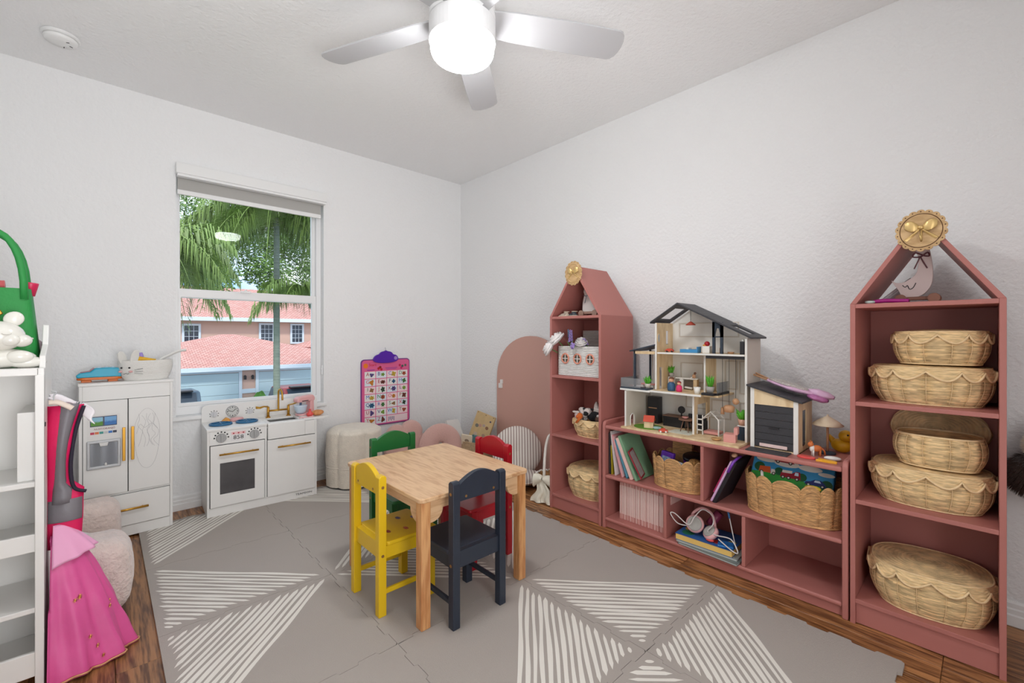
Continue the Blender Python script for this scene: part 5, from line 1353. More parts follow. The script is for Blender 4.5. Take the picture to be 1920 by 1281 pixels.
# clothes on the shelf side
m_vestp = mat('vest_pink', (222, 20, 92), 0.6, bump=0.2, bscale=40); m_refl = mat('vest_reflective', (120, 116, 122), 0.45, bump=0.2, bscale=30); m_bind = mat('vest_binding', (34, 26, 46), 0.7)
m_slk = mat('white_satin', (238, 234, 238), 0.4, bump=0.2, bscale=20)
vs_ = thing('safety_vest', 'pink and grey dress up safety vest hanging on the shelf side', 'vest', (-0.130, 2.105, 0.440), 0.0)
def vest_panel(zf, x0f, x1f, nz_=16, nu=6, y0=0.0):
    m_ = MB(); m_.grid(lambda u, v: (lambda z: (x0f(z)+(x1f(z)-x0f(z))*u, y0-0.012*math.sin(PI*u)-0.006*math.sin(9*z*3), z))(zf[0]+(zf[1]-zf[0])*v), nu, nz_); return m_
def arm(z):   # armhole edge of the vest, x measured from the hanging point
    if z > 0.155: return 0.052+0.034*((z-0.155)/0.285)**1.3-0.012*math.sin(PI*(z-0.155)/0.285)
    return 0.082-0.0*z
full = lambda z: arm(z) if z > 0.125 else 0.080-0.06*max(0, 0.06-z)
for nm, mm_, zf, a, b, y0 in (('pink_body', m_vestp, (-0.050, 0.425), lambda z: -0.004, full, 0.0),
                              ('grey_stripe', m_refl, (0.100, 0.430), lambda z: 0.004+0.020*(z/0.435), lambda z: min(full(z)-0.012, 0.050+0.02*(z/0.435)), -0.007),
                              ('grey_band', m_refl, (0.040, 0.112), lambda z: -0.003, lambda z: full(z)-0.001, -0.006)):
    o_ = vest_panel(zf, a, b, y0=y0).build(nm, mm_, vs_, smooth=True); so = o_.modifiers.new('thick', 'SOLIDIFY'); so.thickness = 0.004
MB().tube(spline([(arm(0.42)+0.002, -0.006, 0.42), (arm(0.34)+0.002, -0.008, 0.34), (arm(0.25)+0.002, -0.010, 0.25), (arm(0.18)+0.002, -0.010, 0.18), (0.062, -0.010, 0.142), (0.088, -0.008, 0.128)], 5), 0.0055, 8).build('armhole_binding', m_bind, vs_, smooth=True)
hg = thing('clothes_hanger', 'pale wooden clothes hanger under the white satin shoulder', 'hanger', (-0.130, 2.085, 0.855))
MB().tube(spline([(0.0, 0, 0.025), (0.020, 0, 0.024), (0.045, 0, 0.008), (0.055, 0, 0.0)], 5), [0.010]*16, 8, flat=0.6).build('shoulder_bar', mat('hanger_wood', (226, 210, 196), 0.5), hg, smooth=True)
MB().tube(spline([(0.012, 0, 0.026), (0.012, 0, 0.046), (0.018, 0, 0.058), (0.006, 0, 0.062)], 5), 0.0022, 6).build('hook', m_silver, hg, smooth=True)
wd = tag(MB().grid(lambda u, v: (-0.002+0.108*u+0.004*math.sin(8*v), 0.012*math.sin(4*u)-0.01*v, 0.030-0.050*u**1.4-(0.018+0.075*max(0, u-0.45))*v+0.004*math.sin(10*u+3*v)), 22, 12).build('satin_blouse', m_slk, smooth=True, loc=(-0.130, 2.128, 0.868)), 'white satin dress up top on the hanger above the pink vest', 'garment')
so = wd.modifiers.new('thick', 'SOLIDIFY'); so.thickness = 0.006
text_mesh('print', '187', 0.012, m_ink, wd, (0.070, -0.0035, 0.000), (PI/2, 0.35, 0))
m_frock = mat('pink_satin', (226, 92, 158), 0.45, bump=0.35, bscale=16, var=0.10, vscale=10); m_frock2 = mat('pale_pink_satin', (238, 168, 206), 0.45, bump=0.3, bscale=18)
pd = thing('pink_dress', 'long pink satin princess dress hanging beside the white shelf', 'dress', (-0.128, 2.095, 0.0))
def skirt(u, v):
    t = -PI/2-0.10+(PI*0.98)*u*1.05; r = 0.034+0.168*v**0.70
    r *= 1+0.07*math.sin(11*t+2.5*v)*v+0.035*math.sin(23*t-3*v)*v+0.03*noise.noise(Vector((t*3, v*5, 0)))
    return (0.004+max(0, r*math.cos(t)), r*0.62*math.sin(t), 0.445-0.440*v+0.005*math.sin(9*t)*v)
o_ = MB().grid(skirt, 70, 40).build('skirt', m_frock, pd, smooth=True); so = o_.modifiers.new('thick', 'SOLIDIFY'); so.thickness = 0.003
def bodice(u, v):
    t = -PI/2-0.10+(PI*0.98)*u*1.05; r = 0.020+0.085*v**0.8
    r *= 1+0.05*math.sin(11*t)*v
    return (0.004+max(0, r*math.cos(t))+0.004, r*0.62*math.sin(t), 0.475-(0.125-0.03*math.sin(PI*u))*v)
o2 = MB().grid(bodice, 40, 16).build('peplum', m_frock2, pd, smooth=True); so = o2.modifiers.new('thick', 'SOLIDIFY'); so.thickness = 0.003
st = MB(); rq = random.Random(8)
for i in range(9):
    u = rq.uniform(0.15, 0.6); v = rq.uniform(0.3, 0.95); p = Vector(skirt(u, v)); nrm = Vector((math.cos(-PI/2-0.1+PI*u), 0.62*math.sin(-PI/2-0.1+PI*u)-0.15, 0.15)).normalized(); a_ = nrm.orthogonal().normalized(); b2 = nrm.cross(a_); p += nrm*0.0045
    for k_ in range(4): st.cyl(p-(a_*math.cos(k_*PI/4)+b2*math.sin(k_*PI/4))*0.007, p+(a_*math.cos(k_*PI/4)+b2*math.sin(k_*PI/4))*0.007, 0.0007, n=4)
st.build('gold_star_print', m_gold, o_)
MB().tube([tuple(Vector(skirt(i/60, 0.985))+Vector((0.003, -0.003, 0.0))) for i in range(61)], 0.0035, 6).build('gold_hem', mat('gold_trim', (206, 150, 110), 0.4, metal=0.3), o_, smooth=True)

# armchair
m_sherpa = mat('sherpa_fleece', (230, 212, 204), 0.95, bump=1.0, bscale=75, var=0.12, vscale=25, sheen=0.5)
sa = thing('fleece_armchair', 'pale sherpa fleece child armchair between white shelf and play fridge', 'armchair', (-0.20, 2.69, 0.0), 0.0)
def soft_box(x0, x1, y0, y1, z0, z1, r=0.06, bul=0.02):
    cx, cy, cz = (x0+x1)/2, (y0+y1)/2, (z0+z1)/2; hx2, hy2, hz2 = (x1-x0)/2, (y1-y0)/2, (z1-z0)/2
    mb = MB(); N = 14
    vs = {}
    def proj(p):
        q = Vector(p); inner_ = Vector((max(-hx2+r, min(hx2-r, q.x)), max(-hy2+r, min(hy2-r, q.y)), max(-hz2+r, min(hz2-r, q.z))))
        d = q-inner_; d = d.normalized()*r if d.length > 1e-6 else d
        o = inner_+d
        b_ = bul*(1-(o.x/hx2)**2*0.999)*(1-(o.z/hz2)**2*0.999)
        o.y += math.copysign(b_, o.y) if abs(o.y) > hy2*0.5 else 0
        b2_ = bul*(1-(o.y/(hy2+bul))**2)*(1-(o.z/hz2)**2*0.999)
        if o.x > hx2*0.5: o.x += max(0, b2_)
        nn = 0.0035*noise.noise(o*22); 
        return (cx+o.x+nn, cy+o.y+nn, cz+o.z+nn)
    for ax in range(3):
        for sg in (-1, 1):
            def fn(u, v, ax=ax, sg=sg):
                h3 = [hx2, hy2, hz2]; p = [0, 0, 0]; p[ax] = sg*h3[ax]; p[(ax+1) % 3] = (2*u-1)*h3[(ax+1) % 3]; p[(ax+2) % 3] = (2*v-1)*h3[(ax+2) % 3]; return proj(p)
            mb.grid(fn, N, N)
    return mb
def weld(o):
    bm = bmesh.new(); bm.from_mesh(o.data); bmesh.ops.remove_doubles(bm, verts=bm.verts, dist=0.0008); bmesh.ops.recalc_face_normals(bm, faces=bm.faces); bm.to_mesh(o.data); bm.free(); return o
weld(soft_box(-0.26, 0.270, -0.400, -0.180, 0.012, 0.300, 0.055, 0.025).build('armrest', m_sherpa, sa, smooth=True))
weld(soft_box(-0.26, 0.255, 0.170, 0.345, 0.012, 0.300, 0.055, 0.012).build('armrest', m_sherpa, sa, smooth=True))
weld(soft_box(-0.20, 0.225, -0.185, 0.175, 0.012, 0.185, 0.05, 0.008).build('seat', m_sherpa, sa, smooth=True))
weld(soft_box(-0.33, -0.19, -0.36, 0.31, 0.012, 0.44, 0.05, 0.008).build('backrest', m_sherpa, sa, smooth=True))
for x_, y_ in ((0.2, -0.3), (0.2, 0.26), (-0.25, -0.3), (-0.25, 0.26)): MB().cyl((x_, y_, 0), (x_, y_, 0.02), 0.02, n=12).build('foot', m_black, sa)
bk_ = tag(MB().grid(lambda u, v: (0.02+0.20*u+0.01*math.sin(6*v), -0.13+0.02*math.cos(5*u)+0.16*v*0.9, 0.198+0.150*(1-u)*v**1.2+0.004*math.sin(9*u)), 24, 16).build('floral_blanket', mat('floral_white', (234, 228, 226), 0.8, var=0.06, vscale=40), smooth=True, loc=(-0.20, 2.65, 0)), 'white floral blanket lying on the fleece armchair seat', 'blanket')
so = bk_.modifiers.new('thick', 'SOLIDIFY'); so.thickness = 0.008
for i, (u, v, cc) in enumerate([(0.62, 0.5, (150, 60, 80)), (0.75, 0.35, (60, 60, 60)), (0.7, 0.25, (226, 190, 140)), (0.5, 0.8, (230, 160, 170)), (0.85, 0.6, (230, 160, 170))]):
    x_, y_, z2 = 0.02+0.20*u+0.01*math.sin(6*v), -0.13+0.02*math.cos(5*u)+0.16*v*0.9, 0.198+0.150*(1-u)*v**1.2+0.004*math.sin(9*u)
    MB().ball((x_, y_, z2+0.009), (0.010, 0.008, 0.003), 10, 6).build('flower_print', mat('floral_%d' % i, cc, 0.8), bk_)

# ================================================================== DOLLHOUSE
m_ply = wood('birch_ply', (214, 184, 140), (236, 212, 172), scale=(6, 6, 1.5), rough=0.5, wscale=1.2)
m_beige = mat('dollhouse_beige', (212, 204, 192), 0.6, var=0.02, vscale=6)
m_char = mat('charcoal_stain', (58, 58, 62), 0.55, bump=0.2, bscale=80, stretch=(1, 8, 1))
m_dwhite = mat('dollhouse_white', (234, 232, 226), 0.5); m_dnavy = mat('dollhouse_navy', (46, 58, 72), 0.5)
m_acryl = glass('acrylic', (0.95, 0.96, 0.97), 1.35, haze=0.16)
DL = (2.25, 1.07, 0.587)
dh = thing('dollhouse', 'open wooden dollhouse with charcoal roof on the low bookcase', 'dollhouse', DL)
def dloc(x, y, z): return (x-DL[0], y-DL[1], z-DL[2])
def D(name, x0, x1, y0, y1, z0, z1, m=m_beige, par=None, bev=0.0008): return MB().box(x0-DL[0], x1-DL[0], y0-DL[1], y1-DL[1], z0-DL[2], z1-DL[2]).build(name, m, par or dh, bevel=bev)
def P2(pts): return [(y-DL[1], z-DL[2]) for y, z in pts]
BX = 2.390
D('base_board', 2.104, 2.395, 0.762, 1.380, 0.587, 0.597, m_ply)
# right wall (outer beige, pale ply edge)
D('right_wall', 2.212, BX, 0.762, 0.772, 0.597, 1.088, m_beige)
D('wall_edge', 2.208, 2.212, 0.762, 0.772, 0.597, 1.084, m_dwhite)
# back wall in gable shape with recessed panels
MB().prism(P2([(0.772, 0.597), (1.372, 0.597), (1.372, 0.800), (1.226, 0.800), (1.226, 1.165), (1.095, 1.255), (0.772, 1.085)]), BX-0.006-DL[0], BX-DL[0], 'x').build('back_wall', m_dwhite, dh)
for y0, y1, z0, z1 in ((1.02, 1.14, 0.70, 0.775), (1.04, 1.17, 0.84, 0.95), (0.86, 1.18, 1.09, 1.17), (0.80, 0.86, 0.65, 0.76), (0.80, 0.86, 0.80, 0.97), (0.87, 0.93, 0.82, 0.97), (0.9, 1.0, 0.66, 0.76)):
    frame_ = MB().ring(P2([(y0, z0), (y1, z0), (y1, z1), (y0, z1)]), P2([(y0+0.006, z0+0.006), (y1-0.006, z0+0.006), (y1-0.006, z1-0.006), (y0+0.006, z1-0.006)]), BX-0.010-DL[0], BX-0.006-DL[0], 'x').build('wall_moulding', m_beige, dh)
# tall left wall with windows and door opening
tw = MB()
for y0, y1 in ((1.218, 1.228),):
    Y0, Y1 = y0-DL[1], y1-DL[1]
    def tall(x0, x1, z0, z1): tw.box(x0-DL[0], x1-DL[0], Y0, Y1, z0-DL[2], z1-DL[2])
    tall(2.205, 2.232, 0.806, 1.168); tall(2.275, 2.305, 0.806, 1.168); tall(2.345, BX, 0.806, 1.168)
    tall(2.232, 2.275, 0.925, 1.168); tall(2.305, 2.345, 0.806, 1.050); tall(2.305, 2.345, 1.125, 1.168)
tw.build('left_wall', m_ply, dh)
D('wall_edge', 2.2015, 2.205, 1.218, 1.228, 0.806, 1.166, m_dwhite)
MB().tube([dloc(2.222+0.013*math.cos(2*PI*i/20), 1.2165, 1.085+0.025*math.sin(2*PI*i/20)) for i in range(20)], 0.0022, 5, closed=True).build('mirror_frame', m_ply, dh)
MB().prism([(2.222-DL[0]+0.012*math.cos(2*PI*i/20), 1.085-DL[2]+0.023*math.sin(2*PI*i/20)) for i in range(20)], 1.2155-DL[1], 1.2175-DL[1], 'y').build('mirror', m_silver, dh)
# floors
D('second_floor', 2.155, BX-0.006, 0.955, 1.228, 0.796, 0.806, m_ply); D('floor_edge', 2.151, 2.155, 0.955, 1.228, 0.796, 0.806, m_dwhite)
D('right_balcony', 2.185, BX-0.006, 0.885, 0.955, 0.796, 0.806, m_ply)
D('left_balcony', 2.145, BX-0.006, 1.228, 1.412, 0.793, 0.803, m_dwhite)
D('top_floor', 2.205, BX-0.006, 0.772, 1.218, 1.000, 1.009, m_ply); D('floor_edge', 2.201, 2.205, 0.772, 1.214, 1.000, 1.009, m_dwhite)
D('ceiling_beam', 2.208, 2.225, 0.772, 0.955, 0.985, 1.000, m_black)
# dividers, annex
D('upper_divider', 2.255, BX-0.006, 0.975, 0.984, 0.806, 1.000, m_ply); D('wall_edge', 2.2515, 2.255, 0.975, 0.984, 0.806, 1.000, m_dwhite)
ld = MB(); 
for x0, x1, z0, z1 in ((2.198, 2.235, 0.597, 0.796), (2.35, BX-0.006, 0.597, 0.796), (2.235, 2.35, 0.745, 0.796)): ld.box(x0-DL[0], x1-DL[0], 1.008-DL[1], 1.017-DL[1], z0-DL[2], z1-DL[2])
ld.build('lower_divider', m_ply, dh); D('wall_edge', 2.1945, 2.198, 1.008, 1.017, 0.597, 0.796, m_dwhite)
aw = MB()
for x0, x1, z0, z1 in ((2.126, 2.165, 0.597, 0.793), (2.205, BX-0.006, 0.597, 0.793), (2.165, 2.205, 0.660, 0.793)): aw.box(x0-DL[0], x1-DL[0], 1.358-DL[1], 1.366-DL[1], z0-DL[2], z1-DL[2])
aw.build('annex_wall', m_beige, dh); D('wall_edge', 2.122, 2.126, 1.357, 1.367, 0.597, 0.793, m_dwhite)
MB().tube([dloc(2.165, 1.356, 0.597)]+[dloc(2.185-0.020*math.cos(PI*i/8), 1.356, 0.638+0.022*math.sin(PI*i/8)) for i in range(9)]+[dloc(2.205, 1.356, 0.597)], 0.003, 6).build('arch_trim', m_dwhite, dh)
# porch on the left balcony
pr_ = MB().prism([(y-DL[1], z-DL[2]) for y, z in ((1.226, 1.045), (1.385, 1.008), (1.385, 1.014), (1.226, 1.052))], 2.200-DL[0], BX-DL[0], 'x').build('porch_roof', m_dnavy, dh)
for x_ in (2.208, 2.375): D('porch_post', x_, x_+0.010, 1.352, 1.362, 0.803, 1.014, m_dnavy)
D('porch_beam', 2.208, 2.214, 1.228, 1.362, 0.996, 1.012, m_ply)
D('porch_post', 2.375, 2.385, 1.262, 1.272, 0.803, 1.034, m_dnavy)
for y_ in (1.31, 1.325, 1.34, 1.295, 1.28): D('porch_slat', 2.382, 2.386, y_, y_+0.008, 0.803, 1.010, m_beige)
D('balcony_plinth', 2.147, 2.215, 1.245, 1.410, 0.803, 0.811, m_dnavy)
D('balcony_rail', 2.149, 2.1515, 1.285, 1.408, 0.811, 0.862, m_acryl, bev=0)
D('balcony_rail', 2.1515, 2.33, 1.4055, 1.408, 0.811, 0.862, m_acryl, bev=0)
D('balcony_plinth', 2.187, 2.33, 0.887, 0.897, 0.806, 0.817, m_black)
D('balcony_plinth', 2.160, 2.190, 0.897, 0.957, 0.806, 0.817, m_black)
D('balcony_rail', 2.190, 2.33, 0.891, 0.893, 0.817, 0.868, m_acryl, bev=0)
# roof: two slopes of boards with a skylight opening in the short one
def slope(ya, za, yb, zb, xs0, xs1, hole=None, nb=5, name='roof_board'):
    """boards run along x; ya,za = ridge end, yb,zb = eave end"""
    th = 0.009
    for i in range(nb):
        a, b = i/nb, (i+1)/nb
        y0, z0, y1, z1 = ya+(yb-ya)*a, za+(zb-za)*a, ya+(yb-ya)*b, za+(zb-za)*b
        segs = [(xs0, xs1)]
        if hole and hole[0] <= i < hole[1]: segs = [(xs0, hole[2]), (hole[3], xs1)]
        for s0, s1 in segs:
            MB().prism(P2([(y0, z0), (y1, z1), (y1, z1+th), (y0, z0+th)]), s0-DL[0], s1-DL[0], 'x').build(name, m_char, dh, bevel=0.001, seg=1)
slope(1.097, 1.262, 1.252, 1.164, 2.190, 2.398, (1, 4, 2.235, 2.355), 5)
slope(1.097, 1.262, 0.738, 1.083, 2.190, 2.398, (8, 11, 2.26, 2.34), 12)
# arched charcoal partition on the top floor
ap_ = MB(); 
for y0, y1 in ((0.918, 0.930), (0.880, 0.892)): ap_.box(2.225-DL[0], 2.237-DL[0], y0-DL[1], y1-DL[1], 1.009-DL[2], 1.165-DL[2])
ap_.ring(P2([(0.880, 1.09), (0.930, 1.09), (0.930, 1.17), (0.880, 1.15)]), P2([(0.890, 1.095), (0.920, 1.095), (0.912, 1.135), (0.898, 1.135)]), 2.225-DL[0], 2.237-DL[0], 'x')
ap_.build('arched_partition', m_dnavy, dh)
# lamps that belong to the house
lr = MB().cyl(dloc(2.30, 1.075, 1.245), dloc(2.30, 1.075, 1.172), 0.0012, n=6); lr = lr.build('pendant_cord', m_black, dh)
MB().lathe([(0.004, 0.020), (0.010, 0.016), (0.026, 0.002), (0.024, 0.0), (0.001, 0.002)], dloc(2.30, 1.075, 1.154), 20).build('pendant_shade', mat('terracotta_lamp', (190, 78, 58), 0.5), lr, smooth=True)
m_oak = mat('turned_beech', (198, 150, 112), 0.5, var=0.08, vscale=30)
for y_, z0, kind in ((0.884, 0.713, 0), (0.853, 0.725, 1), (0.822, 0.765, 2)):
    cd = MB().cyl(dloc(2.235, y_, 0.990), dloc(2.235, y_, z0+0.03), 0.0011, n=6).build('pendant_cord', m_black, dh)
    prof = [[(0.002, 0.034), (0.007, 0.030), (0.008, 0.018), (0.009, 0.0), (0.001, 0.0)], [(0.004, 0.036), (0.016, 0.034), (0.026, 0.026), (0.022, 0.002), (0.001, 0.0)], [(0.001, 0.032), (0.011, 0.027), (0.016, 0.016), (0.011, 0.004), (0.001, 0.0)]][kind]
    MB().lathe(prof, dloc(2.235, y_, z0), 20).build('pendant_shade', m_oak, cd, smooth=True)

# dollhouse furniture: things of their own
def W(name, label, cat, parts, loc, rz=0, group=None):
    t = thing(name, label, cat, loc, rz, group)
    for nm, mb, m, sm in parts: mb.build(nm, m, t, smooth=sm, bevel=0 if sm else 0.0008)
    return t
GF, SF, TF = 0.597, 0.806, 1.009
m_terr = mat('toy_terracotta', (206, 78, 54), 0.5); m_tgreen = mat('toy_leaf', (86, 170, 44), 0.5); m_lawn2 = mat('felt_lawn', (96, 140, 40), 0.9); m_tpink2 = mat('toy_rose', (222, 156, 148), 0.5); m_brown = mat('toy_walnut', (126, 92, 74), 0.55)
tag(MB().prism(circ(28, 0.070, 0, 0, 0.080), 0, 0.003, 'z').build('felt_lawn', m_lawn2, loc=(2.195, 1.262, GF)), 'small round green felt lawn at dollhouse left', 'felt mat')
W('toy_kennel', 'tiny doghouse with red roof on the felt lawn', 'toy house', [('wall', MB().prism([(-0.020, 0), (0.020, 0), (0.020, 0.036), (0, 0.056), (-0.020, 0.036)], -0.024, 0.024, 'y'), m_ply, False),
   ('roof', MB().prism([(-0.027, 0.034), (0, 0.061), (0, 0.066), (-0.031, 0.036)], -0.028, 0.028, 'y').prism([(0.027, 0.034), (0, 0.061), (0, 0.066), (0.031, 0.036)], -0.028, 0.028, 'y'), m_terr, False), ('doorway', MB().prism([(-0.008, 0), (0.008, 0), (0.008, 0.018), (0, 0.026), (-0.008, 0.018)], -0.0246, -0.024, 'y'), m_brown, False)], (2.172, 1.245, GF+0.003), 0.35)
W('toy_wardrobe', 'tall charcoal toy fridge at the dollhouse left wall', 'toy furniture', [('body', MB().box(-0.025, 0.025, -0.032, 0.032, 0, 0.150), m_black, False), ('shelf_rail', MB().box(-0.0265, -0.025, -0.026, 0.026, 0.085, 0.090), m_oak, False)], (2.335, 1.302, GF), 0)
W('toy_board', 'white upright panel behind the toy fridge', 'toy furniture', [('panel', MB().box(-0.004, 0.004, -0.022, 0.022, 0, 0.160), m_dwhite, False)], (2.345, 1.3495-0.015, GF), 0) if False else None
W('toy_kitchen_bench', 'low black toy kitchen bench with wooden top inside the dollhouse', 'toy furniture', [('cabinet', MB().box(-0.03, 0.03, -0.055, 0.055, 0, 0.055), m_black, False), ('top', MB().box(-0.032, 0.032, -0.058, 0.058, 0.055, 0.060), m_brown, False)], (2.325, 1.175, GF), 0)
W('toy_sofa', 'dark toy sofa along the dollhouse back wall', 'toy furniture', [('seat', MB().box(-0.03, 0.02, -0.05, 0.05, 0.008, 0.034), m_black, False), ('backrest', MB().box(0.012, 0.024, -0.05, 0.05, 0.03, 0.075), m_black, False), ('arm', MB().box(-0.03, 0.02, -0.056, -0.048, 0, 0.050), m_black, False), ('arm', MB().box(-0.03, 0.02, 0.048, 0.056, 0, 0.050), m_black, False)], (2.335, 1.060, GF), 0)
W('toy_round_table', 'round brown toy table with splayed legs in the dollhouse', 'toy furniture', [('top', MB().lathe([(0.040, 0.060), (0.041, 0.063), (0.040, 0.066)], n=24), m_brown, False)]+[('leg', MB().cyl((0.016*math.cos(a), 0.016*math.sin(a), 0.060), (0.032*math.cos(a), 0.032*math.sin(a), 0), 0.003, 0.002, 8), m_brown, True) for a in (0.6, 2.2, 3.8, 5.2)], (2.235, 1.065, GF+0.0006), 0)
W('toy_bowl', 'tiny pinkish bowl on the round toy table', 'toy bowl', [('bowl', MB().lathe([(0.006, 0), (0.018, 0.010), (0.017, 0.010), (0.001, 0.003)], n=16), m_tpink2, True)], (2.232, 1.072, GF+0.0666))
tag(MB().prism(rrect(-0.05, 0.05, -0.06, 0.06, 0.01), 0, 0.0006, 'z').build('toy_rug', mat('toy_rug', (222, 222, 206), 0.9, var=0.2, vscale=60), loc=(2.205, 1.075, GF)), 'pale toy rug under the round toy table', 'toy rug')
tag(MB().lathe([(0.020, 0), (0.024, 0.006), (0.020, 0.012), (0.001, 0.014)], n=20, sx=0.8).build('toy_pond', mat('toy_mint', (150, 186, 180), 0.4), smooth=True, loc=(2.168, 1.195, GF+0.003)), 'mint green toy dish on the felt lawn', 'toy dish')
W('toy_car', 'tiny red and cream toy car at the dollhouse front', 'toy car', [('body', MB().box(-0.010, 0.010, -0.022, 0.022, 0.004, 0.014).box(-0.009, 0.009, -0.010, 0.012, 0.014, 0.021), m_terr, False)]+[('wheel', MB().cyl((s*0.011, y_, 0.005), (s*0.007, y_, 0.005), 0.005, n=10), m_dwhite, False) for s in (-1, 1) for y_ in (-0.013, 0.013)], (2.128, 1.140, GF), 0.5)
W('toy_greenhouse', 'white open frame toy greenhouse in the dollhouse', 'toy house', [('frame', (lambda mb: [mb.tube([(x_, -0.040, 0.003), (x_, -0.040, 0.080), (x_, 0.0, 0.118), (x_, 0.040, 0.080), (x_, 0.040, 0.003)], 0.0042, 4) for x_ in (-0.034, 0.034)] and [mb.cyl((-0.034, y_, z2), (0.034, y_, z2), 0.0042, n=4) for y_, z2 in ((-0.04, 0.003), (0.04, 0.003), (-0.04, 0.08), (0.04, 0.08), (0, 0.118), (-0.02, 0.1), (0.02, 0.1))] and mb)(MB()), m_dwhite, False), ('rose_cushion', MB().box(-0.030, 0.030, -0.036, 0.036, 0.004, 0.018), m_tpink2, False)], (2.275, 0.945, GF), 0)
W('toy_bunk_ladder', 'white toy ladder beside the greenhouse', 'toy ladder', [('rail', MB().box(-0.003, 0.003, -0.018, -0.014, 0, 0.10), m_dwhite, False), ('rail', MB().box(-0.003, 0.003, 0.010, 0.014, 0, 0.10), m_dwhite, False)]+[('rung', MB().box(-0.003, 0.003, -0.018, 0.014, z2, z2+0.006), m_dwhite, False) for z2 in (0.02, 0.047, 0.074)], (2.222, 0.992, GF), 0)
W('toy_armchair', 'rose pink toy armchair at the dollhouse front right', 'toy furniture', [('seat', MB().box(-0.026, 0.022, -0.026, 0.026, 0.0, 0.038), m_tpink2, False), ('backrest', MB().box(-0.026, 0.022, -0.034, -0.018, 0.038, 0.070), m_tpink2, False)], (2.178, 0.825, GF), 0.2)
W('toy_basket', 'tiny brown wicker tray beside the rose toy armchair', 'toy basket', [('bowl', MB().lathe([(0.014, 0), (0.024, 0.010), (0.022, 0.011), (0.001, 0.003)], n=20), m_wick2, True)], (2.155, 0.882, GF))
W('toy_cabinet', 'dark toy cabinet with white top under a potted plant', 'toy furniture', [('body', MB().box(-0.022, 0.022, -0.018, 0.018, 0, 0.066), m_dnavy, False), ('top', MB().box(-0.025, 0.024, -0.021, 0.018, 0.066, 0.071), m_dwhite, False)], (2.258, 0.797, GF))
def plant(label, loc, pot, s=1.0, tall=True, n=12):
    t = thing('toy_plant', label, 'toy plant', loc)
    MB().lathe([(0.010*s, 0), (0.014*s, 0.020*s), (0.013*s, 0.020*s), (0.001, 0.017*s)], n=16).build('pot', pot, t, smooth=True)
    rl = random.Random(len(label)); lf = MB()
    for i in range(n):
        a = 2*PI*i/n; r_ = rl.uniform(0.004, 0.016)*s; h_ = rl.uniform(0.024, 0.042)*s
        lf.tube([(0.3*r_*math.cos(a), 0.3*r_*math.sin(a), 0.016*s), (0.8*r_*math.cos(a), 0.8*r_*math.sin(a), 0.016*s+h_*0.6), (1.3*r_*math.cos(a), 1.3*r_*math.sin(a), 0.016*s+h_)], [0.0028*s, 0.0042*s, 0.0006], 5)
    lf.build('leaves', m_tgreen, t, smooth=True)
plant('spiky green toy plant in clay pot on the dark toy cabinet', (2.248, 0.796, GF+0.071), mat('clay_pot', (206, 158, 134), 0.6), 1.5)
plant('leafy toy plant on the right dollhouse balcony', (2.200, 0.930, SF+0.011), mat('grey_pot', (170, 164, 158), 0.5), 1.5)
plant('round toy cactus in grey pot on the dollhouse mantel shelf', (2.332, 1.1995, 0.8688), mat('grey_pot', (170, 164, 158), 0.5), 1.1, n=18)
plant('small green toy bush by the left balcony', (2.195, 1.268, 0.811), m_beige, 1.2)
W('toy_cup', 'white toy pot beside the balcony plant', 'toy cup', [('cup', MB().lathe([(0.012, 0), (0.017, 0.034), (0.015, 0.034), (0.001, 0.004)], n=16), m_dwhite, True)], (2.185, 0.988, SF))
W('toy_fireplace', 'beige toy fireplace on the second dollhouse floor', 'toy furniture', [('side', MB().box(-0.012, 0.012, -0.048, -0.028, 0, 0.058), m_ply, False), ('side', MB().box(-0.012, 0.012, 0.028, 0.048, 0, 0.058), m_dwhite, False), ('mantel', MB().box(-0.016, 0.014, -0.054, 0.070, 0.058, 0.063), m_dwhite, False), ('hearth', MB().box(-0.002, 0.010, -0.028, 0.028, 0.0, 0.05), m_bark, False), ('log', MB().cyl((-0.006, -0.02, 0.008), (-0.006, 0.02, 0.012), 0.006, n=8), m_dwhite, True)], (2.325, 1.095, SF))
W('toy_shelf_post', 'small ledge post carrying the round toy cactus', 'toy furniture', [('post', MB().box(-0.014, 0.014, -0.014, 0.014, 0, 0.0628), m_dwhite, False)], (2.332, 1.1995, SF))
W('toy_cat', 'tiny brown and white toy animal on the mantel', 'toy animal', [('body', MB().ball((0, 0, 0.012), (0.007, 0.010, 0.012), 12, 8), m_oak, True), ('head', MB().ball((0, -0.006, 0.028), 0.007, 12, 8), m_brown, True), ('tail', MB().tube([(0, 0.008, 0.006), (0, 0.016, 0.004), (0, 0.022, -0.010)], 0.003, 6), m_dwhite, True)], (2.318, 1.065, SF+0.063))
def peg(label, loc, body, hair, s=1.0):
    t = thing('peg_doll', label, 'doll', loc)
    MB().lathe([(0.016*s, 0), (0.018*s, 0.010*s), (0.017*s, 0.032*s), (0.008*s, 0.042*s), (0.001, 0.043*s)], n=18).build('body', body, t, smooth=True)
    MB().ball((0, 0, 0.050*s), 0.012*s, 14, 10).build('head', mat('doll_skin', (224, 170, 134), 0.5), t, smooth=True)
    MB().ball((0.002*s, 0, 0.055*s), (0.0125*s, 0.0125*s, 0.0095*s), 14, 8).build('hair', hair, t, smooth=True)
peg('peg doll in blue on the second dollhouse floor', (2.205, 1.135, SF), mat('doll_blue', (44, 84, 120), 0.5), mat('doll_brown', (110, 70, 50), 0.6), 1.15)
peg('smaller peg doll in pink beside the blue one', (2.205, 1.092, SF), mat('doll_pink', (222, 48, 110), 0.5), mat('doll_red', (150, 50, 50), 0.6), 0.85)
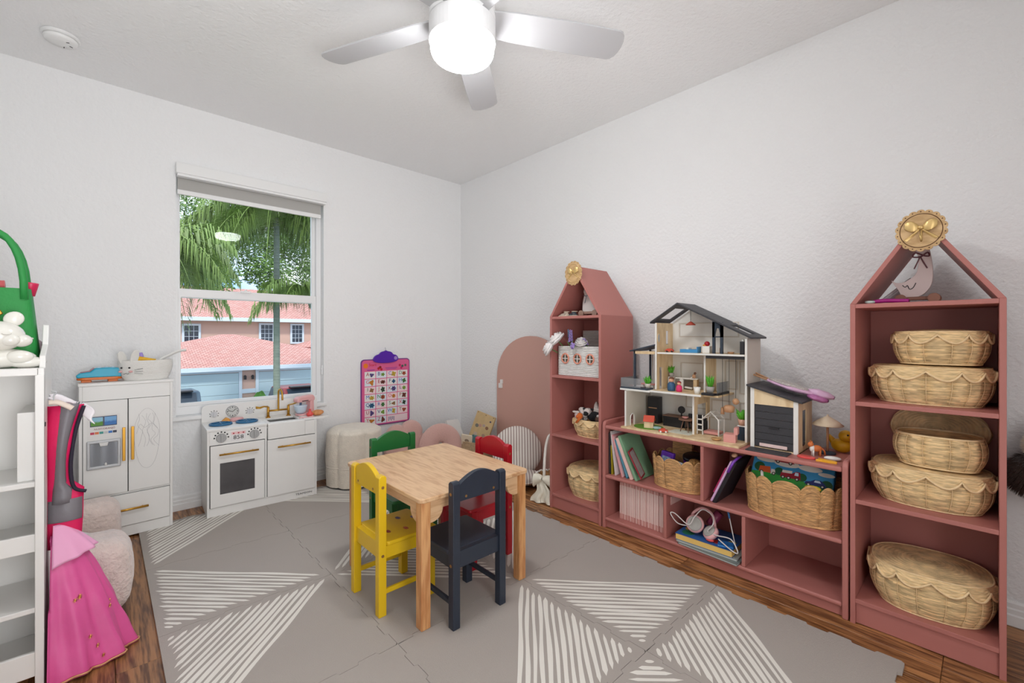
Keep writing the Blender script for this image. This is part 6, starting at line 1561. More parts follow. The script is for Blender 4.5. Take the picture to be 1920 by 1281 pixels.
W('toy_bed', 'blue and white toy bed on the top dollhouse floor', 'toy furniture', [('mattress', MB().box(-0.022, 0.022, -0.045, 0.045, 0.0, 0.018), mat('bed_blue', (70, 150, 206), 0.6), False), ('pillow', MB().box(-0.018, 0.018, 0.000, 0.012, 0.018, 0.026), m_dwhite, False), ('headboard', MB().box(-0.023, 0.023, -0.049, -0.045, 0, 0.032), mat('bed_blue', (70, 150, 206), 0.6), False)], (2.265, 1.062, TF))
W('toy_red_car', 'small red toy on the top dollhouse floor at left', 'toy', [('body', MB().prism([(-0.022, 0.004), (0.022, 0.004), (0.020, 0.014), (0.008, 0.020), (-0.010, 0.020), (-0.020, 0.012)], -0.010, 0.010, 'x'), m_terr, False)]+[('wheel', MB().cyl((-0.012, y_, 0.005), (0.012, y_, 0.005), 0.005, n=10), m_black, False) for y_ in (-0.013, 0.013)], (2.245, 1.165, TF), 0.2)
W('toy_pot', 'white toy planter with a red flower on the top dollhouse floor', 'toy plant', [('planter', MB().box(-0.016, 0.016, -0.018, 0.018, 0, 0.036), m_dwhite, False), ('flower', MB().ball((0, 0, 0.048), (0.014, 0.014, 0.013), 12, 8), m_red, True), ('leaf', MB().ball((0, 0.01, 0.040), (0.014, 0.012, 0.006), 10, 6), mat('toy_orange', (226, 160, 72), 0.5), True)], (2.255, 0.968, TF))
W('toy_bottle', 'tiny beige toy bottle behind the charcoal partition', 'toy', [('bottle', MB().lathe([(0.009, 0), (0.009, 0.026), (0.004, 0.034), (0.004, 0.042), (0.001, 0.043)], n=14), m_oak, True)], (2.275, 0.905, TF))
W('toy_stool', 'tiny wooden toy bowl right of the charcoal partition', 'toy bowl', [('bowl', MB().lathe([(0.012, 0), (0.016, 0.010), (0.001, 0.008)], n=16), m_oak, True)], (2.262, 0.855, TF))
W('toy_radio', 'narrow black toy cabinet at the right end of the top floor', 'toy furniture', [('body', MB().box(-0.016, 0.016, -0.010, 0.010, 0, 0.062), m_black, False), ('cap', MB().box(-0.006, 0.006, -0.005, 0.005, 0.062, 0.070), m_dwhite, False)], (2.232, 0.787, TF))
W('toy_fan', 'round dark toy fan on the dollhouse kitchen bench', 'toy fan', [('disc', MB().cyl((-0.003, 0, 0.034), (0.003, 0, 0.034), 0.020, n=20), m_black, False), ('stand', MB().cyl((0, 0, 0), (0, 0, 0.018), 0.004, n=8), m_black, True)], (2.330, 1.140, GF+0.060))
W('toy_lounger', 'rose toy lounger on the left dollhouse balcony', 'toy furniture', [('seat', MB().box(-0.015, 0.015, -0.04, 0.04, 0.018, 0.026), m_tpink2, False), ('leg', MB().box(-0.012, 0.012, -0.034, -0.028, 0, 0.018), m_dwhite, False), ('leg', MB().box(-0.012, 0.012, 0.028, 0.034, 0, 0.018), m_dwhite, False)], (2.262, 1.300, 0.803))

# garage of the dollhouse
GL = (2.30, 0.642, 0.587)
gh = thing('toy_garage', 'toy garage with charcoal door and sloping roof beside the dollhouse', 'dollhouse', GL)
def G(name, x0, x1, y0, y1, z0, z1, m, par=None, bev=0.0008): return MB().box(x0-GL[0], x1-GL[0], y0-GL[1], y1-GL[1], z0-GL[2], z1-GL[2]).build(name, m, par or gh, bevel=bev)
def gp2(pts): return [(y-GL[1], z-GL[2]) for y, z in pts]
for nm, yy, zt, m in (('left_wall', 0.738, 0.866, m_beige), ('right_wall', 0.548, 0.806, m_ply)):
    if nm == 'left_wall': G(nm, 2.184, 2.398, yy-0.008, yy, 0.587, zt, m)
    else:
        g = MB()
        for x0, x1, z0, z1 in ((2.184, 2.245, 0.587, zt), (2.300, 2.398, 0.587, zt), (2.245, 2.300, 0.587, 0.612), (2.245, 2.300, 0.770, zt)): g.box(x0-GL[0], x1-GL[0], yy-GL[1], yy+0.008-GL[1], z0-GL[2], z1-GL[2])
        g.build(nm, m, gh)
        G('side_window', 2.245, 2.300, yy+0.002, yy+0.005, 0.612, 0.770, m_dark)
MB().box(2.180-GL[0], 2.184-GL[0], 0.722-GL[1], 0.738-GL[1], 0, 0.866-GL[2]).build('front_trim', m_dwhite, gh)
MB().box(2.180-GL[0], 2.184-GL[0], 0.548-GL[1], 0.566-GL[1], 0, 0.812-GL[2]).build('front_trim', m_dwhite, gh)
MB().prism(gp2([(0.566, 0.787), (0.722, 0.787), (0.722, 0.858), (0.566, 0.814)]), 2.182-GL[0], 2.190-GL[0], 'x').build('gable', m_ply, gh)
gd = None
for i in range(6):
    z0 = 0.597+i*0.0318
    b_ = G('door_board', 2.186, 2.194, 0.567, 0.721, z0, z0+0.0302, m_char)
    gd = gd or b_
G('door_handle', 2.178, 2.186, 0.622, 0.662, 0.684, 0.690, m_black)
G('floor_board', 2.184, 2.398, 0.548, 0.738, 0.587, 0.593, m_ply)
G('ramp', 2.106, 2.178, 0.572, 0.735, 0.587, 0.592, m_char)
G('rose_strip', 2.179, 2.184, 0.590, 0.700, 0.600, 0.614, mat('toy_pale_pink', (238, 208, 202), 0.6))
for i in range(5):
    a, b = i/5, (i+1)/5
    y0, z0, y1, z1 = 0.752+(0.530-0.752)*a, 0.868+(0.808-0.868)*a, 0.752+(0.530-0.752)*b, 0.868+(0.808-0.868)*b
    MB().prism(gp2([(y0, z0), (y1, z1), (y1, z1+0.008), (y0, z0+0.008)]), 2.168-GL[0], 2.402-GL[0], 'x').build('roof_board', m_char, gh, bevel=0.001, seg=1)
# rolled satin wands on the garage roof
wr = thing('satin_wings', 'crumpled lilac satin dress up wings on the toy garage roof', 'costume', (2.30, 0.60, 0.845), rot=(0.26, 0, 0))
m_lil = mat('lilac_satin', (218, 178, 208), 0.4, bump=0.3, bscale=20); m_seq = mat('sequins', (226, 220, 214), 0.18, metal=0.6, bump=0.8, bscale=260, var=0.3, vscale=160)
def crump(cx, cy, cz, lx, ly, lz, sd): return MB().grid(lambda u, v: (cx+lx*math.cos(2*PI*u)*math.sin(PI*(0.04+0.92*v))**0.5*(1+0.2*noise.noise(Vector((u*5, v*4, sd)))), cy+ly*(v-0.5)*2, cz+lz*math.sin(2*PI*u)*math.sin(PI*(0.04+0.92*v))**0.5*(1+0.3*noise.noise(Vector((u*6, v*5, sd+3))))), 36, 24, cu=True)
crump(0, 0.015, 0.018, 0.055, 0.095, 0.016, 1).build('satin_panel', m_lil, wr, smooth=True)
crump(-0.012, 0.02, 0.028, 0.038, 0.080, 0.010, 5).build('sequin_panel', m_seq, wr, smooth=True)
crump(0.0, -0.105, 0.026, 0.026, 0.050, 0.018, 7).build('satin_roll', m_lil, wr, smooth=True)
crump(-0.01, -0.10, 0.006, 0.032, 0.040, 0.014, 9).build('satin_fold', mat('mauve_satin', (180, 110, 160), 0.4), wr, smooth=True)
for i, (x_, zz) in enumerate(((0.01, 0.030), (-0.012, 0.022), (0.026, 0.018))):
    tag(MB().cyl((2.302+x_, 0.700, 0.884+zz*0.3), (2.312+x_*1.3, 0.775+0.012*i, 0.912+zz*0.35), 0.0042, n=10).build('wooden_wand', m_oak, smooth=True), ['wooden wand handle nearest the wall by the satin wings', 'middle wooden wand handle beside the satin wings', 'front wooden wand handle beside the satin wings'][i], 'wand', 'wand handles on the garage roof')

# small toys at the right end of the low shelf
SZT = 0.587
pu = thing('toy_parasol', 'cream wooden toy parasol on the low bookcase', 'toy parasol', (2.300, 0.468, SZT))
MB().lathe([(0.058, 0.126), (0.040, 0.142), (0.014, 0.158), (0.004, 0.164), (0.003, 0.170), (0.001, 0.171)], n=28, caps=False).build('canopy', mat('cream_canvas', (226, 208, 180), 0.7), pu, smooth=True).modifiers.new('thick', 'SOLIDIFY').thickness = 0.003
MB().cyl((0, 0, 0.006), (0, 0, 0.156), 0.0048, n=12).build('pole', m_oak, pu, smooth=True)
MB().lathe([(0.030, 0), (0.030, 0.008), (0.010, 0.012), (0.001, 0.012)], n=24).build('base', m_dnavy, pu, bevel=0.001)
dk = thing('toy_duck', 'large yellow rubber duck behind the toy parasol', 'toy duck', (2.375, 0.432, SZT), -2.0)
m_duck = mat('duck_yellow', (226, 172, 24), 0.4)
MB().ball((0, 0, 0.030), (0.042, 0.032, 0.030), 24, 14).build('body', m_duck, dk, smooth=True)
MB().ball((0.018, 0, 0.074), (0.027, 0.026, 0.026), 20, 12).build('head', m_duck, dk, smooth=True)
MB().tube([(-0.03, 0, 0.035), (-0.05, 0, 0.055), (-0.055, 0, 0.068)], [0.016, 0.010, 0.003], 10).build('tail', m_duck, dk, smooth=True)
MB().ball((0.046, 0, 0.069), (0.014, 0.014, 0.007), 14, 8).build('bill', m_tred, dk, smooth=True)
for s in (-1, 1): MB().ball((0.037, s*0.016, 0.083), 0.004, 8, 6).build('eye', m_ink, dk, smooth=True)
m_fox = mat('fox_orange', (214, 120, 62), 0.6)
cat_ = thing('toy_cat', 'orange and white toy cat standing beside the toy garage', 'toy animal', (2.225, 0.492, SZT), 0.6)
MB().ball((0, 0, 0.032), (0.012, 0.021, 0.014), 18, 12).build('body', m_fox, cat_, smooth=True)
MB().ball((0, 0.022, 0.048), (0.011, 0.011, 0.011), 16, 10).build('head', m_fox, cat_, smooth=True)
MB().ball((-0.002, 0.017, 0.032), (0.009, 0.010, 0.016), 14, 10).build('white_bib', m_dwhite, cat_, smooth=True)
for s in (-1, 1):
    MB().cyl((s*0.006, 0.02, 0.055), (s*0.008, 0.02, 0.066), 0.004, 0.0005, 8).build('ear', m_fox, cat_)
    for y_ in (-0.012, 0.014): MB().cyl((s*0.006, y_, 0.0), (s*0.006, y_, 0.026), 0.0035, 0.004, 8).build('leg', m_dwhite if y_ > 0 else m_fox, cat_, smooth=True)
MB().tube([(0, -0.018, 0.034), (0, -0.030, 0.022), (0, -0.032, 0.006)], 0.0035, 6).build('tail', m_fox, cat_, smooth=True)
tag(MB().prism([(p.x, p.y) for p in spline([(-0.034, 0, 0), (-0.012, 0.016, 0), (0.02, 0.018, 0), (0.034, 0.004, 0), (0.022, -0.014, 0), (-0.012, -0.015, 0)], 4, True)], 0, 0.009, 'z').build('toy_dish', m_tred, bevel=0.003, seg=3, loc=(2.155, 0.512, SZT), rot=(0, 0, 1.4)), 'small red plastic toy dish in front of the cat', 'toy')
tag(MB().prism([(p.x, p.y) for p in spline([(-0.036, 0.006, 0), (-0.010, 0.014, 0), (0.016, 0.012, 0), (0.034, 0.016, 0), (0.02, -0.002, 0), (0.032, -0.018, 0), (0.004, -0.010, 0), (-0.018, -0.012, 0)], 4, True)], 0, 0.009, 'z').build('toy_fish', mat('toy_amber', (240, 176, 40), 0.4), bevel=0.003, seg=3, loc=(2.145, 0.440, SZT), rot=(0, 0, 1.6)), 'flat yellow toy fish at the shelf front edge', 'toy')
tag(MB().ball((0, 0, 0.009), (0.013, 0.030, 0.009), 18, 10).build('toy_spoon', m_dwhite, smooth=True, loc=(2.188, 0.428, SZT), rot=(0, 0, 0.2)), 'white plastic toy scoop behind the yellow fish', 'toy')

# ================================================================== SHELF CONTENTS
# row of thin pink spined books, bottom left bay
m_sp = [mat('spine_%d' % i, c, 0.6, var=0.08, vscale=30) for i, c in enumerate([(206, 150, 140), (214, 164, 156), (196, 136, 128), (222, 180, 172)])]
proto = []
rk = random.Random(21)
y_ = 1.418; n_b = 30
for i in range(n_b):
    t_ = 0.0092
    k_ = i % 4
    lab = 'thin pink spined reader standing in the packed lower left row'
    if k_ >= len(proto):
        b = thing('thin_book', lab, 'book', (0, 0, 0), group='thin pink readers in the lower left row')
        MB().box(0, 0.150, -t_/2+0.0004, t_/2-0.0004, 0, 0.208).build('cover', m_sp[k_], b, bevel=0.0012, seg=1)
        MB().box(-0.0003, 0.0, -t_/2+0.002, t_/2-0.002, 0.03, 0.19).build('spine_title', mat('spine_title', (236, 214, 206), 0.6), b)
        proto.append(b); o = b
    else:
        o = cp(proto[k_])
        for ch in proto[k_].children: cp(ch, o)
    o.location = (2.150+rk.uniform(0, 0.004), y_-t_/2, 0.062); y_ -= t_
o = thing('thin_book', 'last thin book leaning at the right end of the lower row', 'book', (2.150, 1.131, 0.062), rot=(-0.0, 0, 0))
MB().box(0, 0.15, -0.004, 0.004, 0, 0.205).build('cover', m_sp[3], o, bevel=0.001, rot=(0.10, 0, 0), loc=(0, -0.0, 0))

# slanted books and folders, upper left bay: rotation about x leans them toward +y
def folder(label, y, ang, hgt, dep, th, m, extra=None, x=2.130, z=0.305):
    t = thing('folder', label, 'book', (x, y, z), rot=(ang, 0, 0))
    MB().box(0, dep, -th/2, th/2, 0, hgt).build('cover', m, t, bevel=0.001, seg=1)
    if extra: extra(t, dep, th, hgt)
    return t
def sheets(c):
    def f(t, dep, th, hgt): MB().box(-0.004, dep-0.01, -th/2-0.002, -th/2-0.0004, 0.006, hgt-0.01).build('loose_sheet', mat('sheet_%d_%d_%d' % c, c, 0.7), t)
    return f
folder('narrow black book at the far left of the slanted books', 1.470, -0.01, 0.235, 0.18, 0.010, mat('cover_black', (44, 44, 46), 0.5))
folder('mustard edged book beside the black book', 1.456, -0.03, 0.165, 0.19, 0.007, mat('cover_mustard', (170, 152, 30), 0.5))
folder('pale grey curled folder in the slanted book bay', 1.432, -0.13, 0.248, 0.19, 0.008, mat('cover_pale', (214, 206, 204), 0.5), sheets((232, 226, 226)))
folder('rose pink picture book in the slanted book bay', 1.385, -0.30, 0.238, 0.19, 0.013, mat('cover_rose', (226, 156, 160), 0.5), sheets((238, 190, 190)))
folder('teal blue thin book in the slanted book bay', 1.358, -0.36, 0.218, 0.19, 0.009, mat('cover_teal', (52, 122, 146), 0.45), sheets((110, 170, 190)))
folder('blush pink book under the green folder', 1.328, -0.42, 0.235, 0.19, 0.020, mat('cover_blush', (236, 196, 186), 0.5))
gf = folder('sage green folder on top of the slanted books', 1.298, -0.46, 0.255, 0.19, 0.016, mat('cover_sage', (128, 170, 134), 0.5))
tag(MB().box(0, 0.10, -0.002, 0.002, 0, 0.150).build('framed_print', mat('print_grey', (176, 168, 166), 0.5, var=0.25, vscale=40), bevel=0.0008, loc=(2.116, 1.262, 0.330), rot=(-0.46, 0, 0.35)), 'grey sketch print with dark red border leaning on the green folder', 'picture')
rb_ = bpy.data.objects['framed_print']
MB().ring([(-0.003, -0.003), (0.103, -0.003), (0.103, 0.153), (-0.003, 0.153)], [(0.005, 0.005), (0.095, 0.005), (0.095, 0.145), (0.005, 0.145)], -0.0032, 0.0032, 'y').build('red_border', mat('border_red', (150, 40, 54), 0.5), rb_)

# purple toys inside the rattan bin
m_pbag = mat('purple_foil', (98, 46, 168), 0.3, var=0.35, vscale=30); m_pmet = mat('purple_metallic', (110, 40, 150), 0.2, metal=0.5)
tag(MB().prism(rrect(-0.035, 0.035, 0, 0.110, 0.008), -0.014, 0.014, 'x').build('snack_pouch', m_pbag, bevel=0.006, seg=3, loc=(2.185, 1.160, 0.375), rot=(0.12, 0.15, 0)), 'purple printed pouch upright in the rattan bin', 'pouch')
pp = bpy.data.objects['snack_pouch']
MB().box(-0.0156, -0.0142, -0.022, 0.024, 0.03, 0.085).build('pouch_print', mat('pouch_print', (150, 170, 200), 0.4, var=0.6, vscale=70), pp)
hm = thing('purple_drum', 'shiny purple toy drum with black top in the rattan bin', 'toy drum', (2.265, 1.035, 0.375), rot=(0.10, -0.12, 0))
MB().lathe([(0.050, 0), (0.058, 0.035), (0.062, 0.085)], n=30).build('shell', m_pmet, hm, smooth=True)
MB().lathe([(0.064, 0.083), (0.064, 0.095), (0.058, 0.100), (0.001, 0.102)], n=30).build('top', mat('drum_black', (24, 22, 28), 0.35), hm, smooth=True)
tag(MB().box(-0.003, 0.003, -0.042, 0.042, 0, 0.10).build('paper_card', mat('card_bluish', (206, 214, 226), 0.6), loc=(2.160, 1.105, 0.352), rot=(0.1, 0.1, 0)), 'pale blue paper card in the rattan bin', 'card')
tag(MB().grid(lambda u, v: (0.026*math.cos(2*PI*u)*math.sin(PI*v)*(1+.15*math.sin(6*2*PI*u)), 0.030*math.sin(2*PI*u)*math.sin(PI*v)*(1+.15*math.sin(6*2*PI*u)), 0.022*math.cos(PI*v)), 40, 16, cu=True).build('brown_pompom', mat('pompom_brown', (150, 108, 56), 0.8, bump=0.6, bscale=90, var=0.3, vscale=60), smooth=True, loc=(2.185, 1.000, 0.455)), 'brown knobbly toy at the right of the rattan bin', 'toy')
tag(MB().box(-0.012, 0.012, -0.055, 0.055, 0, 0.12).build('toy_box', m_wick2, bevel=0.002, loc=(2.330, 1.135, 0.405), rot=(0, 0.1, 0)), 'brown box at the back of the rattan bin', 'box')

# printed case in the large rattan bin
pcs = thing('printed_case', 'soft case printed with red, orange and blue vehicles in the wide bin', 'toy case', (2.185, 0.590, 0.424), rot=(0, 0.60, 0.0))
m_csky = mat('print_sky', (60, 146, 196), 0.5, var=0.25, vscale=7); m_cgrass = mat('print_grass', (48, 158, 58), 0.45); m_cloud = mat('print_cloud', (222, 216, 206), 0.5); m_bushp = mat('print_bush', (24, 84, 50), 0.5); m_dred = mat('print_red', (150, 28, 48), 0.4); m_dor = mat('print_orange', (206, 88, 44), 0.4); m_dbl = mat('print_navy', (38, 48, 110), 0.4)
CWd, CHd = 0.158, 0.150
MB().prism(rrect(-CWd, CWd, 0, CHd, 0.02), -0.0, 0.035, 'x').build('case_body', m_csky, pcs, bevel=0.006, seg=3)
def prt(name, pts, m, k_=1): return MB().prism(pts, -0.0006*k_, 0.0, 'x').build(name, m, pcs)
prt('grass_print', [(-CWd+0.004, 0.006), (CWd-0.004, 0.006), (CWd-0.004, 0.060), (0.08, 0.068), (0.0, 0.058), (-0.08, 0.050), (-CWd+0.004, 0.040)], m_cgrass)
for cx, cz, s in ((0.10, 0.125, 0.030), (0.02, 0.118, 0.034), (-0.07, 0.115, 0.030), (-0.13, 0.10, 0.02)): prt('cloud_print', [(cx+s*1.5*math.cos(2*PI*i/16), cz+s*0.45*math.sin(2*PI*i/16)) for i in range(16)], m_cloud)
for cx, cz, s in ((0.125, 0.085, 0.022), (0.045, 0.078, 0.018), (-0.045, 0.070, 0.018), (-0.135, 0.055, 0.022)): prt('bush_print', [(cx+s*math.cos(2*PI*i/16), cz+s*math.sin(2*PI*i/16)) for i in range(16)], m_bushp, 1.4)
def veh(cx, cz, m, kind):
    if kind == 0: prt('truck_print', [(cx-0.012, cz), (cx+0.038, cz), (cx+0.036, cz+0.026), (cx-0.006, cz+0.030)], m, 2); prt('cab_print', [(cx-0.032, cz-0.002), (cx-0.012, cz-0.002), (cx-0.012, cz+0.020), (cx-0.026, cz+0.020)], m_cloud, 2)
    if kind == 1: prt('truck_print', [(cx-0.040, cz), (cx+0.040, cz), (cx+0.038, cz+0.022), (cx-0.006, cz+0.024), (cx-0.018, cz+0.034), (cx-0.034, cz+0.034)], m, 2); prt('ladder_print', [(cx-0.004, cz+0.022), (cx+0.034, cz+0.020), (cx+0.034, cz+0.032), (cx-0.004, cz+0.034)], m_cloud, 3); prt('cab_print', [(cx-0.030, cz+0.016), (cx-0.014, cz+0.016), (cx-0.016, cz+0.030), (cx-0.028, cz+0.030)], m_tblue, 3)
    if kind == 2: prt('car_print', [(cx-0.040, cz), (cx+0.040, cz), (cx+0.038, cz+0.012), (cx+0.020, cz+0.016), (cx+0.006, cz+0.026), (cx-0.016, cz+0.026), (cx-0.030, cz+0.014)], m, 2); prt('cab_print', [(cx-0.018, cz+0.014), (cx+0.008, cz+0.014), (cx+0.004, cz+0.023), (cx-0.012, cz+0.023)], m_tblue, 3)
    for w_ in ((-0.024, 0.026) if kind != 1 else (-0.026, 0.006, 0.028)):
        prt('wheel_print', [(cx+w_+0.0075*math.cos(2*PI*i/14), cz+0.0075*math.sin(2*PI*i/14)) for i in range(14)], m_ink, 3.4); prt('hub_print', [(cx+w_+0.004*math.cos(2*PI*i/10), cz+0.004*math.sin(2*PI*i/10)) for i in range(10)], m_cloud, 4)
veh(0.088, 0.062, m_dor, 0); veh(-0.002, 0.056, m_dred, 1); veh(-0.098, 0.046, m_dbl, 2); veh(0.03, 0.122, m_dred, 2)
tag(MB().tube(spline([(0, 0, 0), (0.02, 0.01, 0.02), (0.0, 0.02, 0.05), (0.02, 0.03, 0.07)], 5), 0.006, 8).build('cloth_strap', m_cloud, smooth=True, loc=(2.145, 0.655, 0.418)), 'white cloth strap over the rim of the wide bin', 'strap')
tag(MB().ball((0, 0, 0.012), (0.016, 0.030, 0.012), 16, 10).build('toy_bug', mat('bug_yellow', (226, 190, 70), 0.5, var=0.4, vscale=90), smooth=True, loc=(2.158, 0.490, 0.452)), 'small yellow patterned toy at the front of the wide bin', 'toy')
# drawing tablet leaning in the same bay
tbt = thing('drawing_tablet', 'pink and purple child drawing tablet leaning on the rattan bin', 'tablet', (2.128, 0.898, 0.305), rot=(0.42, 0, 0))
MB().box(0, 0.20, -0.024, -0.006, 0.0, 0.240).build('black_case', mat('tablet_black', (30, 28, 34), 0.5), tbt, bevel=0.006, seg=3)
MB().box(-0.002, 0.19, -0.006, 0.004, 0.004, 0.232).build('lilac_frame', mat('tablet_lilac', (216, 176, 214), 0.45), tbt, bevel=0.004, seg=3)
MB().box(0.0, 0.19, 0.004, 0.010, 0.05, 0.19).build('magenta_back', mat('tablet_magenta', (178, 36, 92), 0.45), tbt, bevel=0.003)
MB().tube([(-0.004, -0.010, 0.18), (-0.006, -0.011, 0.235), (0.02, -0.012, 0.252), (0.06, -0.012, 0.256)], 0.006, 8).build('purple_strap', mat('tablet_purple', (122, 62, 176), 0.4), tbt, smooth=True)
tag(MB().ball((0, 0, 0), (0.018, 0.012, 0.010), 14, 8).build('toy_bread', mat('bread_tan', (214, 170, 136), 0.7), smooth=True, loc=(2.16, 0.800, 0.540)), 'tan knob toy on top of the drawing tablet', 'toy')

# middle lower bay: magazines, yellow workbook, headphones
def flat_book(name, label, loc, rz, w_, d_, t_, m, pages=None, tilt=0.0):
    t = thing(name, label, 'book', loc, rot=(tilt, 0, rz))
    MB().box(0, d_, -w_/2, w_/2, 0, 0.0015).build('cover', m, t); MB().box(0, d_, -w_/2, w_/2, t_-0.0015, t_).build('cover', m, t)
    MB().box(0.002, d_-0.002, -w_/2+0.002, w_/2-0.003, 0.0015, t_-0.0015).build('pages', pages or m_card, t)
    return t
m_pg = mat('pages_grey', (206, 208, 204), 0.8, var=0.1, vscale=120, stretch=(1, 1, 20)); m_ye = mat('pages_yellow', (238, 198, 112), 0.7, var=0.1, vscale=90, stretch=(1, 1, 30))
flat_book('magazine', 'grey magazine at the bottom of the pile jutting over the shelf', (2.092, 0.905, 0.062), -0.06, 0.285, 0.22, 0.008, mat('mag_cover', (120, 130, 128), 0.4), m_pg)
flat_book('magazine', 'second grey magazine under the yellow workbook', (2.108, 0.915, 0.0704), 0.03, 0.285, 0.21, 0.007, mat('mag_cover2', (170, 176, 172), 0.4), m_pg)
wkb = flat_book('workbook', 'thick yellow edged workbook with blue cover in the middle bay', (2.112, 0.930, 0.0778), 0.02, 0.272, 0.20, 0.030, mat('workbook_blue', (44, 96, 160), 0.4), m_ye)
for cx, cz, s, cc in ((0.05, 0.09, 0.03, (30, 110, 80)), (0.05, -0.05, 0.022, (206, 60, 60)), (0.04, -0.10, 0.026, (60, 160, 206)), (0.12, 0.0, 0.04, (80, 70, 150)), (0.09, -0.105, 0.018, (210, 190, 60)), (0.1, 0.1, 0.025, (200, 150, 60))):
    MB().prism([(cx+s*math.cos(2*PI*i/14), cz+s*math.sin(2*PI*i/14)) for i in range(14)], 0.030, 0.0303, 'z').build('cover_print', mat('wb_%d_%d' % cc[:2], cc, 0.5), wkb)
ZH = 0.1086
hp = thing('headphones', 'pink child headphones with grey ear pads on the workbook', 'headphones', (2.195, 0.955, ZH))
MB().tube(spline([(-0.02, 0.055, 0.030), (0.0, 0.060, 0.085), (0.02, 0.02, 0.120), (0.02, -0.03, 0.100), (0.0, -0.055, 0.03)], 6), 0.007, 8).build('headband', m_tpink, hp, smooth=True)
e1 = MB().lathe([(0.040, 0), (0.043, 0.012), (0.040, 0.024), (0.028, 0.028), (0.001, 0.022)], n=28); e1 = e1.build('ear_cup', m_tpink, hp, smooth=True, loc=(-0.018, 0.038, 0.046), rot=(0.25, -1.15, 0))
MB().lathe([(0.034, 0.024), (0.034, 0.032), (0.024, 0.034), (0.020, 0.028), (0.001, 0.027)], n=28).build('ear_pad', mat('pad_grey', (170, 166, 160), 0.8), e1, smooth=True)
e2 = MB().lathe([(0.036, 0), (0.038, 0.010), (0.036, 0.020), (0.024, 0.024), (0.001, 0.018)], n=28); e2 = e2.build('ear_cup', m_tpink, hp, smooth=True, loc=(-0.030, -0.050, 0.026), rot=(-0.4, -0.6, 0))
MB().lathe([(0.030, 0.020), (0.030, 0.028), (0.020, 0.029), (0.001, 0.022)], n=28).build('ear_pad', mat('pad_grey', (170, 166, 160), 0.8), e2, smooth=True)
m_cable = mat('white_cable', (216, 210, 206), 0.5)
tag(MB().tube(spline([(2.150, 1.000, 0.150), (2.130, 1.060, 0.150), (2.125, 1.098, 0.190), (2.128, 1.075, 0.196), (2.135, 1.010, 0.158), (2.150, 0.985, 0.200), (2.175, 0.955, 0.238), (2.170, 0.905, 0.222), (2.150, 0.895, 0.190), (2.150, 0.920, 0.150), (2.130, 0.870, 0.152), (2.118, 0.800, 0.160), (2.104, 0.765, 0.118), (2.110, 0.790, 0.112), (2.125, 0.860, 0.140)], 7), 0.0028, 8).build('charging_cable', m_cable, smooth=True), 'white charging cable looping over the headphones', 'cable')
tag(MB().cyl((2.235, 0.945, 0.150), (2.255, 0.905, 0.215), 0.022, 0.020, 18).build('toy_microphone', mat('mic_plum', (140, 56, 88), 0.45), smooth=True), 'plum coloured toy cylinder behind the headphones', 'toy')
pe = thing('blue_pen', 'blue pen with white barrel leaning on the bay divider', 'pen', (2.150, 0.790, 0.110), rot=(-0.22, 0.02, 0))
MB().cyl((0, 0, 0), (0, 0, 0.135), 0.0025, n=8).build('barrel', m_cable, pe, smooth=True); MB().cyl((0, 0, 0.135), (0, 0, 0.168), 0.0045, n=10).build('cap', mat('pen_blue', (60, 120, 176), 0.4), pe, smooth=True)
tag(MB().ball((0, 0, 0.008), (0.014, 0.020, 0.008), 14, 8).build('toy_eraser', m_tred, smooth=True, loc=(2.140, 0.905, ZH)), 'red round toy on the yellow workbook', 'toy')
sn = tag(MB().prism(rrect(-0.03, 0.03, -0.035, 0.035, 0.006), 0, 0.010, 'z').build('snack_packet', mat('packet_blue', (40, 116, 190), 0.25, var=0.5, vscale=60), bevel=0.004, seg=3, loc=(2.150, 0.835, ZH), rot=(0, 0.0, 0.3)), 'shiny blue packet at the right of the workbook', 'packet')

# flowers in the white bin
m_pet = mat('petal_white', (240, 236, 234), 0.6); m_lav = mat('lavender', (166, 140, 206), 0.7, var=0.2, vscale=90); m_stem = mat('stem_green', (92, 128, 72), 0.6)
def rose(label, loc, s, tilt):
    t = thing('cloth_flower', label, 'flower', loc, rot=tilt)
    for ring_, (n, r0, h0) in enumerate(((5, 0.013, 0.044), (6, 0.025, 0.042), (7, 0.036, 0.032), (7, 0.042, 0.018))):
        for i in range(n):
            a = 2*PI*i/n+ring_*0.4
            MB().grid(lambda u, v: ((r0*math.sin(v*1.9)+0.003)*math.cos(a+(u-0.5)*1.7*(1-0.35*v))*s, (r0*math.sin(v*1.9)+0.003)*math.sin(a+(u-0.5)*1.7*(1-0.35*v))*s, (h0*v**1.3*(1-0.9*(u-0.5)**2))*s), 7, 7).build('petal', m_pet, t, smooth=True)
    MB().cyl((0, 0, -0.035*s), (0, 0, 0.004), 0.003, n=8).build('stem', m_stem, t, smooth=True)
rose('white cloth rose hanging lowest over the bin corner', (2.098, 1.885, 1.010), 1.25, (-0.7, -0.9, 0))
rose('white cloth rose above the lowest one', (2.118, 1.845, 1.060), 1.35, (-0.5, -0.6, 0))
rose('small white cloth rose on the bin front', (2.150, 1.690, 1.046), 0.9, (0.2, -0.5, 0))
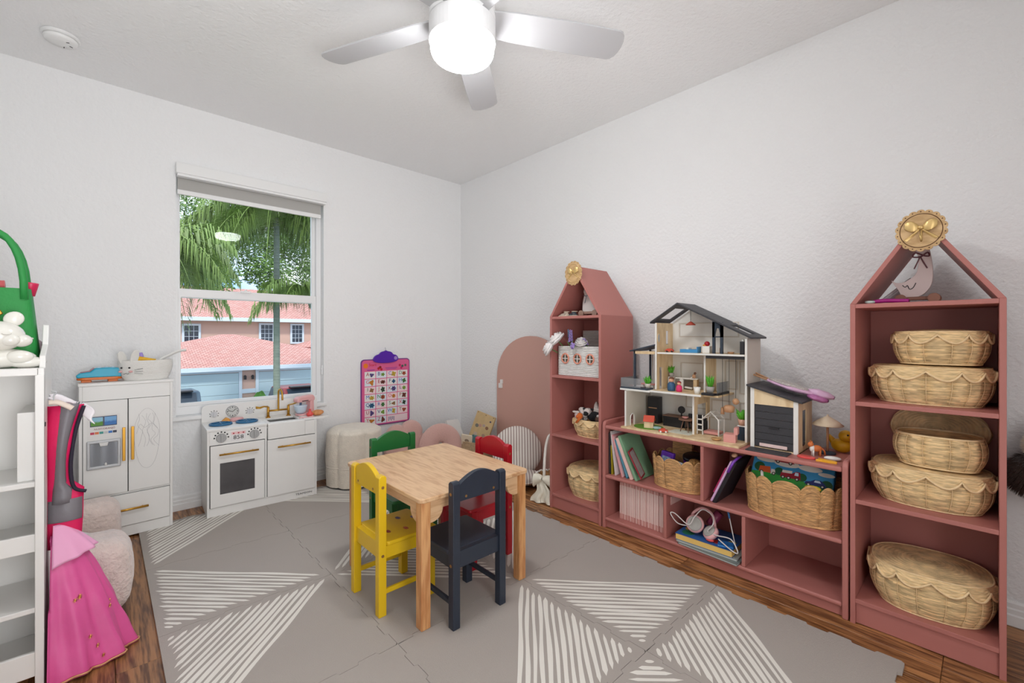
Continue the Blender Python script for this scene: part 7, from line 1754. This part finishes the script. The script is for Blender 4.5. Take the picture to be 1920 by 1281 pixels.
def lavender(label, loc, h_, tilt):
    t = thing('lavender_sprig', label, 'flower', loc, rot=tilt); rl = random.Random(len(label)); mb = MB()
    for i in range(46):
        z = h_*0.35+h_*0.65*i/46; a = i*2.4; r_ = 0.010*(1-0.6*i/46)+0.002; mb.ball((r_*math.cos(a), r_*math.sin(a), z), 0.0055*(1-0.4*i/46), 6, 5)
    mb.build('blossoms', m_lav, t, smooth=True); MB().cyl((0, 0, -0.02), (0, 0, h_*0.9), 0.0018, n=6).build('stem', m_stem, t)
    for a in (0.3, 2.5, 4.2): MB().tube([(0, 0, 0.0), (0.012*math.cos(a), 0.012*math.sin(a), 0.03), (0.024*math.cos(a), 0.024*math.sin(a), 0.045)], [0.001, 0.004, 0.0005], 5).build('leaf', m_stem, t)
lavender('tall lavender sprig at the left of the white bin', (2.160, 1.785, 1.020), 0.115, (0.12, -0.10, 0))
lavender('lavender sprig drooping over the white bin front', (2.122, 1.735, 1.056), 0.060, (0.5, -2.3, 0))
lavender('short lavender sprig behind the small white rose', (2.175, 1.660, 1.020), 0.065, (-0.3, -0.3, 0))
tag(MB().cyl((0, 0, 0), (0, 0.012, 0.05), 0.012, 0.003, 12).build('blue_thistle', mat('thistle_blue', (112, 128, 158), 0.7, bump=0.8, bscale=120), smooth=True, loc=(2.170, 1.800, 1.090)), 'grey blue thistle head above the lavender', 'flower')

# soft toys in the toy basket
m_fur = mat('cream_fur', (226, 214, 206), 0.95, bump=1.0, bscale=90, sheen=0.4); m_fblk = mat('black_fur', (34, 32, 34), 0.9, bump=0.6, bscale=90); m_for = mat('orange_fur', (206, 104, 40), 0.8, bump=0.4, bscale=70); m_fbr = mat('brown_fur', (92, 66, 52), 0.9, bump=0.6, bscale=90)
TBZ = 0.475
lamb = thing('plush_lamb', 'curly cream plush lamb at the left of the toy basket', 'soft toy', (2.222, 1.742, TBZ+0.075))
mb = MB(); rl = random.Random(5)
for i in range(40):
    d = Vector((rl.gauss(0, 1), rl.gauss(0, 1), rl.gauss(0, 1))).normalized(); mb.ball((d.x*0.030, d.y*0.034, 0.045+d.z*0.036), 0.015, 8, 6)
mb.build('curly_body', m_fur, lamb, smooth=True); MB().ball((-0.034, 0.006, 0.040), (0.020, 0.018, 0.018), 14, 10).build('muzzle', mat('lamb_pink', (226, 196, 196), 0.8), lamb, smooth=True)
for s in (-1, 1): MB().ball((-0.030, s*0.034, 0.066), (0.010, 0.018, 0.007), 12, 8).build('ear', m_fur, lamb, smooth=True)
cow = thing('plush_cow', 'black and white plush cow on top of the toy basket', 'soft toy', (2.235, 1.665, TBZ+0.090), 0.2)
MB().ball((0, -0.012, 0.030), (0.036, 0.048, 0.034), 20, 12).build('body', m_fblk, cow, smooth=True)
MB().ball((-0.012, 0.030, 0.058), (0.026, 0.026, 0.024), 18, 12).build('head', m_fur, cow, smooth=True)
MB().ball((-0.034, 0.034, 0.050), (0.012, 0.018, 0.014), 12, 8).build('muzzle', m_fblk, cow, smooth=True)
MB().prism([(-0.030, 0), (0.022, 0), (0.014, 0.050), (0.002, 0.072), (-0.014, 0.040)], -0.010, 0.010, 'x').build('raised_leg', m_fur, cow, bevel=0.007, seg=3, loc=(0.004, -0.022, 0.055))
MB().prism([(-0.034, 0), (-0.020, 0.010), (-0.010, 0.066), (-0.024, 0.05)], -0.012, 0.012, 'x').build('raised_leg', m_fblk, cow, bevel=0.005, seg=3, loc=(0.006, -0.022, 0.055))
for s in (-1, 1): MB().ball((-0.008, 0.030+s*0.026, 0.074), (0.006, 0.012, 0.008), 10, 8).build('ear', m_fblk, cow, smooth=True)
fox = thing('plush_fox', 'small orange plush toy with dangling legs over the basket rim', 'soft toy', (2.148, 1.705, TBZ+0.108))
MB().ball((0.006, 0, 0.020), (0.018, 0.020, 0.020), 16, 10).build('body', m_for, fox, smooth=True); MB().ball((-0.004, 0.008, 0.016), (0.013, 0.013, 0.012), 12, 8).build('head', m_for, fox, smooth=True)
for d_ in (0, 0.010): MB().tube([(0.0, -0.010-d_, 0.014), (-0.012, -0.004-d_, 0.006), (-0.021, 0.012-d_, -0.020)], 0.0042, 8).build('leg', m_for, fox, smooth=True)
br_ = thing('plush_bear', 'dark brown plush toy at the right of the toy basket', 'soft toy', (2.235, 1.595, TBZ+0.080))
MB().ball((0, 0, 0.030), (0.046, 0.046, 0.030), 18, 12).build('body', m_fbr, br_, smooth=True); MB().ball((-0.030, 0.010, 0.052), 0.010, 12, 8).build('nose', m_fur, br_, smooth=True); MB().ball((0.0, -0.035, 0.055), (0.016, 0.018, 0.020), 12, 8).build('head', m_for, br_, smooth=True)

# wheeled wooden animals in the gables
m_wht = mat('painted_white', (226, 222, 218), 0.5); m_wheel = mat('wheel_brown', (146, 100, 80), 0.5); m_wheel2 = mat('wheel_beige', (176, 146, 130), 0.5); m_bluet = mat('blue_thread', (96, 126, 150), 0.6); m_plum = mat('plum_ribbon', (104, 52, 60), 0.5); m_blush = mat('goose_blush', (222, 204, 200), 0.5)
gs = thing('wheeled_rabbit', 'white wooden rabbit on wheels in the corner bookcase gable', 'pull toy', (2.250, 1.700, 1.219), 0.0)
rpts = [(-0.044, 0.03), (0.044, 0.03), (0.0536, 0.066), (0.0488, 0.106), (0.04, 0.138), (0.0456, 0.158), (0.036, 0.178), (0.0136, 0.1884), (-0.012, 0.1916), (-0.0248, 0.1836), (-0.02, 0.17), (0.0, 0.162), (-0.004, 0.134), (-0.028, 0.102), (-0.0456, 0.066)]
MB().prism([(p.x, p.y) for p in spline([(a, b, 0) for a, b in rpts], 4, True)], -0.009, 0.009, 'x').build('body', m_wht, gs, bevel=0.003)
MB().box(-0.014, 0.014, -0.065, 0.070, 0.016, 0.032).build('cart', m_wheel2, gs, bevel=0.002)
for y_ in (-0.050, 0.055):
    for s in (-1, 1): MB().cyl((s*0.016, y_, 0.020), (s*0.026, y_, 0.020), 0.020, n=22).build('wheel', m_wheel2, gs, bevel=0.002)
MB().tube([(-0.0105, 0.044, 0.134), (-0.0105, 0.024, 0.129), (-0.0105, 0.002, 0.136)], 0.0018, 5).build('neck_ribbon', m_bluet, gs)
MB().tube([(-0.0105, 0.022, 0.129), (-0.0105, 0.027, 0.106), (-0.0105, 0.033, 0.086)], 0.0016, 5).build('ribbon_tail', m_bluet, gs)
MB().ball((-0.0095, 0.032, 0.164), (0.001, 0.003, 0.002), 8, 6).build('eye', m_ink, gs)
gsn = thing('wheeled_goose', 'pale wooden goose on brown wheels in the open bookcase gable', 'pull toy', (2.245, 0.178, 1.219), 0.0)
gpts = [(0.072, 0.092), (0.056, 0.082), (0.030, 0.086), (0.004, 0.110), (-0.004, 0.140), (-0.004, 0.175), (0.002, 0.200), (-0.012, 0.222), (-0.030, 0.214), (-0.038, 0.180), (-0.044, 0.120), (-0.040, 0.070), (-0.020, 0.036), (0.010, 0.022), (0.040, 0.024), (0.050, 0.050)]
MB().prism([(p.x, p.y) for p in spline([(a, b, 0) for a, b in gpts], 4, True)], -0.009, 0.009, 'x').build('body', m_blush, gsn, bevel=0.003)
MB().tube(spline([(-0.0098, 0.040, 0.072), (-0.0098, 0.032, 0.064), (-0.0098, 0.026, 0.070), (-0.0098, 0.020, 0.056), (-0.0098, 0.010, 0.060), (-0.0098, 0.002, 0.078)], 5), 0.0014, 5).build('wing_line', m_ink, gsn)
MB().tube(spline([(-0.011, -0.016, 0.180), (-0.013, 0.004, 0.190), (-0.012, 0.010, 0.176), (-0.013, -0.012, 0.174), (-0.012, -0.030, 0.188), (-0.012, -0.034, 0.174), (-0.011, -0.016, 0.178)], 5), 0.0026, 6).build('neck_bow', m_plum, gsn)
for dy in (0.012, -0.014): MB().tube([(-0.011, -0.010, 0.176), (-0.012, -0.010+dy*0.6, 0.155), (-0.012, -0.010+dy*1.4, 0.130)], 0.0022, 5).build('ribbon_tail', m_plum, gsn)
MB().box(-0.014, 0.014, -0.055, 0.055, 0.014, 0.026).build('cart', m_wheel, gsn, bevel=0.002)
for y_ in (-0.048, 0.045):
    for s in (-1, 1): MB().cyl((s*0.015, y_, 0.018), (s*0.028, y_, 0.018), 0.018, n=22).build('wheel', m_wheel, gsn, bevel=0.002)
tag(MB().tube(spline([(0, 0.052, 0.008), (0, 0.02, 0.010), (0.004, -0.02, 0.008), (0, -0.048, 0.006)], 5), 0.0075, 8).build('magenta_ribbon', mat('magenta_foil', (160, 24, 120), 0.3), smooth=True, loc=(2.135, 0.238, 1.219)), 'shiny magenta ribbon roll beside the goose wheels', 'ribbon')
tag(MB().grid(lambda u, v: (0.03*u, -0.10*v+0.012*math.sin(5*u), 0.100*(v)*(1-0.3*u)+0.003), 8, 12).build('white_cloth', m_slk, smooth=True, loc=(2.285, 0.300, 1.219)), 'white folded cloth behind the goose', 'cloth')
bpy.data.objects['white_cloth'].modifiers.new('thick', 'SOLIDIFY').thickness = 0.012
tag(MB().lathe([(0.010, 0), (0.016, 0.006), (0.014, 0.011), (0.001, 0.012)], n=18).build('glass_pebble', mat('pale_teal', (190, 206, 200), 0.2), smooth=True, loc=(2.130, 0.300, 1.219)), 'pale teal pebble at the left corner of the open gable', 'pebble')
m_leo = mat('patterned_cloth', (196, 182, 164), 0.7, var=0.9, vscale=150, detail=1)
for i, (y_, rz, lab) in enumerate(((1.826, 0.25, 'patterned baby shoe at the far left of the corner gable'), (1.768, -0.1, 'patterned baby shoe nearer the wheeled rabbit'))):
    s_ = thing('baby_shoe', lab, 'shoe', (2.150+0.012*i, y_, 1.219), rz, 'patterned baby shoes in the gable')
    MB().grid(lambda u, v: (lambda a, q: (0.022*math.cos(a)*q, 0.040*math.sin(a)*q, 0.005+0.030*(1-q**2.2)*(0.55+0.45*(math.sin(a) < 0))))(2*PI*u, 1-v), 32, 10, cu=True).build('upper', m_leo if i == 0 else mat('navy_pattern', (70, 78, 84), 0.7, var=0.9, vscale=150, detail=1), s_, smooth=True)
    MB().prism(circ(28, 0.023, 0, 0, 0.041), 0, 0.006, 'z').build('sole', mat('shoe_sole', (206, 188, 166), 0.7), s_)
    MB().tube([(0.018*math.cos(a), -0.016+0.018*math.sin(a), 0.030) for a in [2*PI*i2/20 for i2 in range(20)]], 0.0022, 5, closed=True).build('opening_trim', mat('shoe_sole', (206, 188, 166), 0.7), s_)

# bow medallions
m_lwood = wood('laser_ply', (188, 152, 104), (214, 180, 132), scale=(3, 3, 10), rough=0.5, wscale=1.5); m_bowg = mat('matte_gold_bow', (216, 184, 122), 0.35, metal=0.55); m_burn = mat('burnt_edge', (96, 62, 34), 0.7)
def medallion(label, loc, r, ry_, nsc, ringed):
    """local: faces -x; y to the left of the viewer"""
    t = thing('bow_medallion', label, 'medallion', loc)
    def rad(a): return 1-0.085+0.085*abs(math.sin(nsc*a/2))**0.6
    pts = [(r*rad(2*PI*i/(nsc*10))*math.cos(2*PI*i/(nsc*10)), ry_*rad(2*PI*i/(nsc*10))*math.sin(2*PI*i/(nsc*10))) for i in range(nsc*10)]
    pl = MB().prism(pts, -0.005, 0.0, 'x').build('scalloped_plaque', m_lwood, t, bevel=0.0006, seg=1)
    if ringed: MB().tube([(-0.0052, r*0.80*math.cos(2*PI*i/60), ry_*0.80*math.sin(2*PI*i/60)) for i in range(60)], 0.0013, 5, closed=True).build('engraved_ring', m_burn, pl)
    else: MB().tube([(-0.0062, r*0.74*math.cos(2*PI*i/60), ry_*0.74*math.sin(2*PI*i/60)) for i in range(60)], 0.0022, 6, closed=True).build('raised_ring', m_lwood, pl, smooth=True)
    h = MB()
    for i in range(nsc): 
        a = 2*PI*(i+0.5)/nsc; h.cyl((-0.0054, r*0.905*math.cos(a), ry_*0.905*math.sin(a)), (-0.0049, r*0.905*math.cos(a), ry_*0.905*math.sin(a)), 0.0021, n=8)
    h.build('pin_hole', m_burn, pl)
    k_ = r/0.066
    kn = MB().ball((-0.011, 0, 0.010*k_), (0.006, 0.008*k_, 0.007*k_), 14, 10).build('bow_knot', m_bowg, t, smooth=True)
    for s in (-1, 1):
        MB().grid(lambda u, v: (-0.008-0.006*math.sin(PI*v)-0.003*math.cos(2*PI*u), s*(0.006+0.034*v)*k_, (0.010+0.010*v+(0.005+0.013*math.sin(PI*min(1, v*0.75+0.1)))*math.sin(2*PI*u))*k_), 16, 10, cu=True).build('bow_loop', m_bowg, kn, smooth=True)
        MB().grid(lambda u, v: (-0.007-0.003*math.sin(PI*u)-0.002*math.sin(6*v), s*(0.003+0.030*v+0.010*v*v)*k_+(u-0.5)*(0.007+0.010*v)*k_, (0.006-0.034*v-0.004*abs(u-0.5)*2*v)*k_), 7, 10).build('bow_tail', m_bowg, kn, smooth=True)
    if ringed: MB().tube([(-0.008, -0.002, 0.004), (-0.010, -0.002, -0.030), (-0.016, -0.002, -0.038), (-0.020, -0.001, -0.028), (-0.018, 0.002, -0.014)], 0.0028, 8).build('hook', m_bowg, kn, smooth=True)
medallion('large round scalloped wooden medallion with gold bow hook', (2.098, 0.156, 1.466), 0.0690, 0.0730, 18, True)
medallion('small oval scalloped wooden medallion with pale bow', (2.098, 1.708, 1.478), 0.066, 0.075, 16, False)

# plush head on the wall at the right edge
pl_ = thing('plush_wall_head', 'dark brown and cream furry plush head on the wall beside nearest bookcase', 'soft toy', (XR, -0.128, 0.62))
m_dfur = mat('dark_brown_fur', (62, 44, 36), 0.95, bump=1.0, bscale=60, sheen=0.3); m_cfur = mat('ivory_fur', (232, 224, 206), 0.95, bump=1.0, bscale=60, sheen=0.4)
def furry(c, r, n, L_, sd, down=0.6):
    rl = random.Random(sd); mb = MB().ball(c, r, 20, 14)
    for i in range(n):
        d = Vector((rl.gauss(0, 1), rl.gauss(0, 1), rl.gauss(0, 1))).normalized(); p = Vector((c[0]+d.x*r[0]*.95, c[1]+d.y*r[1]*.95, c[2]+d.z*r[2]*.95)); q = p+(d*0.7+Vector((0, 0, -down))).normalized()*L_; u = d.orthogonal().normalized()*0.0016
        mb._add([p-u, p+u, q], [(0, 1, 2)])
    return mb
furry((-0.085, 0, -0.02), (0.060, 0.080, 0.075), 3000, 0.030, 1).build('brown_mane', m_dfur, pl_, smooth=True)
furry((-0.095, -0.040, 0.085), (0.055, 0.070, 0.055), 3000, 0.022, 2, 0.1).build('cream_face', m_cfur, pl_, smooth=True)
MB().cyl((-0.0005, -0.01, 0.0), (-0.040, -0.01, 0.0), 0.055, 0.050, 24).build('mount', m_dfur, pl_, bevel=0.004)
for s_ in (-1, 1): MB().ball((-0.085, -0.045+s_*0.050, 0.140), (0.014, 0.018, 0.024), 14, 10).build('ear', m_cfur, pl_, smooth=True)
